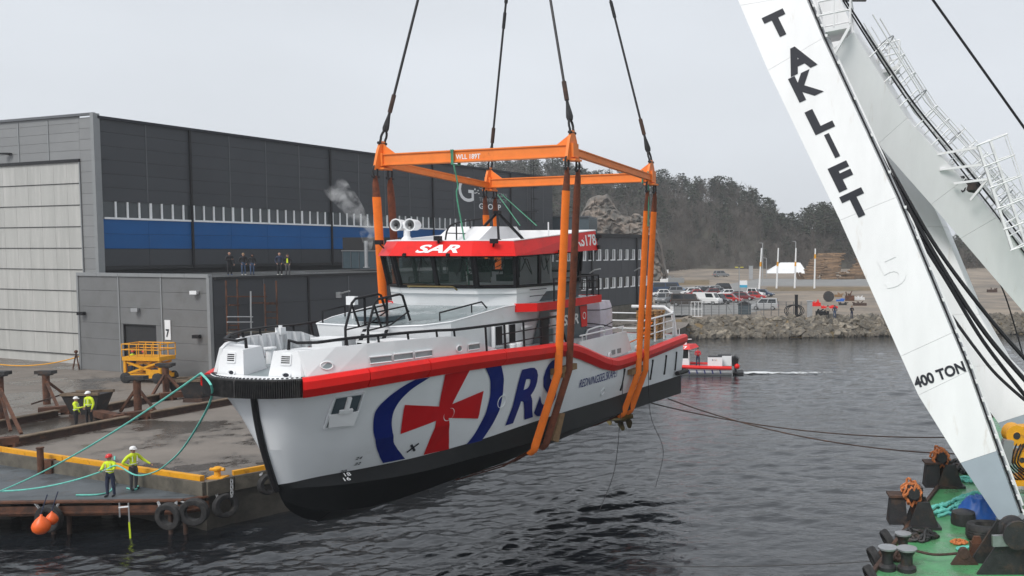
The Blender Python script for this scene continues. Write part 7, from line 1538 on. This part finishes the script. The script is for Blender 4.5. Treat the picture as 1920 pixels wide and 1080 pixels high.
# steam from the flues
def steam():
    m = bpy.data.materials.new('steam'); m.use_nodes = True; t = m.node_tree; t.nodes.clear(); o_ = t.nodes.new('ShaderNodeOutputMaterial'); v = t.nodes.new('ShaderNodeVolumePrincipled'); v.inputs['Color'].default_value = (.95,.95,.95,1); v.inputs['Anisotropy'].default_value = .1
    g = t.nodes.new('ShaderNodeTexCoord'); n = t.nodes.new('ShaderNodeTexNoise'); n.inputs['Scale'].default_value = .9; n.inputs['Detail'].default_value = 5; n.inputs['Distortion'].default_value = .8; r = t.nodes.new('ShaderNodeMapRange'); r.inputs[1].default_value = .47; r.inputs[2].default_value = .75; r.inputs[3].default_value = 0; r.inputs[4].default_value = 1.0
    t.links.new(g.outputs['Object'], n.inputs['Vector']); t.links.new(n.outputs[0], r.inputs[0]); t.links.new(r.outputs[0], v.inputs['Density']); t.links.new(v.outputs[0], o_.inputs['Volume'])
    for pts, lab in (((gy(690,468,74.5), gy(688,440,75), gy(672,408,75.5), gy(650,375,76), gy(628,352,76.5)), 'thin wisp'),((gy(714,450,74.2), gy(704,436,74.5), gy(696,425,75)), 'small puff')):
        P = crv(pts, 4); n_ = len(P); mb = MB(); mb.tube(P, [.25+.95*(i/n_)**.8 for i in range(n_)], 12); o2 = ob('steam', mb, m, smooth=True); tag(o2, kind='stuff')
steam()
# ================================================================== small rescue boat
sb = gz(1330,700,WZ); t = thing('small_boat', 'small white and red boat 157 running behind the stern of the ship', 'boat', sb)
def SB(x, y, z): return sb+V((x,y,z))                     # bow to the left
m = MB(); secs_ = [(-4.6,.15,.95,.55),(-3.8,.75,.85,.1),(-2.5,1.1,.78,-.2),(0,1.2,.7,-.25),(2.1,1.2,.66,-.2)]
rows = []
for x, hw_, zt, zb_ in secs_: rows.append([SB(x,-hw_,zt), SB(x,-hw_*.95,.25), SB(x,-hw_*.55,zb_), SB(x,hw_*.55,zb_), SB(x,hw_*.95,.25), SB(x,hw_,zt)])
m.grid(rows); m.add(rows[-1], [(0,1,2,3,4,5)]); ob('hull', m, M['white'], t, smooth=30)
m = MB(); m.add([SB(x,-h_*.96,z-.04) for x,h_,z,_ in secs_]+[SB(x,h_*.96,z-.04) for x,h_,z,_ in reversed(secs_)], [tuple(range(10))]); ob('deck', m, M['deck_grey'], t)
for s_ in (-1,1): m = MB(); m.tube(crv([SB(x,s_*h_*1.04,z) for x,h_,z,_ in secs_], 3), .17, 8); ob('rubbing_collar', m, M['red'], t, smooth=40)
for k in range(6): m = MB(); m.beam(SB(-2.6+k*.72,-1.22,.48), SB(-2.5+k*.72,-1.2,.14), .1, .05, (0,1,0)); ob('side_mark', m, M['decal_blue'], t)
m = MB(); m.box(SB(-2.6,0,1.1), (1.5,1.6,.8)); ob('console', m, M['white'], t)
m = MB(); m.box(SB(-2.62,0,1.9), (1.42,1.5,.9)); ob('cabin_glass', m, M['glass_dark'], t)
for x in (-1.88,-3.36):
    for y in (-.76,.76): m = MB(); m.beam(SB(x,y,1.4), SB(x,y,2.4), .08); ob('cabin_post', m, M['white'], t)
m = MB(); m.add([SB(-3.6,-1,2.35),SB(-1.7,-1,2.35),SB(-1.0,.9,2.4),SB(-3.6,.9,2.4),SB(-3.2,-.8,2.72),SB(-1.85,-.8,2.72),SB(-1.3,.8,2.72),SB(-3.2,.8,2.72)], [(0,1,5,4),(1,2,6,5),(2,3,7,6),(3,0,4,7),(4,5,6,7),(0,3,2,1)]); rf = ob('roof', m, M['red'], t)
lettering('lettering', '157', SB(-3.0,-.97,2.42), (1,0,0), (0,.42,.9), 1.0, .26, M['decal_white'], rf, .03)
m = MB(); m.tube([SB(-2.8,0,2.7), SB(-2.8,0,4.2)], .03, 5); m.tube([SB(-2.3,.3,2.7), SB(-2.3,.3,3.7)], .03, 5); m.box(SB(-2.5,0,2.85), (.8,.5,.25)); m.box(SB(-2.2,.1,3.2), (1.1,.2,.06)); ob('aerial', m, M['white'], t)
for x, y, nm in ((.55,-.55,'a'),(1.4,.55,'b')):
    m = MB(); m.box(SB(x,y,1.15), (1.35,.75,.95)); bx_ = ob('deck_box', m, M['white'], t); m = MB(); m.box(SB(x,y,1.66), (1.3,.7,.06)); ob('box_lid', m, M['black'], bx_)
    if nm == 'a':
        for k, (ch, mm) in enumerate((('B','decal_blue'),('I','yellow'),('L','decal_blue'),('L','yellow'))): lettering('lettering', ch, SB(.28+k*.13,-.926,1.3), (1,0,0), (0,0,1), .09 if ch != 'I' else .03, .14, M[mm], bx_, .02)
for y in (-.45,.45):
    m = MB(); b_ = SB(2.3,y,.9); m.prism([b_+V((-.15,-.2,-.1)), b_+V((.35,-.2,-.2)), b_+V((.45,-.2,.5)), b_+V((.1,-.2,.75)), b_+V((-.2,-.2,.55))], V((0,.4,0))); m.beam(b_+V((.1,0,-.1)), b_+V((.2,0,-.9)), .16, .2); ob('outboard_engine', m, M['black'], t)
m = MB(); m.ball(SB(2.6,-.7,.75), (.26,.22,.26), 10); ob('stern_buoy', m, M['red'], t, smooth=True)
m = MB(); m.box(SB(2.7,0,.15), (1.0,2.0,.1)); ob('stern_platform', m, M['black'], t)
person(SB(-1.05,-.45,.68), pi, 'person in a red jacket standing on the small boat', jacket='cloth_red', legs='cloth_navy', hair='hair_brown', arms=('fold','fold'), h=1.78)
def foam():
    m = bpy.data.materials.new('foam'); m.use_nodes = True; t = m.node_tree; b = t.nodes['Principled BSDF']; b.inputs['Base Color'].default_value = (.62,.64,.65,1); b.inputs['Roughness'].default_value = .8
    ge = t.nodes.new('ShaderNodeNewGeometry'); mp = t.nodes.new('ShaderNodeMapping'); mp.inputs['Scale'].default_value = (.9,1.5,1); n = t.nodes.new('ShaderNodeTexNoise'); n.inputs['Scale'].default_value = 1.7; n.inputs['Detail'].default_value = 8; n.inputs['Roughness'].default_value = .75
    at = t.nodes.new('ShaderNodeAttribute'); at.attribute_name = 'churn'; ad = t.nodes.new('ShaderNodeMath'); ad.operation = 'ADD'; r = t.nodes.new('ShaderNodeMapRange'); r.inputs[1].default_value = .84; r.inputs[2].default_value = 1.02
    t.links.new(ge.outputs['Position'], mp.inputs[0]); t.links.new(mp.outputs[0], n.inputs['Vector']); t.links.new(n.outputs[0], ad.inputs[0]); t.links.new(at.outputs['Fac'], ad.inputs[1]); t.links.new(ad.outputs[0], r.inputs[0]); t.links.new(r.outputs[0], b.inputs['Alpha'])
    X = np.linspace(2.9,17,95); Yk = np.linspace(-1,1,17); mb = MB(); rows = []; ch = []
    for x in X:
        wd = .75+.07*x; r_ = []
        for y in Yk: r_.append(SB(x, y*wd+.15*math.sin(x*.5), .07+.05*NZ.noise(V((x*1.3,y*2,0)))*2)); ch.append((1-abs(y)**1.6)*(.66-.038*(x-3)) if x > 3.1 else .3)
        rows.append(r_)
    mb.grid(rows); o_ = ob('foam', mb, m, fix=False); a_ = o_.data.attributes.new('churn', 'FLOAT', 'POINT'); a_.data.foreach_set('value', ch); tag(o_, kind='stuff')
foam()
# ================================================================== loose cargo on the ship's afterdeck
mk('wrap', (.62,.58,.66), .35, var=.12, scale=3, bump=.6, bscale=5, dirt=(.55,.5,.45), dscale=2); mk('wrap_beige', (.50,.45,.39), .7, var=.15, scale=2, bump=.3)
cb = BW(18.2,1.75,1.85); t = thing('wrapped_crate', 'tall crate wrapped in pale lilac plastic film on the afterdeck', 'crate', cb, pi/2-YAW, local=True)
rows = []
for z in np.linspace(0,2.3,14):
    r = []
    for k in range(33):
        a = 2*pi*k/32; c_, q = math.cos(a), math.sin(a); f = 1/max(abs(c_),abs(q))**.85; n = NZ.noise(V((c_*2,q*2,z*1.5)))*.05; f *= (1 if z < 2 else 1-(z-2)*.5); r.append(V((c_*f*.66*(1+n), q*f*.62*(1+n), z)))
    rows.append(r)
m = MB(); m.grid(rows); m.add(rows[-1][:-1], [tuple(range(32))]); bd = ob('wrapping', m, M['wrap'], t, smooth=50)
for z, tl in ((1.95,.02),(1.25,.1),(1.2,-.15)): m = MB(); m.tube([V((math.cos(a)*.68/max(abs(math.cos(a)),abs(math.sin(a)))**.8, math.sin(a)*.64/max(abs(math.cos(a)),abs(math.sin(a)))**.8, z+tl*math.cos(a))) for a in np.linspace(0,2*pi,33)[:-1]], .02, 4, closed=True); ob('lashing', m, M['black'], t)
for x in (-.4,0,.4): m = MB(); m.box((x,.66,.95), (.22,.05,1.5)); ob('board', m, M['wrap_beige'], t)
m = MB(); c_ = BW(16.9,1.6,1.9); m.box(c_+V((0,0,1.1)), (.5,.5,2.2), Matrix.Rotation(-YAW,3,'Z')); m.box(c_+V((0,-.2,1.5)), (.3,.2,.7), Matrix.Rotation(-YAW,3,'Z')); tag(ob('deck_cabinet', m, M['wrap_beige']), 'beige cabinet left of the lilac wrapped crate on the ship', 'cabinet')
mk('pallet_wood', (.38,.21,.08), .8, var=.25, scale=6, rnd_obj=.2)
def pallet():
    t = thing('pallet', '', 'pallet', (0,0,0), 0, 'stacked pallets on the afterdeck', local=True); 
    for x in (-.5,-.25,0,.25,.5): m = MB(); m.box((0,x*.7*1.4,.13), (1.2,.12,.025)); ob('board', m, M['pallet_wood'], t)
    for y in (-.48,0,.48):
        for x in (-.5,0,.5): m = MB(); m.box((x,y,.07), (.14,.12,.09)); ob('block', m, M['pallet_wood'], t)
        m = MB(); m.box((0,y,.012), (1.2,.12,.022)); ob('board', m, M['pallet_wood'], t)
    return t
pr = pallet(); pb = BW(23.9,2.15,1.88); names = ('lowest','second lowest','third from the bottom of','fourth from the bottom of','fifth from the bottom of','fifth from the top of','fourth from the top of','third from the top of','second from the top of','topmost')
for k, n_ in enumerate(names):
    lab = f"{n_} wooden pallet in the stack on the ship's afterdeck" if 'of' not in n_ else f"wooden pallet {n_} the stack on the afterdeck"
    loc = pb+V((R_.uniform(-.03,.03),R_.uniform(-.03,.03),.148*k)); rz = pi/2-YAW+R_.uniform(-.04,.04)
    if k == 0: pr.location = loc; pr.rotation_euler = (0,0,rz); pr['label'] = lab
    else: dup(pr, loc, rz, lab)
# mooring wires over the water
for a, b, s_, lab in ((BW(24.5,2.8,-1.2), gz(1800,868,DZ)+V((0,0,.4)), .6, 'long brown mooring wire from the stern across the water'),(BW(25.0,-1,-1.0), gz(1830,838,DZ)+V((0,0,.5)), .8, 'thinner dark wire above the brown one across the water')):
    rope('mooring_wire', sag(a, b, s_, 16), .03, M['rust_dark'] if 'brown' in lab else M['wire'], lab, 'wire', 'wires across the water')
p0_ = gz(1450,803,.9); m = MB(); q0 = BW(24.5,2.8,-1.2)
rope('mooring_wire', sag(gz(1640,1052,.6), gz(1180,1060,-.1), .1, 10), .018, M['wire'], 'thin dark wire low over the water at the bottom right', 'wire', 'wires across the water')
